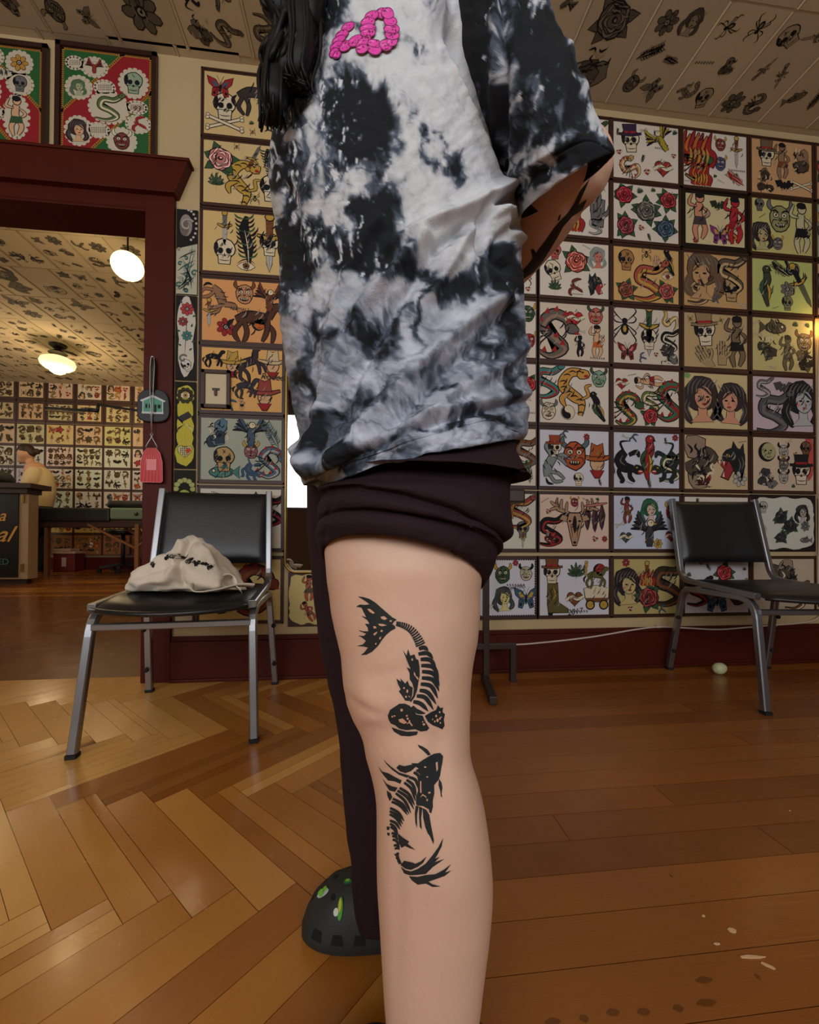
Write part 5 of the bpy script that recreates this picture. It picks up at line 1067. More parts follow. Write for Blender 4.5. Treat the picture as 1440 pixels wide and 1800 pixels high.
for a,b in(((xl,Y0+.04,.52),(XM-.25,Y0+.04,ZB-.06)),((xl,Y0+.04,.55),(xl+.35,Y0+.04,ZB-.06)),((xl-.05,Y1-.06,.6),(XM-.1,Y1-.06,ZB-.06))): MB().bar(Vector(a)-ob,Vector(b)-ob,.022,.04,(0,1,0)).build('brace',PINE,o)
kn=MB().lathe([(0,0),(.02,.0),(.022,.012),(0,.014)],Vector((on_y(240,905,Y0)[0],Y0-.001,(ZT+ZB)/2))-ob,14,Matrix.Rotation(PI/2,3,'X')).build('snap',mat('dark_bronze'),o,True)
cu=MB().bb((-.23,-.12,0),(.24,.12,.1)).build('bolster_cushion',mat('black_vinyl'),loc=(on_y(231,885,5.45)[0],5.45,ZT+.006),bevel=.04); tag(cu,'black padded bolster lying on the pale end of the massage table','cushion')
# sharps bin
p=on_y(97,1000,6.12); o=MB().bb((-.13,-.1,0),(.14,.1,.24)).build('waste_bin',mat('deep_red_plastic',(104,26,24),.45),loc=(p[0]+.17,6.12,fz(6.12)),bevel=.008); tag(o,'deep red bin with a pale lid on the floor under the massage table','bin')
MB().bb((-.145,-.115,.24),(.155,.115,.27)).bb((-.13,-.1,.27),(.08,.1,.31)).build('lid',mat('pale_plastic',(170,140,124),.5),o,bevel=.006)
MB().bb((-.02,-.103,.07),(.035,-.1,.19)).build('white_label',mat('label_white',(190,170,160),.5),o)
# rolling stool
p=on_y(216,1000,6.0); o=empty('rolling_stool',(p[0],6.0,fz(6.0)),0,'low black rolling stool behind the pine table leg','stool')
MB().lathe([(0,.56),(.2,.56),(.22,.59),(.2,.63),(0,.64)],(0,0,-.05),28).build('seat',mat('black_vinyl'),o,True)
MB().tube([(0,0,.1),(0,0,.53)],.025,12).build('post',mat('matte_black'),o,True)
b=MB()
for k in range(5): a=2*PI*k/5; b.bar((0,0,.12),(.26*math.cos(a),.26*math.sin(a),.07),.035,.03)
b.build('star_base',mat('matte_black'),o)
for k in range(5): a=2*PI*k/5; MB().lathe([(0,-.015),(.028,-.015),(.028,.015),(0,.015)],(.26*math.cos(a),.26*math.sin(a),.028),14,Matrix.Rotation(PI/2,3,'X')).build('caster',RUB,o)
# magnifier lamp on its stand
Y=4.4; pp=lambda x,y: on_y(x,y,Y)
bx=pp(330,730)[0]; o=empty('arm_lamp',(bx,Y,fz(Y)),0,'black jointed arm lamp stretched across the far room wall','lamp'); ob=Vector((bx,Y,fz(Y)))
BKM=mat('matte_black')
def L_(v): return Vector(v)-ob
MB().bar(L_(pp(80,717)),L_(pp(158,722)),.05,.018).build('lamp_head',BKM,o,bevel=.004)
MB().bar(L_(pp(82,721.5)),L_(pp(150,726)),.04,.006).build('diffuser',mat('pale_diffuser',(150,136,110),.4),o)
j=MB(); j.tube([L_(pp(150,719)),L_(pp(172,722))],.02,12); j.tube([L_(pp(171,724)),L_(pp(173,711))],.016,12); j.build('joint',BKM,o,True)
MB().bar(L_(pp(171,711)),L_(pp(330,735)),.02,.02).build('arm',BKM,o)
MB().bar((0,0,.03),L_(pp(330,728)),.03,.03,(0,1,0)).build('stand_pole',BKM,o); MB().lathe([(0,0),(.2,0),(.2,.02),(.04,.04),(0,.04)],(0,0,0),24).build('base',BKM,o)
# person working in the far room
def rgroup(name,parts,vox,m,parent,org,smooth_it=6):
    """closed tubes / blobs fused into one continuous surface"""
    mb=MB()
    for pts,rad in parts:
        P=[np.array(p,float) for p in pts]
        if len(P)>2:
            k=5; Q=smooth_path(P,k); R_=[float(crom(np.array(rad)[:,None],i/k)[0]) for i in range(len(Q))]
        else: Q=P;R_=list(rad)
        # rounded ends
        d0=Q[0]-Q[1]; d0/=np.linalg.norm(d0)+1e-9; d1=Q[-1]-Q[-2]; d1/=np.linalg.norm(d1)+1e-9
        Q=[Q[0]+d0*R_[0]*.8,Q[0]+d0*R_[0]*.5]+list(Q)+[Q[-1]+d1*R_[-1]*.5,Q[-1]+d1*R_[-1]*.8]; R_=[R_[0]*.45,R_[0]*.85]+list(R_)+[R_[-1]*.85,R_[-1]*.45]
        mb.tube(Q,R_,16)
    o=mesh_obj(name,mb.V,mb.F,m,parent,True,org=org)
    r=o.modifiers.new('fuse','REMESH'); r.mode='VOXEL'; r.voxel_size=vox; r.use_smooth_shade=True
    s=o.modifiers.new('soft','SMOOTH'); s.iterations=smooth_it; s.factor=.5
    return o
def far_person():
    Y=5.96; z0=fz(Y); P=lambda x,y,d=0: on_y(x,y,Y+d)
    base=P(64,1000); base=Vector((base[0],Y,z0)); root=empty('person',base,0,'person with dark tied-back hair in a tan top and black trousers, bent over work','person')
    g=(base.x,base.y,base.z); hx=P(46,800)
    sh=P(58,828)
    body=[([P(62,880),P(66,850),P(62,826)],[.15,.155,.12]),([P(56,818),P(50,806)],[.05,.05]),([P(46,798),P(44,802),P(40,808)],[.095,.09,.06])]
    for s in(-1,1):
        body.append(([P(58,828,s*.13),P(50,850,s*.17),P(38,868,s*.12)],[.055,.045,.035])); body.append(([P(38,868,s*.12),P(32,872,s*.08)],[.03,.02]))
        for k in range(4): a=P(32,872,s*.08); body.append(([a,a+np.array([-.05,.012*(k-1.5),-.01]),a+np.array([-.085,.016*(k-1.5),-.03])],[.009,.008,.006]))
        a=P(32,872,s*.08); body.append(([a,a+np.array([-.03,.03*s,.02])],[.01,.008]))
        body.append(([(base.x,Y+s*.09,.95),(base.x-.02,Y+s*.1,.6),(base.x+.01,Y+s*.1,.3)],[.09,.06,.04])); body.append(([(base.x,Y+s*.1,.28),(base.x-.16,Y+s*.11,z0+.05)],[.04,.04]))
    body.append(([P(33.5,803),P(31,806)],[.015,.012])) # nose
    rgroup('body',body,.012,mat('fair_skin',(198,150,116),.55,sub=.1),root,g,3)
    rgroup('top',[([P(64,888),P(68,862),P(66,838),P(60,824)],[.175,.185,.165,.1]),([P(60,830,-.12),P(54,846,-.17),P(46,856,-.15)],[.085,.08,.07]),([P(60,830,.12),P(54,846,.17),P(46,856,.15)],[.085,.08,.07])],.015,mat('tan_knit',(206,184,140),.85,bump=.3,bscale=60),root,g)
    rgroup('trousers',[([P(64,884),P(66,905),P(66,915)],[.165,.17,.14])]+[([(base.x,Y+s*.09,.98),(base.x-.02,Y+s*.1,.6),(base.x+.01,Y+s*.1,z0+.08)],[.115,.09,.075]) for s in(-1,1)],.015,mat('black_trousers',(18,18,20),.8),root,g)
    for s in(-1,1): rgroup('shoe',[([(base.x+.03,Y+s*.1,z0+.035),(base.x-.2,Y+s*.11,z0+.035)],[.045,.04])],.012,mat('black_rubber'),root,g,2)
    rgroup('hair',[([P(52,797),P(47,792),P(40,790),P(33,792)],[.07,.092,.07,.03]),([P(51,796),P(56,797)],[.085,.05]),([P(58,795),P(64,794),P(68,797)],[.025,.042,.02])],.012,mat('dark_brown_hair',(48,28,20),.6,bump=.5,bscale=40),root,g,3)
far_person()
# ------------------------------------------------------------------ the standing person
def crs(K,M):            # catmull-rom resample of key rows
    K=np.asarray(K,float); n=len(K); return np.array([crom(K,t) for t in np.linspace(0,n-1,M)])
def pix_loft(keys,M,N,disp=None,nexp=2.):
    """keys: xl,yl,xr,yr,D0,b,ymid  (silhouette ends, depth of the axis, half depth, height of the near side)"""
    K=crs(keys,M); V=np.zeros((M,N,3)); Q=np.zeros((M,N,2))
    ph=2*PI*np.arange(N)/N; c=-np.cos(ph); s=np.sin(ph)      # c=-1 left, s=+1 near side
    ce=np.sign(c)*np.abs(c)**(2/nexp); se=np.sign(s)*np.abs(s)**(2/nexp)
    for i,(xl,yl,xr,yr,D0,b,ym) in enumerate(K):
        mL,mR=(xl-720)/FPX,(xr-720)/FPX
        X0=(mR+mL)*(D0*D0-b*b)/(2*D0); a=math.sqrt(max(1e-6,(X0-mL*D0)**2-mL*mL*b*b))
        YL=-(yl-PPY)/FPX*D0; YR=-(yr-PPY)/FPX*D0; YM=-(ym-PPY)/FPX*(D0-b)
        Yc=(YL+YR)/2; Ys=(YR-YL)/2
        X=X0+a*ce; D=D0-b*se; Y=Yc+Ys*ce+(YM-Yc)*np.where(s>0,s,s)
        V[i]=CC+D[:,None]*CF+X[:,None]*CR+Y[:,None]*CU
        Q[i,:,0]=720+FPX*X/D; Q[i,:,1]=PPY-FPX*Y/D
        # the far side keeps the colour map of its mirror image
        bk=s<0; Q[i,bk,0]=720+FPX*X[bk]/(2*D0-D[bk]); 
    return V,Q
def normals_of(V,wrap=True):
    du=np.roll(V,-1,1)-np.roll(V,1,1) ; dv=np.gradient(V,axis=0); n=np.cross(dv,du); n/=np.linalg.norm(n,axis=2)[:,:,None]+1e-12
    return n
def grid_faces(M,N,cap0=True,cap1=True,off=0):
    F=[]
    for i in range(M-1):
        for j in range(N): F.append((off+i*N+j,off+(i+1)*N+j,off+(i+1)*N+(j+1)%N,off+i*N+(j+1)%N))
    if cap0: F.append(tuple(off+j for j in range(N)))
    if cap1: F.append(tuple(off+(M-1)*N+j for j in range(N))[::-1])
    return F
def outward(V,n):
    c=V.mean(axis=1,keepdims=True); s=np.sign(((V-c)*n).sum(axis=2).mean()); return n*s
DN=.44
foot=at(735,1990,DN); ORG=np.array([foot[0]-.02,foot[1]+.09,0.])
person=empty('person',tuple(ORG),0,'person standing side-on in a black and white tie-dye shirt with a tattooed bare leg','person')
SKINM=mat('fair_leg_skin',(212,174,150),.5,spec=.4,var=.05,vscale=16,bump=.12,bscale=160,sub=.12)
nt=SKINM.node_tree
# ---- bare leg (near side)
LEG=[(575,905,842,935,.465,.072,912),(570,960,848,985,.452,.077,952),(574,1000,848,1015,.446,.078,1000),(577,1040,846,1045,.444,.076,1040),(582,1080,845,1080,.443,.074,1080),(590,1120,841,1118,.442,.072,1120),(598,1160,833,1160,.441,.070,1160),
(604,1200,828,1205,.44,.067,1200),(608,1235,827,1240,.44,.065,1238),(619,1265,826,1270,.44,.063,1268),(636,1300,826,1300,.44,.061,1302),(644,1335,828,1335,.44,.060,1336),(654,1370,839,1372,.44,.059,1370),(661,1410,848,1410,.44,.059,1410),
(662,1455,855,1455,.44,.059,1455),(662,1500,861,1505,.44,.058,1500),(663,1560,865,1560,.44,.057,1560),(666,1610,864,1610,.44,.054,1610),(669,1660,860,1660,.44,.051,1660),(672,1710,854,1710,.44,.048,1710),(675,1760,848,1760,.44,.045,1760),(679,1810,842,1810,.44,.042,1810),(686,1870,832,1870,.44,.038,1870),(694,1920,826,1920,.44,.036,1920),(700,1965,822,1965,.44,.036,1965)]
V,Q=pix_loft(LEG,200,96)
n=outward(V,normals_of(V))
u=Q[:,:,0];v=Q[:,:,1]
g=lambda x,y,sx,sy,rot=0: np.exp(-((((u-x)*math.cos(rot)+(v-y)*math.sin(rot))/sx)**2)-((((v-y)*math.cos(rot)-(u-x)*math.sin(rot))/sy)**2))
dz=.0035*g(660,1235,26,20)+.003*g(640,1215,22,26)-.003*g(700,1290,60,22,.25)+.003*g(650,1262,24,12)-.0022*g(640,1240,34,7,.5)-.0018*g(690,1180,50,9,-.2)
dz+=.0014*fnoise(np.dstack([u/60,v/50]),3,2)*(v<1320)+.003*g(770,1330,14,90)*-1+.004*g(800,1520,60,120)-.0018*g(700,1560,10,200)
V=V+n*(dz*(n@(-CF)>0))[:,:,None]
legV,legM,legN=V,200,96
mbv=[tuple(p) for p in V.reshape(-1,3)]; mbf=grid_faces(200,96)
leg_bvh=BVHTree.FromPolygons([Vector(p) for p in mbv],mbf[:-2])
# ---- rest of the body, fused with the leg into one skin
def D3(x,y,D): return at(x,y,D)
sh_n=D3(835,30,.46); 
parts=[]
HX=lambda x,z,D: (CC+CF*D+CR*((x))+CU*0)*np.array([1,1,0])+np.array([0,0,z])     # x along camera right (m), height z, depth D
parts+= [([HX(.0,.76,.54),HX(.0,.86,.54),HX(.005,.98,.54),HX(.01,1.12,.54),HX(.01,1.24,.54),HX(.01,1.31,.54)],[.10,.105,.098,.105,.10,.07])]
parts+= [([HX(.02,.76,.48),HX(.0,.67,.47)],[.062,.066]),([HX(.0,.78,.61),HX(-.035,.62,.62),HX(-.045,.45,.625),HX(-.045,.25,.63),HX(-.045,.09,.655)],[.075,.068,.052,.046,.034])]
parts+= [([HX(.01,1.30,.54),HX(-.01,1.36,.54),HX(-.03,1.43,.54)],[.055,.05,.05])]
parts+= [([HX(-.035,1.46,.54),HX(-.04,1.52,.54),HX(-.035,1.58,.54)],[.07,.088,.082]),([HX(-.08,1.46,.54),HX(-.06,1.48,.54)],[.035,.05]),([HX(-.125,1.505,.54),HX(-.135,1.49,.54)],[.011,.014])]
for s in(-1,1): parts.append(([HX(-.03,1.49,.54+s*.083),HX(-.02,1.52,.54+s*.086)],[.012,.015]))
# near arm: out through the sleeve, elbow bent, hand held behind the back
elb=D3(1010,298,.50); wri=D3(868,502,.62)
parts+= [([HX(.02,1.29,.47),D3(872,50,.46),D3(925,180,.468),elb],[.042,.038,.036,.036])]
parts+= [([elb,D3(974,328,.52),D3(939,391,.555),D3(903,454,.595),wri],[.044,.050,.047,.037,.028])]
hd_=D3(835,545,.64)
parts+= [([wri,hd_],[.028,.032])]
for k in range(4):
    a=hd_+CU*(.018-.014*k)-CR*.012; parts.append(([a,a-CR*.035-CU*.004,a-CR*.06-CU*.012-CF*.012],[.0095,.0088,.0075]))
parts.append(([wri-CU*.0+CR*-.01,wri-CR*.025+CU*.035,wri-CR*.05+CU*.045],[.012,.011,.009]))
elf=HX(.03,1.04,.69); wrf=HX(.0,.82,.70)
parts+= [([HX(.02,1.29,.62),HX(.03,1.2,.67),elf],[.05,.045,.038]),([elf,HX(.015,.94,.70),wrf],[.038,.034,.025]),([wrf,HX(-.005,.765,.70)],[.026,.03])]
for k in range(4):
    a=HX(-.022+.014*k,.735,.70); parts.append(([a,a-CU*.035,a-CU*.06-CR*.006],[.0092,.0085,.0072]))
parts.append(([HX(-.02,.775,.695),HX(-.04,.745,.69),HX(-.048,.715,.69)],[.012,.011,.009]))
# feet
fa=at(758,1965,.44)
parts+= [([fa+CR*.02-CU*.02,fa-CR*.05-CU*.055,fa-CR*.13-CU*.062],[.034,.034,.028])]
fb_=HX(-.045,.09,.665)
parts+= [([fb_+CR*.02-CU*.02,fb_-CR*.03-CU*.05,fb_-CR*.09-CU*.062],[.033,.028,.018])]
body_mb=MB(); body_mb.add(mbv,mbf)
for pts,rad in parts:
    P=[np.array(p,float) for p in pts]
    if len(P)>2: Qp=smooth_path(P,6); R_=[float(crom(np.array(rad)[:,None],i/6)[0]) for i in range(len(Qp))]
    else: Qp=[P[0]+(P[1]-P[0])*t for t in(0,.5,1)];R_=[rad[0],(rad[0]+rad[1])/2,rad[1]]
    d0=Qp[0]-Qp[1]; d0/=np.linalg.norm(d0)+1e-9; d1=Qp[-1]-Qp[-2]; d1/=np.linalg.norm(d1)+1e-9
    pre=[(math.cos(t)) for t in np.linspace(0,PI/2*.9,4)][1:]
    A0=[(Qp[0]+d0*R_[0]*math.sin(t),R_[0]*math.cos(t)) for t in np.linspace(PI/2*.92,.2,4)]; A1=[(Qp[-1]+d1*R_[-1]*math.sin(t),R_[-1]*math.cos(t)) for t in np.linspace(.2,PI/2*.92,4)]
    body_mb.tube([a for a,_ in A0]+list(Qp)+[a for a,_ in A1],[r for _,r in A0]+R_+[r for _,r in A1],20)
body=body_mb.build('body',SKINM,person,True,org=ORG)
r=body.modifiers.new('fuse','REMESH'); r.mode='VOXEL'; r.voxel_size=.0034; r.use_smooth_shade=True
s_=body.modifiers.new('soft','SMOOTH'); s_.iterations=5; s_.factor=.5
dg=bpy.context.evaluated_depsgraph_get(); ev=body.evaluated_get(dg); me2=ev.to_mesh()
body_bvh=BVHTree.FromPolygons([v.co+Vector(ORG) for v in me2.vertices],[tuple(p.vertices) for p in me2.polygons]); ev.to_mesh_clear()
# ---- decals that lie on a surface (ink on skin, print on cloth)
def resample(P,step=3.,closed=True):
    out=[];n=len(P)
    for i in range(n if closed else n-1):
        a=np.array(P[i],float);b=np.array(P[(i+1)%n],float); m=max(1,int(np.hypot(*(b-a))/step))
        for k in range(m): out.append(tuple(a+(b-a)*k/m))
    return out
def wind(x,y,B):
    w_=0;n_=len(B)
    for i in range(n_):
        x1,y1=B[i];x2,y2=B[(i+1)%n_]; cr=(x2-x1)*(y-y1)-(x-x1)*(y2-y1)
        if y1<=y<y2 and cr>0: w_+=1
        elif y2<=y<y1 and cr<0: w_-=1
    return w_!=0
def lay(V,F,C,bv,polys,off=.0006,grid=6.,sgn=1):
    """polys: (pixel outline, colour, layer) laid onto the surface"""
    for P,c,z in polys:
        B=resample(P,4.); nb=len(B)
        xs=[p[0] for p in B]; ys=[p[1] for p in B]; I=[]
        gx=np.arange(min(xs)+grid/2,max(xs),grid); gy=np.arange(min(ys)+grid/2,max(ys),grid)
        for x in gx:
            for y in gy:
                ins=False
                for i in range(nb):
                    x1,y1=B[i];x2,y2=B[(i+1)%nb]
                    if (y1>y)!=(y2>y) and x<(x2-x1)*(y-y1)/(y2-y1)+x1: ins=not ins
                if ins and min((x-p[0])**2+(y-p[1])**2 for p in B)>4: I.append((x,y))
        res=delaunay_2d_cdt([Vector(p) for p in B+I],[(q_,(q_+1)%nb) for q_ in range(nb)],[],0,1e-4)
        vs_=res[0]; fs=[f for f in res[2] if wind(sum(vs_[i].x for i in f)/len(f),sum(vs_[i].y for i in f)/len(f),B)]; m_=len(V); ok=True; W_=[]
        for q in vs_:
            d=Vector(ray(q.x,q.y)); h=bv.ray_cast(Vector(CC),d)
            if h[0] is None: W_.append(None); continue
            nn=h[1] if h[1].dot(d)<0 else -h[1]
            W_.append(h[0]+nn*(off+z*.00006))
        idx={}
        for i,w_ in enumerate(W_):
            if w_ is not None: idx[i]=len(V); V.append(w_)
        for f in fs:
            if all(i in idx for i in f):
                F.append(tuple(idx[i] for i in f)); C.append((*lin(c),1))
def ribbon(P,w,a=.2,b=.05,k=5):
    A=Art(); A.stroke(P,w,INK,0,k,a,b); return A.P[0]
T=[]; 
c4=lambda L: [(540+x/4,960+y/4) for x,y in L]
c5=lambda L: [(560+x/4.235,1290+y/4.235) for x,y in L]
TC=(34,40,42); SK=(206,160,130)
def t4(L,z=0,c=TC): T.append((c4(L),c,z))
def t5(L,z=0,c=TC): T.append((c5(L),c,z))
t4([(358,352),(400,358),(440,370),(480,395),(520,430),(560,465),(600,500),(632,517),(612,530),(600,548),(618,560),(622,578),(590,595),(560,620),(530,655),(500,700),(460,740),(420,762),(380,765),(405,745),(430,712),(400,705),(350,700),(395,690),(415,665),(385,640),(362,628),(400,630),(418,615),(380,600),(360,588),(400,598),(432,597),(428,572),(408,545),(440,545),(425,520),(380,488),(418,500),(400,465),(385,432),(345,425),(372,410),(410,412),(440,408),(410,385)])
for L in([(425,440),(445,440),(478,468),(465,475),(440,460)],[(518,495),(545,492),(565,510),(545,518),(525,510)],[(502,545),(530,545),(562,555),(530,562),(508,556)],[(466,562),(485,562),(490,575),(472,578)],[(468,615),(495,598),(492,612),(475,628)],[(520,588),(535,590),(530,602),(518,600)],[(508,645),(522,632),(520,650),(510,655)],[(482,680),(490,678),(488,692),(480,690)],[(582,520),(600,522),(592,532),(580,528)]): t4(L,3,SK)
sp=smooth_path([(632,545),(680,558),(735,590),(775,645),(800,700)],4)
for i in range(len(sp)-1):
    p=sp[i];t=sp[i+1]-sp[i];t/=np.hypot(*t); nn=np.array([-t[1],t[0]]); h=17+i*1.3; w_=8.3
    t4([tuple(p-t*w_-nn*h),tuple(p+t*w_*.6-nn*h*.9),tuple(p+t*w_+nn*h*.2),tuple(p+t*w_*.8+nn*h),tuple(p-t*w_*.8+nn*h*.9),tuple(p-t*w_*.4)])
t4([(672,728),(700,768),(710,722),(725,768),(755,760),(765,790),(782,800),(790,850),(792,905),(782,955),(774,1010),(756,1060),(728,1098),(720,1083),(745,1050),(750,1000),(740,965),(722,935),(720,890),(700,850),(728,862),(705,810),(690,770)])
t4([(628,930),(662,952),(655,926),(690,965),(706,943),(720,980),(743,992),(738,1050),(718,1088),(690,1085),(668,1050),(645,1020),(658,1005),(640,970)])
for L in([(735,785),(745,790),(742,805),(732,800)],[(752,880),(762,900),(758,915),(750,900)],[(760,905),(782,925),(780,940),(764,920)],[(676,990),(688,990),(686,1002),(676,1000)],[(700,1005),(712,1010),(708,1030),(698,1025)],[(690,1050),(702,1052),(700,1065),(690,1062)],[(712,1050),(722,1052),(720,1064)]): t4(L,3,SK)
for S_,Cc,E_ in(((785,722),(822,712),(852,735)),((782,758),(845,752),(886,792)),((797,795),(865,800),(907,860)),((802,838),(885,850),(926,928)),((807,880),(890,898),(929,985)),((806,925),(885,940),(927,1022)),((798,968),(872,985),(918,1072)),((790,1012),(850,1030),(907,1112)),((770,1052),(832,1066),(888,1152)),((746,1092),(800,1108),(852,1162)),((738,1126),(770,1158),(832,1176))):
    T.append((c4([tuple(p) for p in ribbon([S_,Cc,E_],31,.75,.04)]),TC,0))
t4([(568,1190),(583,1150),(620,1125),(650,1106),(690,1106),(722,1120),(740,1145),(768,1182),(812,1190),(828,1230),(858,1278),(842,1296),(800,1302),(760,1285),(700,1292),(650,1282),(620,1257),(590,1245),(575,1220)])
t4([(643,1215),(672,1207),(706,1238),(682,1246),(650,1233)],3,SK)
for x,y,r in((665,1150,10),(600,1195,7),(616,1190,6),(702,1190,7),(708,1210,8),(720,1225,6),(820,1250,9),(812,1232,5)): t4([(x+r*math.cos(a),y+r*math.sin(a)) for a in np.linspace(0,5.5,7)],3,SK)
t4([(700,1250),(720,1225),(745,1258),(735,1262),(720,1240)],3,SK)
t4([(593,1270),(640,1287),(700,1302),(780,1300),(772,1325),(720,1336),(660,1332),(612,1302)])
t4([(826,1192),(870,1165),(905,1150),(918,1116),(935,1137),(955,1132),(950,1165),(968,1180),(960,1220),(966,1260),(950,1287),(920,1272),(880,1257),(848,1232)])
for x,y,r in((905,1192,10),(930,1165,8),(895,1230,8),(915,1222,13),(932,1210,9),(940,1200,6),(935,1240,7),(880,1215,6)): t4([(x+r*.7*math.cos(a),y+r*math.sin(a)) for a in np.linspace(0,5.5,7)],3,SK)
t5([(738,78),(775,92),(810,115),(835,153),(815,160),(780,125),(748,100)])
t5([(690,215),(740,217),(780,190),(830,160),(860,146),(905,140),(927,165),(922,210),(912,260),(905,310),(890,345),(860,380),(862,440),(850,500),(852,540),(840,590),(822,580),(790,552),(740,535),(727,520),(727,470),(742,420),(737,380),(760,350),(772,300),(742,252),(715,240)])
t5([(580,250),(602,228),(640,238),(700,225),(727,240),(690,275),(650,290),(608,277)])
t5([(896,330),(915,360),(923,400),(916,440),(921,470),(911,466),(905,420),(893,380)])
t5([(485,190),(540,240),(600,285),(680,308),(662,325),(600,302),(550,265),(510,225)])
t5([(448,238),(475,278),(520,290),(570,318),(622,345),(610,370),(570,352),(520,345),(490,310),(465,275)])
t5([(478,330),(510,370),(550,388),(592,398),(572,430),(530,420),(510,390)])
t5([(510,420),(540,440),(552,470),(532,500),(516,460)])
for L in([(785,240),(800,238),(802,248),(788,250)],[(870,212),(885,205),(888,260),(878,278),(874,250)],[(800,315),(815,312),(812,325)],[(757,350),(765,345),(768,440),(757,430)],[(815,430),(835,428),(832,440),(818,442)],[(800,490),(815,480),(812,500)],[(757,470),(775,445),(800,460),(808,490),(800,470),(778,455)],[(740,530),(780,535),(822,560),(826,585),(800,560),(770,545)]): t5(L,3,SK)
spn=smooth_path([(742,258),(690,300),(640,360),(590,420),(555,480),(535,550),(532,620),(538,690),(550,760),(562,830),(585,895)],3)
tip=smooth_path([(780,335),(752,385),(735,430),(722,500),(712,560),(690,590),(665,605),(640,650),(620,690),(600,730),(590,760),(595,790),(605,830),(608,860),(600,900)],2)
ns=23
for i in range(ns):
    f=i/(ns-1); a=spn[int(f*(len(spn)-1))]; b=tip[int(f*(len(tip)-1))]
    mid=(a+b)/2+np.array([18*(1-f),-22*(1-f*.6)]); T.append((c5([tuple(p) for p in ribbon([tuple(a),tuple(mid),tuple(b)],24-5*f,.8,.1)]),TC,0))
t5([(725,530),(747,540),(735,600),(735,700),(722,660),(718,590)]); t5([(750,540),(775,545),(765,620),(770,710),(755,690),(750,620)]); t5([(775,545),(800,560),(825,600),(838,680),(860,790),(856,820),(830,760),(812,735),(795,690),(780,620)])
t5([(593,738),(630,770),(677,800),(665,815),(722,862),(680,848),(645,832),(620,847),(600,805)])
t5([(510,688),(532,688),(528,716),(511,712)]); t5([(513,734),(534,735),(530,759),(515,752)])
for a,b in(((575,893),(605,915)),((585,918),(612,940)),((597,943),(622,965))): t5([(a[0]-12,a[1]),(a[0]+14,a[1]-6),(b[0],b[1]),(b[0]-20,b[1]+4)])
t5([(612,975),(640,942),(700,955),(722,965),(765,945),(807,908),(780,958),(740,988),(690,1010),(650,1002)])
t5([(615,988),(650,1012),(690,1022),(740,1003),(800,962),(850,900),(890,845),(928,773),(917,835),(882,905),(868,925),(905,912),(866,952),(938,928),(850,990),(800,1040),(740,1047),(680,1050),(640,1037)])
t5([(675,1058),(740,1062),(800,1048),(870,1042),(930,1010),(988,966),(942,1030),(990,1013),(940,1055),(870,1080),(820,1097),(850,1117),(910,1133),(850,1137),(800,1112),(740,1120),(700,1092)])
TV=[];TF=[];TCc=[]; lay(TV,TF,TCc,body_bvh,T,.0005)
TATM=attr_mat('tattoo_ink',rough=.5,spec=.35)
nn_=TATM.node_tree
o=mesh_obj('leg_tattoo',TV,TF,TATM,person,False,TCc,ORG)
# forearm tattoo
FA=[[(1037,313),(1030,330),(1020,352),(1016,360),(1032,350),(1024,368),(1006,380),(990,398),(978,420),(966,440),(952,462),(938,478),(920,490),(916,478),(932,460),(948,436),(962,418),(974,400),(984,388),(998,374),(1010,356),(1020,335)],[(983,378),(986,376),(984,386),(980,388)],[(933,438),(938,437),(944,446),(936,452)]]
TV=[];TF=[];TCc=[]; lay(TV,TF,TCc,body_bvh,[(P,(38,38,36),0) for P in FA],.0006)
if TF: mesh_obj('forearm_tattoo',TV,TF,TATM,person,False,TCc,ORG)
# ------------------------------------------------------------------ trousers
TRM=mat('dark_plum_jersey',(40,24,31),.85,var=.08,vscale=20,bump=.25,bscale=500,spec=.2)
ROLL=[(595,750,878,710,.515,.10,740),(582,805,890,785,.50,.10,795),(566,850,896,846,.485,.102,838),(559,862,897,880,.47,.108,850),(559,872,898,925,.468,.110,860),(562,878,893,948,.465,.106,868),(567,882,884,960,.462,.097,876),
(561,892,885,966,.462,.103,880),(557,906,886,970,.46,.107,890),(558,920,882,974,.459,.104,900),(563,929,875,978,.458,.095,905),(557,936,872,986,.456,.102,910),(554,950,869,1000,.455,.104,924),(557,962,863,1016,.454,.101,938),(562,980,856,1028,.453,.096,944),(567,986,850,1034,.452,.090,944),(572,980,846,1026,.452,.084,938),(577,950,842,1010,.452,.08,930)]
V,Q=pix_loft(ROLL,240,160); n=outward(V,normals_of(V)); u=Q[:,:,0];v=Q[:,:,1]
def ridge(u,v,P,w,amp):
    d=np.full(u.shape,1e9)
    P=smooth_path(P,4) if len(P)>2 else [np.array(p,float) for p in P]
    for a,b in zip(P[:-1],P[1:]):
        ab=b-a; t=np.clip(((u-a[0])*ab[0]+(v-a[1])*ab[1])/(ab@ab+1e-9),0,1); d=np.minimum(d,np.hypot(u-a[0]-t*ab[0],v-a[1]-t*ab[1]))
    return amp*np.exp(-(d/w)**2)
near=(n@(-CF)>-.1)
dz=-ridge(u,v,[(823,919),(820,935),(808,955),(790,978)],3,.0022)+ridge(u,v,[(828,922),(825,938),(813,958),(796,980)],3,.0012)-ridge(u,v,[(585,858),(584,880),(577,900),(580,915)],3.5,.002)-ridge(u,v,[(574,926),(568,945),(571,968)],4,.002)-ridge(u,v,[(730,835),(726,860),(724,880)],1.6,.0007)
dz+=-ridge(u,v,[(562,868),(590,862),(640,852)],5,.002)+.0018*fnoise(np.dstack([u/70,v/25]),5,3)
dz+=-ridge(u,v,[(874,948),(850,935),(822,918),(790,905)],6,.004)+ridge(u,v,[(890,935),(860,915),(830,895)],16,.005)
V=V+n*(dz*near)[:,:,None]
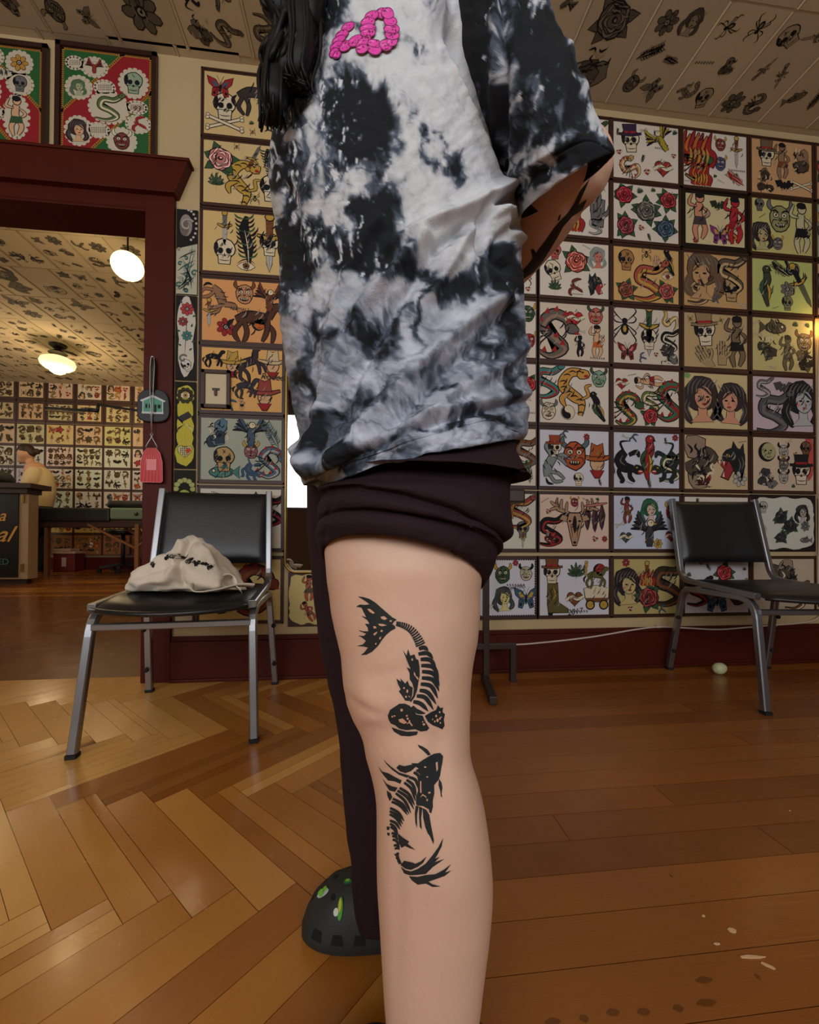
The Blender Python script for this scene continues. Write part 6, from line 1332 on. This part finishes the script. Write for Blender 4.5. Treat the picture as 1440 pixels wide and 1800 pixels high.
tv=[tuple(p) for p in V.reshape(-1,3)]; tf=grid_faces(240,160,True,False)
# overlapping upper fold with a stitched edge
CAP=[(605,755,895,700,.51,.104,740),(600,800,903,758,.505,.108,778),(588,824,914,800,.495,.112,797),(580,833,926,832,.485,.117,806),(578,835,934,842,.482,.119,809),(580,834,932,843,.482,.117,810),(583,828,915,832,.484,.110,805)]
V,Q=pix_loft(CAP,90,160); n=outward(V,normals_of(V)); u=Q[:,:,0];v=Q[:,:,1]
lnA=[(640,818),(704,805),(756,797),(803,801),(839,812),(877,833),(905,842)]
dz=-ridge(u,v,[(a,b-3) for a,b in lnA],1.6,.0012)+.0015*fnoise(np.dstack([u/50,v/40]),9,2)-ridge(u,v,[(910,790),(914,812),(925,835)],4,.003)
V=V+n*dz[:,:,None]; off=len(tv); tv+= [tuple(p) for p in V.reshape(-1,3)]; tf+=grid_faces(90,160,True,False,off)
# far trouser leg
FL=[(545,700,820,700,.56,.13,700),(538,790,830,800,.585,.12,795),(536,860,820,870,.605,.10,865),(539,930,800,930,.615,.088,930),(544,980,800,985,.62,.083,982),(549,1030,792,1030,.62,.08,1030),(556,1100,782,1100,.62,.076,1100),(570,1170,768,1170,.62,.072,1172),(578,1210,748,1212,.62,.068,1212),(586,1250,745,1250,.62,.066,1250),(597,1330,743,1330,.62,.065,1332),(603,1400,742,1400,.62,.064,1402),(610,1460,740,1460,.62,.063,1462),(616,1520,738,1520,.62,.062,1524),(620,1570,737,1570,.62,.061,1575),(624,1610,737,1612,.62,.060,1618),(630,1632,738,1634,.62,.060,1650),(634,1640,736,1640,.62,.056,1652),(636,1620,732,1620,.62,.052,1630)]
V,Q=pix_loft(FL,260,72); n=outward(V,normals_of(V)); u=Q[:,:,0];v=Q[:,:,1]
dz=.004*fnoise(np.dstack([u/40,v/110]),7,3)+.0025*np.sin(v/26+u/30)*(v>1200)*(v<1500)*.4
V=V+n*dz[:,:,None]; off=len(tv); tv+= [tuple(p) for p in V.reshape(-1,3)]; tf+=grid_faces(260,72,True,False,off)
mesh_obj('trousers',tv,tf,TRM,person,True,org=ORG)
# ------------------------------------------------------------------ tie-dye shirt
SH=[(650,-190,790,-190,.54,.075,-190),(600,-150,830,-160,.54,.10,-150),(560,-100,868,-110,.54,.135,-100),(540,-50,888,-60,.54,.155,-50),(532,0,896,-5,.54,.160,0),(524,60,900,50,.54,.162,55),(512,120,904,110,.54,.163,115),(500,165,905,160,.54,.165,165),(489,210,905,210,.54,.166,210),(480,250,906,260,.54,.166,255),(475,300,908,310,.54,.165,300),
(478,350,912,350,.54,.163,350),(487,400,914,400,.54,.16,400),(492,450,916,450,.54,.16,450),(493,500,918,500,.54,.158,500),(495,555,921,555,.54,.158,555),(498,605,923,600,.54,.158,600),(505,650,924,640,.54,.158,640),(514,695,925,676,.54,.158,672),(520,730,926,705,.54,.161,702),(522,760,926,728,.54,.164,728),(523,790,925,748,.54,.167,750),(525,815,924,765,.54,.169,772),(531,836,921,778,.54,.169,782),
(545,848,917,784,.54,.168,790),(556,858,914,787,.54,.168,796),(561,866,912,788,.54,.167,801),(563,867,910,787,.54,.163,801),(568,855,905,778,.54,.157,792)]
MS,NS=620,560
V,Q=pix_loft(SH,MS,NS,nexp=2.15); n=outward(V,normals_of(V)); u=Q[:,:,0];v=Q[:,:,1]
folds=[([(770,-20),(782,67),(800,120),(829,170),(862,240),(885,300),(893,330)],9,.006),([(790,60),(850,180),(900,300)],22,-.010),
([(893,330),(850,350),(800,375),(740,400),(690,440)],12,.007),([(893,345),(860,372),(820,398),(770,430)],9,-.007),([(893,372),(862,372),(835,390),(800,450),(760,520)],11,.006),
([(905,395),(880,420),(872,450),(888,470)],9,-.005),([(860,352),(845,400),(848,440)],8,-.006),([(915,420),(890,400),(872,365)],8,.005),
([(745,420),(700,470),(640,540),(600,620),(570,700),(550,780),(545,830)],13,.008),([(765,440),(725,500),(670,580),(620,670),(590,740)],12,-.006),
([(665,395),(640,430),(610,480),(590,540),(575,600)],10,.004),([(885,520),(830,560),(760,620),(700,680),(640,750),(600,800)],14,.007),([(900,545),(850,600),(780,655),(720,715),(680,760)],12,-.006),
([(920,610),(870,650),(800,690),(740,745),(700,780)],12,.005),([(620,560),(600,640),(580,720),(560,780)],9,-.006),([(520,420),(530,500),(540,600),(560,700)],14,-.003),
([(930,690),(880,700),(820,712),(740,735),(660,770),(600,805),(550,840)],9,.004),([(925,706),(870,718),(800,735),(720,762),(640,795),(575,830)],7,-.004),
([(520,790),(560,815),(600,800)],12,.006),([(526,770),(560,740),(600,720)],12,-.004),([(560,300),(540,360),(530,420)],12,.003),([(505,330),(525,400),(515,470)],10,-.003),([(690,150),(720,250),(700,330),(640,420)],24,.003)]
dz=np.zeros_like(u)
for P,w_,amp in folds: dz+=ridge(u,v,P,w_,amp*1.5)
un=u/1.; vn=v/1.
dz+=.0035*fnoise(np.dstack([(u+v*.7)/70,(v-u*.5)/36]),21,4)*np.clip((v-250)/250,.3,1)+.0012*fnoise(np.dstack([(u+v)/18,(v-u)/30]),22,2)
# hem band with its stitched line
hl=[(563,866),(600,850),(650,835),(700,816),(760,795),(830,776),(870,769),(912,790)]
up=[(a-2,b-30) for a,b in hl]
dz+=-ridge(u,v,up,1.6,.002)-ridge(u,v,[(a,b-4) for a,b in up],1.2,.0008)
V=V+n*dz[:,:,None]
def blobs(u,v,B):
    d=np.zeros_like(u)
    for x,y,sx,sy,rot,a in B:
        c_,s__=math.cos(rot),math.sin(rot); uu=(u-x)*c_+(v-y)*s__; vv=-(u-x)*s__+(v-y)*c_; d=d+a*np.exp(-((uu/sx)**2+(vv/sy)**2)**1.15)
    return d
BODYB=[(545,60,40,75,.3,.8),(512,140,30,80,.2,.5),(610,175,52,48,0,.95),(655,210,46,52,.3,.9),(615,250,44,50,0,.85),(585,160,30,26,0,.5),(500,255,26,70,.1,.55),(495,330,24,60,0,.7),(500,420,22,70,0,.6),(505,510,18,60,0,.55),(540,330,34,26,0,.5),(560,290,34,34,.3,.5),(662,352,40,38,.4,.85),(648,400,34,46,.4,.75),(668,440,34,40,.3,.8),(610,430,34,30,0,.4),(555,425,55,38,0,.85),(598,455,30,26,.2,.6),(560,480,34,14,0,.35),(515,470,26,40,0,.4),
(700,478,32,22,.2,.6),(745,490,42,24,.15,.6),(800,500,50,20,-.1,.65),(835,480,26,22,.5,.4),(885,475,36,40,0,.95),(905,445,26,24,0,.5),(870,520,40,18,0,.3),(800,425,16,24,.3,.25),
(650,580,36,30,.4,.45),(700,560,26,34,0,.4),(668,610,26,16,.6,.45),(585,560,22,60,0,.35),(540,600,26,60,0,.42),(560,640,20,40,.4,.3),(740,560,8,40,.25,.45),(752,520,34,7,.1,.45),(755,665,26,22,.5,.5),(790,690,26,14,0,.5),(640,700,50,26,-.3,.45),(600,745,50,30,-.3,.5),(560,760,22,36,0,.5),(850,610,40,20,.5,.3),(890,590,22,50,0,.4),(895,680,24,30,.4,.45),(860,730,44,10,.2,.6),(790,745,44,10,-.25,.6),(690,775,60,10,-.3,.55),(600,818,50,12,-.35,.55),(735,710,20,16,0,.3),(540,700,14,50,0,.4),(910,560,14,60,0,.4),(690,690,14,30,.8,.3),
(640,40,26,14,.5,.55),(690,75,16,12,0,.4),(735,90,30,7,.3,.45),(760,20,14,50,0,.1),(745,250,6,36,-.4,.45),(775,270,7,44,-.3,.42),(800,300,26,24,.4,.5),(765,300,40,10,.7,.3),(600,20,22,40,.6,.5),(575,20,30,50,.3,.6),(660,300,10,30,.2,.3)]
def tiedye(u,v,B,seed,base):
    w1=fnoise(np.dstack([u/42,v/42]),seed,4); w2=fnoise(np.dstack([u/42,v/42]),seed+7,4)
    uu=u+w1*34; vv=v+w2*34
    d=blobs(uu,vv,B)
    st=fnoise(np.dstack([(u+w2*22)/17,(v+w1*30)/46]),seed+3,5)
    vein=1-np.abs(fnoise(np.dstack([(u+w1*26)/36,(v+w2*26)/44]),seed+5,4))*5; vein=np.clip(vein,0,1)**2
    fw=fnoise(np.dstack([(u+w1*30+v*.25)/10,(v+w2*40)/52]),seed+13,4)
    d=d*1.02+base+st*.72*(.35+1.4*d*(1.25-d).clip(0,1))+vein*.40*np.clip(.3+d,0,1)*np.clip(1.15-d,0,1)+fw*.45*np.clip(d+.15,0,1)*np.clip(1.3-d,0,1)
    e=1/(1+np.exp(-(d-.47)*8.5)); fl=fnoise(np.dstack([(u+w2*12)/9,(v+w1*18)/26]),seed+9,3)
    e=e*(1-np.clip(fl-.28,0,1)*2.6*(d<.95)); return np.clip(e+.12*np.clip(d,0,.5),0,1),w1
dye,w1=tiedye(u,v,BODYB,31,.04)
low=np.clip((v-430)/200,0,1)
rd_=1-np.abs(fnoise(np.dstack([(u+w1*45)/30,(v+w1*30)/34]),61,4))*4
dye=np.clip(dye*(1-.22*low)+low*(.16+.42*fnoise(np.dstack([(u+w1*20)/44,(v+w1*30)/38]),55,5)+.22*np.clip(rd_,0,1)),0,1)
fl_=fnoise(np.dstack([(u+w1*14+v*.2)/7,(v+w1*20)/20]),66,3); dye=np.clip(dye-(np.clip(fl_-.3,0,1)*4*(1-low)*(u<640)*(dye>.5)),0,1)
def dyecol(d,u,v,low):
    hi=np.array(lin((202,205,208))); lo=np.array(lin((27,30,34))); md=np.array(lin((86,97,112))); wa=np.array(lin((172,182,210)))
    d=d[...,None]; top=hi*(1-low[...,None]*.5)+wa*low[...,None]*.5
    c=np.where(d<.5,top*(1-d*2)+md*d*2,md*(2-d*2)+lo*(d*2-1)); return c
colS=dyecol(dye,u,v,low)
SV=V.reshape(-1,3); SF=grid_faces(MS,NS,True,False); SC=colS.reshape(-1,3)
shirt_body_bvh=BVHTree.FromPolygons([Vector(p) for p in SV[::1]],SF[:-1])
# sleeve
SL=[(800,-120,900,-150,.47,.075,-130),(782,-60,925,-80,.455,.085,-60),(776,0,960,-10,.45,.090,0),(784,60,985,50,.448,.090,62),(798,115,1010,105,.446,.088,115),(818,165,1031,158,.445,.085,160),(842,215,1048,205,.444,.081,205),(868,268,1062,240,.443,.077,240),(893,320,1071,268,.442,.073,262),(907,358,1076,284,.442,.070,278),(912,372,1078,291,.442,.068,285),(914,373,1077,293,.442,.065,287),(912,364,1073,286,.443,.063,280),(900,330,1062,262,.445,.063,262),(870,270,1040,225,.45,.06,225)]
M2,N2=300,300
V,Q=pix_loft(SL,M2,N2,nexp=2.1); n=outward(V,normals_of(V)); u=Q[:,:,0];v=Q[:,:,1]
dz=ridge(u,v,[(884,-20),(886,80),(888,180),(886,260),(890,310)],7,-.006)+ridge(u,v,[(868,0),(872,100),(874,200),(880,300)],10,.005)+ridge(u,v,[(905,0),(908,120),(905,220),(900,300)],9,.003)
dz+=ridge(u,v,[(893,310),(930,290),(980,262),(1010,240)],9,.004)+ridge(u,v,[(900,335),(940,310),(990,280)],6,-.003)+ridge(u,v,[(1000,80),(985,180),(960,260)],16,.003)
rim_=[(912,372),(935,343),(960,316),(1000,286),(1040,274),(1078,291)]
dz+=-ridge(u,v,[(a-4,b-24) for a,b in rim_],1.8,.0016)+.003*fnoise(np.dstack([(u+v*.4)/50,(v-u*.4)/50]),41,3)
fade=np.ones(M2); fade[int(M2*.74):]=.2
V=V+n*(dz*fade[:,None])[:,:,None]
SLB=[(800,60,26,110,0,.9),(835,30,40,90,0,.85),(850,150,24,80,-.3,.85),(872,230,20,70,-.2,.8),(900,40,20,60,0,.5),(940,40,40,60,-.2,.75),(975,90,30,70,-.3,.7),(930,110,36,40,0,.7),(915,200,20,60,0,.5),(950,160,30,30,0,.5),(1000,150,30,40,0,.6),(1020,200,34,40,0,.6),(960,230,30,26,.4,.5),(1045,250,30,34,0,.7),(1000,272,46,16,-.5,.9),(940,320,34,14,-.9,.8),(1060,275,24,20,0,.8),(905,330,16,30,0,.6),(970,205,16,30,.5,.4)]
dye,w1=tiedye(u,v,SLB,77,.12); lowz=np.zeros_like(u)
C2=dyecol(dye,u,v,lowz)
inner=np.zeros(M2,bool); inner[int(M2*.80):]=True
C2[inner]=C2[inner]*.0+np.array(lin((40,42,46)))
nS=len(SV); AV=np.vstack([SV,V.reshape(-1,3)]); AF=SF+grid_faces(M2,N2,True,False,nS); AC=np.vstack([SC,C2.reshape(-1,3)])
# far sleeve, simple mirrored tube on the hidden side
fs_=MB(); P=[HX(.02,1.28,.60),HX(.03,1.22,.66),HX(.03,1.14,.685),HX(.03,1.08,.69)]; fs_.tube(smooth_path(P,4),[.07]*5+[.078]*4+[.085]*4,24,caps=False)
nA=len(AV); AV=np.vstack([AV,np.array([tuple(p) for p in fs_.V])]); AF=AF+[tuple(i+nA for i in f) for f in fs_.F]; AC=np.vstack([AC,np.tile(np.array(lin((90,96,104))),(len(fs_.V),1))])
me_=bpy.data.meshes.new('shirt'); me_.from_pydata((AV-ORG).tolist(),[],AF)
ca=me_.color_attributes.new('Col','FLOAT_COLOR','POINT'); ca.data.foreach_set('color',np.hstack([AC,np.ones((len(AC),1))]).ravel())
me_.polygons.foreach_set('use_smooth',[True]*len(me_.polygons))
me_.materials.append(attr_mat('tie_dye_cotton',rough=.88,spec=.2,bump=.22,bscale=650))
shirt=bpy.data.objects.new('shirt',me_); COL.objects.link(shirt); shirt.parent=person
full_bvh=BVHTree.FromPolygons([Vector(p) for p in AV],AF)
# pink puffy print: a chubby looped letter pair
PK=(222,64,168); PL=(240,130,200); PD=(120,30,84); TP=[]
c9=lambda L: [(560+x/9,10+y/9) for x,y in L]
def seg(cx,cy,rx,ry,rot,col=PK):
    ry*=1.25
    def el(e,sh=(0,0)): return [(cx+sh[0]+(rx+e)*math.cos(t)*math.cos(rot)-(ry+e)*math.sin(t)*math.sin(rot),cy+sh[1]+(rx+e)*math.cos(t)*math.sin(rot)+(ry+e)*math.sin(t)*math.cos(rot)) for t in np.linspace(0,2*PI,17)[:-1]]
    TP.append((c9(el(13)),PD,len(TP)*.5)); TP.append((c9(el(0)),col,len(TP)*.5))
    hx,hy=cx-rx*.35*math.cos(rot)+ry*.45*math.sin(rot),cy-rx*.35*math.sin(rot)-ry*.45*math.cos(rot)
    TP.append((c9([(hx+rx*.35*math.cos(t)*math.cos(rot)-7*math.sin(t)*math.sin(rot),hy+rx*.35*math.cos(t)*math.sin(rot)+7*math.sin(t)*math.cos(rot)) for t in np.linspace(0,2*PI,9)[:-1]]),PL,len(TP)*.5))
for s_ in((470,350,110,48,-.55),(380,470,105,46,-.45),(330,560,110,44,-.5),(290,650,105,42,-.55),(260,760,85,44,-.7),(300,800,66,36,-.8),(440,660,105,50,-.7),(590,580,120,55,-.55),
 (1010,150,90,62,-.1),(850,190,110,52,-.45),(790,290,110,52,-.2),(790,390,120,52,-.15),(790,470,110,50,-.1),(720,610,130,48,-.7),(700,720,90,50,-.3),(900,720,105,75,.1),(900,640,110,45,.2),(1070,670,80,75,-1.1),(1170,600,90,60,-1.),(1170,520,110,50,.1),(1160,420,120,55,.05),(1140,300,100,55,.2),(1100,180,90,60,.5)): seg(*s_)
PV=[];PF=[];PC=[]; lay(PV,PF,PC,full_bvh,TP,.0007,4.)
mesh_obj('chest_print',PV,PF,attr_mat('puff_print',rough=.4,spec=.5),shirt,False,PC,ORG)
# ------------------------------------------------------------------ clogs
CLM=mat('black_foam_clog',(42,42,40),.62,spec=.4,bump=.1,bscale=300)
def clog(toe,heel,name_label=None):
    """toe, heel: floor points; returns clog part"""
    toe=np.array(toe);heel=np.array(heel); L_=np.linalg.norm(toe-heel); ax=(toe-heel)/L_; sd=np.array([-ax[1],ax[0],0]); up=np.array([0,0,1.])
    M_,N_=48,40; V=[]
    for i in range(M_+1):
        t=i/M_; wv=.050*(max(0,1-abs(2*t-1)**3.4))**.42*(1+.16*math.sin((t-.2)*PI)) ; h=float(np.interp(t,[0,.06,.25,.45,.6,.8,.93,1],[.012,.05,.06,.085,.092,.078,.05,.012]))
        for j in range(N_):
            a=2*PI*j/N_; c_,s__=math.cos(a),math.sin(a)
            x=c_*wv*(1.0 if s__<0 else (1-.12*s__)); 
            z=.012+(h-.012)*(max(0,s__)**.75) if s__>=0 else .012*(1+s__*1.)
            bulge=.005*math.exp(-((z-.018)/.009)**2)
            V.append(heel+ax*(t*L_)+sd*(x+np.sign(c_)*bulge*(wv>.01))+up*z)
    F=grid_faces(M_+1,N_)
    o=mesh_obj('clog',[tuple(p) for p in V],F,CLM,person,True,org=ORG)
    bv=BVHTree.FromPolygons([Vector(p) for p in V],F[:-2])
    hs=MB()
    def patch(cx,cy,rx,ry,m,th,nm,par,col=None,poly=None):
        pass
    H_=MB()
    for (t,x,r) in((.70,-.02,.0048),(.70,.012,.0048),(.78,-.004,.0048),(.78,.026,.0045),(.86,-.016,.0045),(.86,.010,.0045),(.62,-.004,.0045),(.62,.026,.0045),(.93,0.,.004),(.78,-.034,.004),(.55,.012,.0045)):
        p=heel+ax*(t*L_)+sd*x; h=bv.ray_cast(Vector(p+up*.2),Vector((0,0,-1)))
        if h[0] is None: continue
        q=h[1] if h[1].z>0 else -h[1]; rot=q.to_track_quat('Z','Y').to_matrix()
        H_.lathe([(r*1.0,-.002),(r,.0004),(r*.2,.0002)],h[0],12,rot)
    # side slots
    for s in(-1,1):
        for t in(.60,.74,.87):
            C_=heel+ax*(t*L_)+up*.030
            h=bv.ray_cast(Vector(C_+sd*s*.12),Vector(-sd*s))
            if h[0] is None: continue
            nn=h[1] if h[1].dot(Vector(sd*s))>0 else -h[1]; tx=Vector(up).cross(nn).normalized(); ty=nn.cross(tx)
            pts=[(-.0095,-.006),(.0095,-.006),(.007,.007),(-.007,.007)]; m_=len(H_.V)
            H_.V+=[tuple(h[0]+tx*a+ty*b+nn*.0008) for a,b in pts]; H_.F.append(tuple(range(m_,m_+4)))
    H_.build('vent_holes',mat('vent_black',(6,6,6),.9),o,org=(0,0,0),loc=tuple(-ORG))
    st=MB(); st.tube(smooth_path([heel+ax*L_*.52+sd*.05+up*.055,heel+ax*L_*.2+sd*.054+up*.066,heel-ax*.006+up*.07,heel+ax*L_*.2-sd*.054+up*.066,heel+ax*L_*.52-sd*.05+up*.055],6),.005,8); st.build('heel_strap',CLM,o,True,loc=tuple(-ORG))
    return o,bv,heel,ax,sd,L_
toe=on_floor(531,1632); tz=np.array([toe[0],toe[1],0]); 
hl_=tz+ (CR*np.array([1,1,0]))*.245+(CF*np.array([1,1,0]))*.012
c1,bvc,he_,ax_,sd_,L_c=clog(tz,hl_)
def charm(x,y,polys,label):
    d=Vector(ray(x,y)); h=bvc.ray_cast(Vector(CC),d)
    if h[0] is None: return
    nn=h[1] if h[1].dot(d)<0 else -h[1]; tx=Vector(CR); tx=(tx-nn*tx.dot(nn)).normalized(); ty=nn.cross(tx)
    V=[];F=[];C=[]
    for k,(P,c) in enumerate(polys):
        m_=len(P); b=len(V); z0,z1=.0005+.0012*k,.003+.0012*k
        V+=[tuple(h[0]+tx*u+ty*w_+nn*z0) for u,w_ in P]+[tuple(h[0]+tx*u+ty*w_+nn*z1) for u,w_ in P]
        F+=[tuple(range(b,b+m_))[::-1],tuple(range(b+m_,b+2*m_))]+[(b+i,b+(i+1)%m_,b+(i+1)%m_+m_,b+i+m_) for i in range(m_)]; C+=[(*lin(c),1)]*(2+m_)
    q=mesh_obj('shoe_charm',V,F,ART,c1,False,C,(0,0,0),tuple(-ORG)); q['label']=label
def ell(cx,cy,rx,ry,n=12): return [(cx+rx*math.cos(2*PI*k/n),cy+ry*math.sin(2*PI*k/n)) for k in range(n)]
charm(569,1571,[(ell(0,0,.012,.0045),(190,200,190)),(ell(-.006,.003,.004,.003),(120,180,60)),(ell(.006,.003,.004,.003),(120,180,60)),(ell(0,-.001,.004,.005),(130,200,70))],'green and white winged charm')
charm(599,1597,[(ell(0,0,.0042,.014),(84,160,60)),(ell(-.006,-.004,.004,.005),(210,215,200)),(ell(0,.004,.0025,.008),(190,190,60))],'tall green charm with a yellow stripe')
charm(612,1551,[(ell(0,0,.007,.003),(50,110,60)),(ell(0,.001,.004,.002),(110,170,60))],'small dark green charm')
t2=fa-CR*.155; h2=fa+CR*.075
clog((t2[0],t2[1],0),(h2[0],h2[1],0))
# ------------------------------------------------------------------ face details
for s in(-1,1):
    e_=HX(-.112,1.535,.54+s*.032); eb=MB().lathe([(.0105*math.sqrt(max(0,1-t*t)),.0105*t) for t in np.linspace(-1,1,10)],e_,14).build('eye',mat('eye_white',(220,214,206),.3),person,True,org=ORG)
    MB().lathe([(.0052*math.sqrt(max(0,1-t*t)),.0052*t) for t in np.linspace(-1,1,8)],e_-CR*.0075,12).build('iris',mat('dark_iris',(40,26,18),.2),eb,True,org=ORG)
    MB().tube(smooth_path([HX(-.118,1.553,.54+s*.018),HX(-.122,1.559,.54+s*.034),HX(-.108,1.555,.54+s*.052)],4),.0028,6).build('eyebrow',mat('black_hair',(10,9,9),.5,spec=.22),person,True,org=ORG)
MB().tube(smooth_path([HX(-.100,1.458,.52),HX(-.112,1.456,.54),HX(-.100,1.458,.56)],4),[.002,.003,.004,.0045,.005,.0045,.004,.003,.002],8).build('lips',mat('lips',(160,84,78),.5),person,True,org=ORG)
# ------------------------------------------------------------------ hair
HM=mat('black_hair',(10,9,9),.5,spec=.22)
hr=random.Random(12); hb=MB()
def lock(P,r0,r1,n=7,cnt=5,spread=.006,curl=.004,tw=5.):
    hb.tube(smooth_path(P,5),[.0125]*(5*(len(P)-1)-6)+[.011,.010,.008,.006,.0045,.003,.002],10)
    for k in range(cnt):
        ph=hr.uniform(0,6.28); o_=np.array([hr.gauss(0,1),hr.gauss(0,1),hr.gauss(0,.3)])*spread
        S_=smooth_path(P,7); m_=len(S_); Z=[]
        for i,p in enumerate(S_):
            a=ph+tw*2*PI*i/m_; Z.append(p+o_*(1-.3*i/m_)+(CR*math.cos(a)+CF*math.sin(a))*curl*(.4+i/m_))
        hb.tube(Z,[r0+(r1-r0)*i/(m_-1) if i<m_-1 else r1*.2 for i in range(m_)],n)
hc=HX(-.025,1.53,.54)
# cap of hair over the skull
hb.lathe([(.101*math.sqrt(max(0,1-t*t)),.112*t) for t in np.linspace(-1,1,18)],hc+CR*.010+CU*.018,24)
for k in range(190):
    a=hr.uniform(0,2*PI); p0=hc+np.array([0,0,.098]); 
    dx=math.cos(a);dy=math.sin(a)
    if dx<-.45: continue
    Pk=[p0+CR*dx*.02+CF*dy*.02,hc+CR*dx*.085+CF*dy*.08+CU*.06,hc+CR*dx*.108+CF*dy*.1-CU*.01,hc+CR*dx*.098+CF*dy*.098-CU*.1,hc+CR*(dx*.09+.01)+CF*dy*.1-CU*.19]
    hb.tube(smooth_path([q+np.array([hr.gauss(0,.003),hr.gauss(0,.003),0]) for q in Pk],5),[.0062]*10+[.0058]*6+[.0045]*4+[.002],6)
# locks falling over the chest, the ones the picture shows
for P in([(520,-140),(505,-60),(498,0),(520,60),(512,110),(520,150)],[(500,-120),(480,-50),(488,10),(500,40),(508,80),(500,120)],[(530,-120),(530,-40),(528,20),(530,80),(522,130),(528,158)],[(545,-120),(545,-40),(538,30),(534,90),(520,140)],[(510,-60),(515,0),(510,60),(492,85),(486,110),(500,140),(530,152)],[(515,60),(500,95),(486,125),(483,160),(480,190),(478,215)],[(520,90),(506,120),(492,150),(488,180),(490,215)],[(505,-80),(482,-20),(478,5),(492,35)],[(560,-100),(550,-20),(545,20),(540,60),(535,110)],[(530,60),(520,90),(500,120),(498,150),(496,170)]):
    lock([D3(x,y,.385+.01*hr.random()+max(0,(-y))*.0005) for x,y in P],.0032,.0012,6,34,.0062,.0016,.8)
hb.build('hair',HM,person,True,org=ORG)
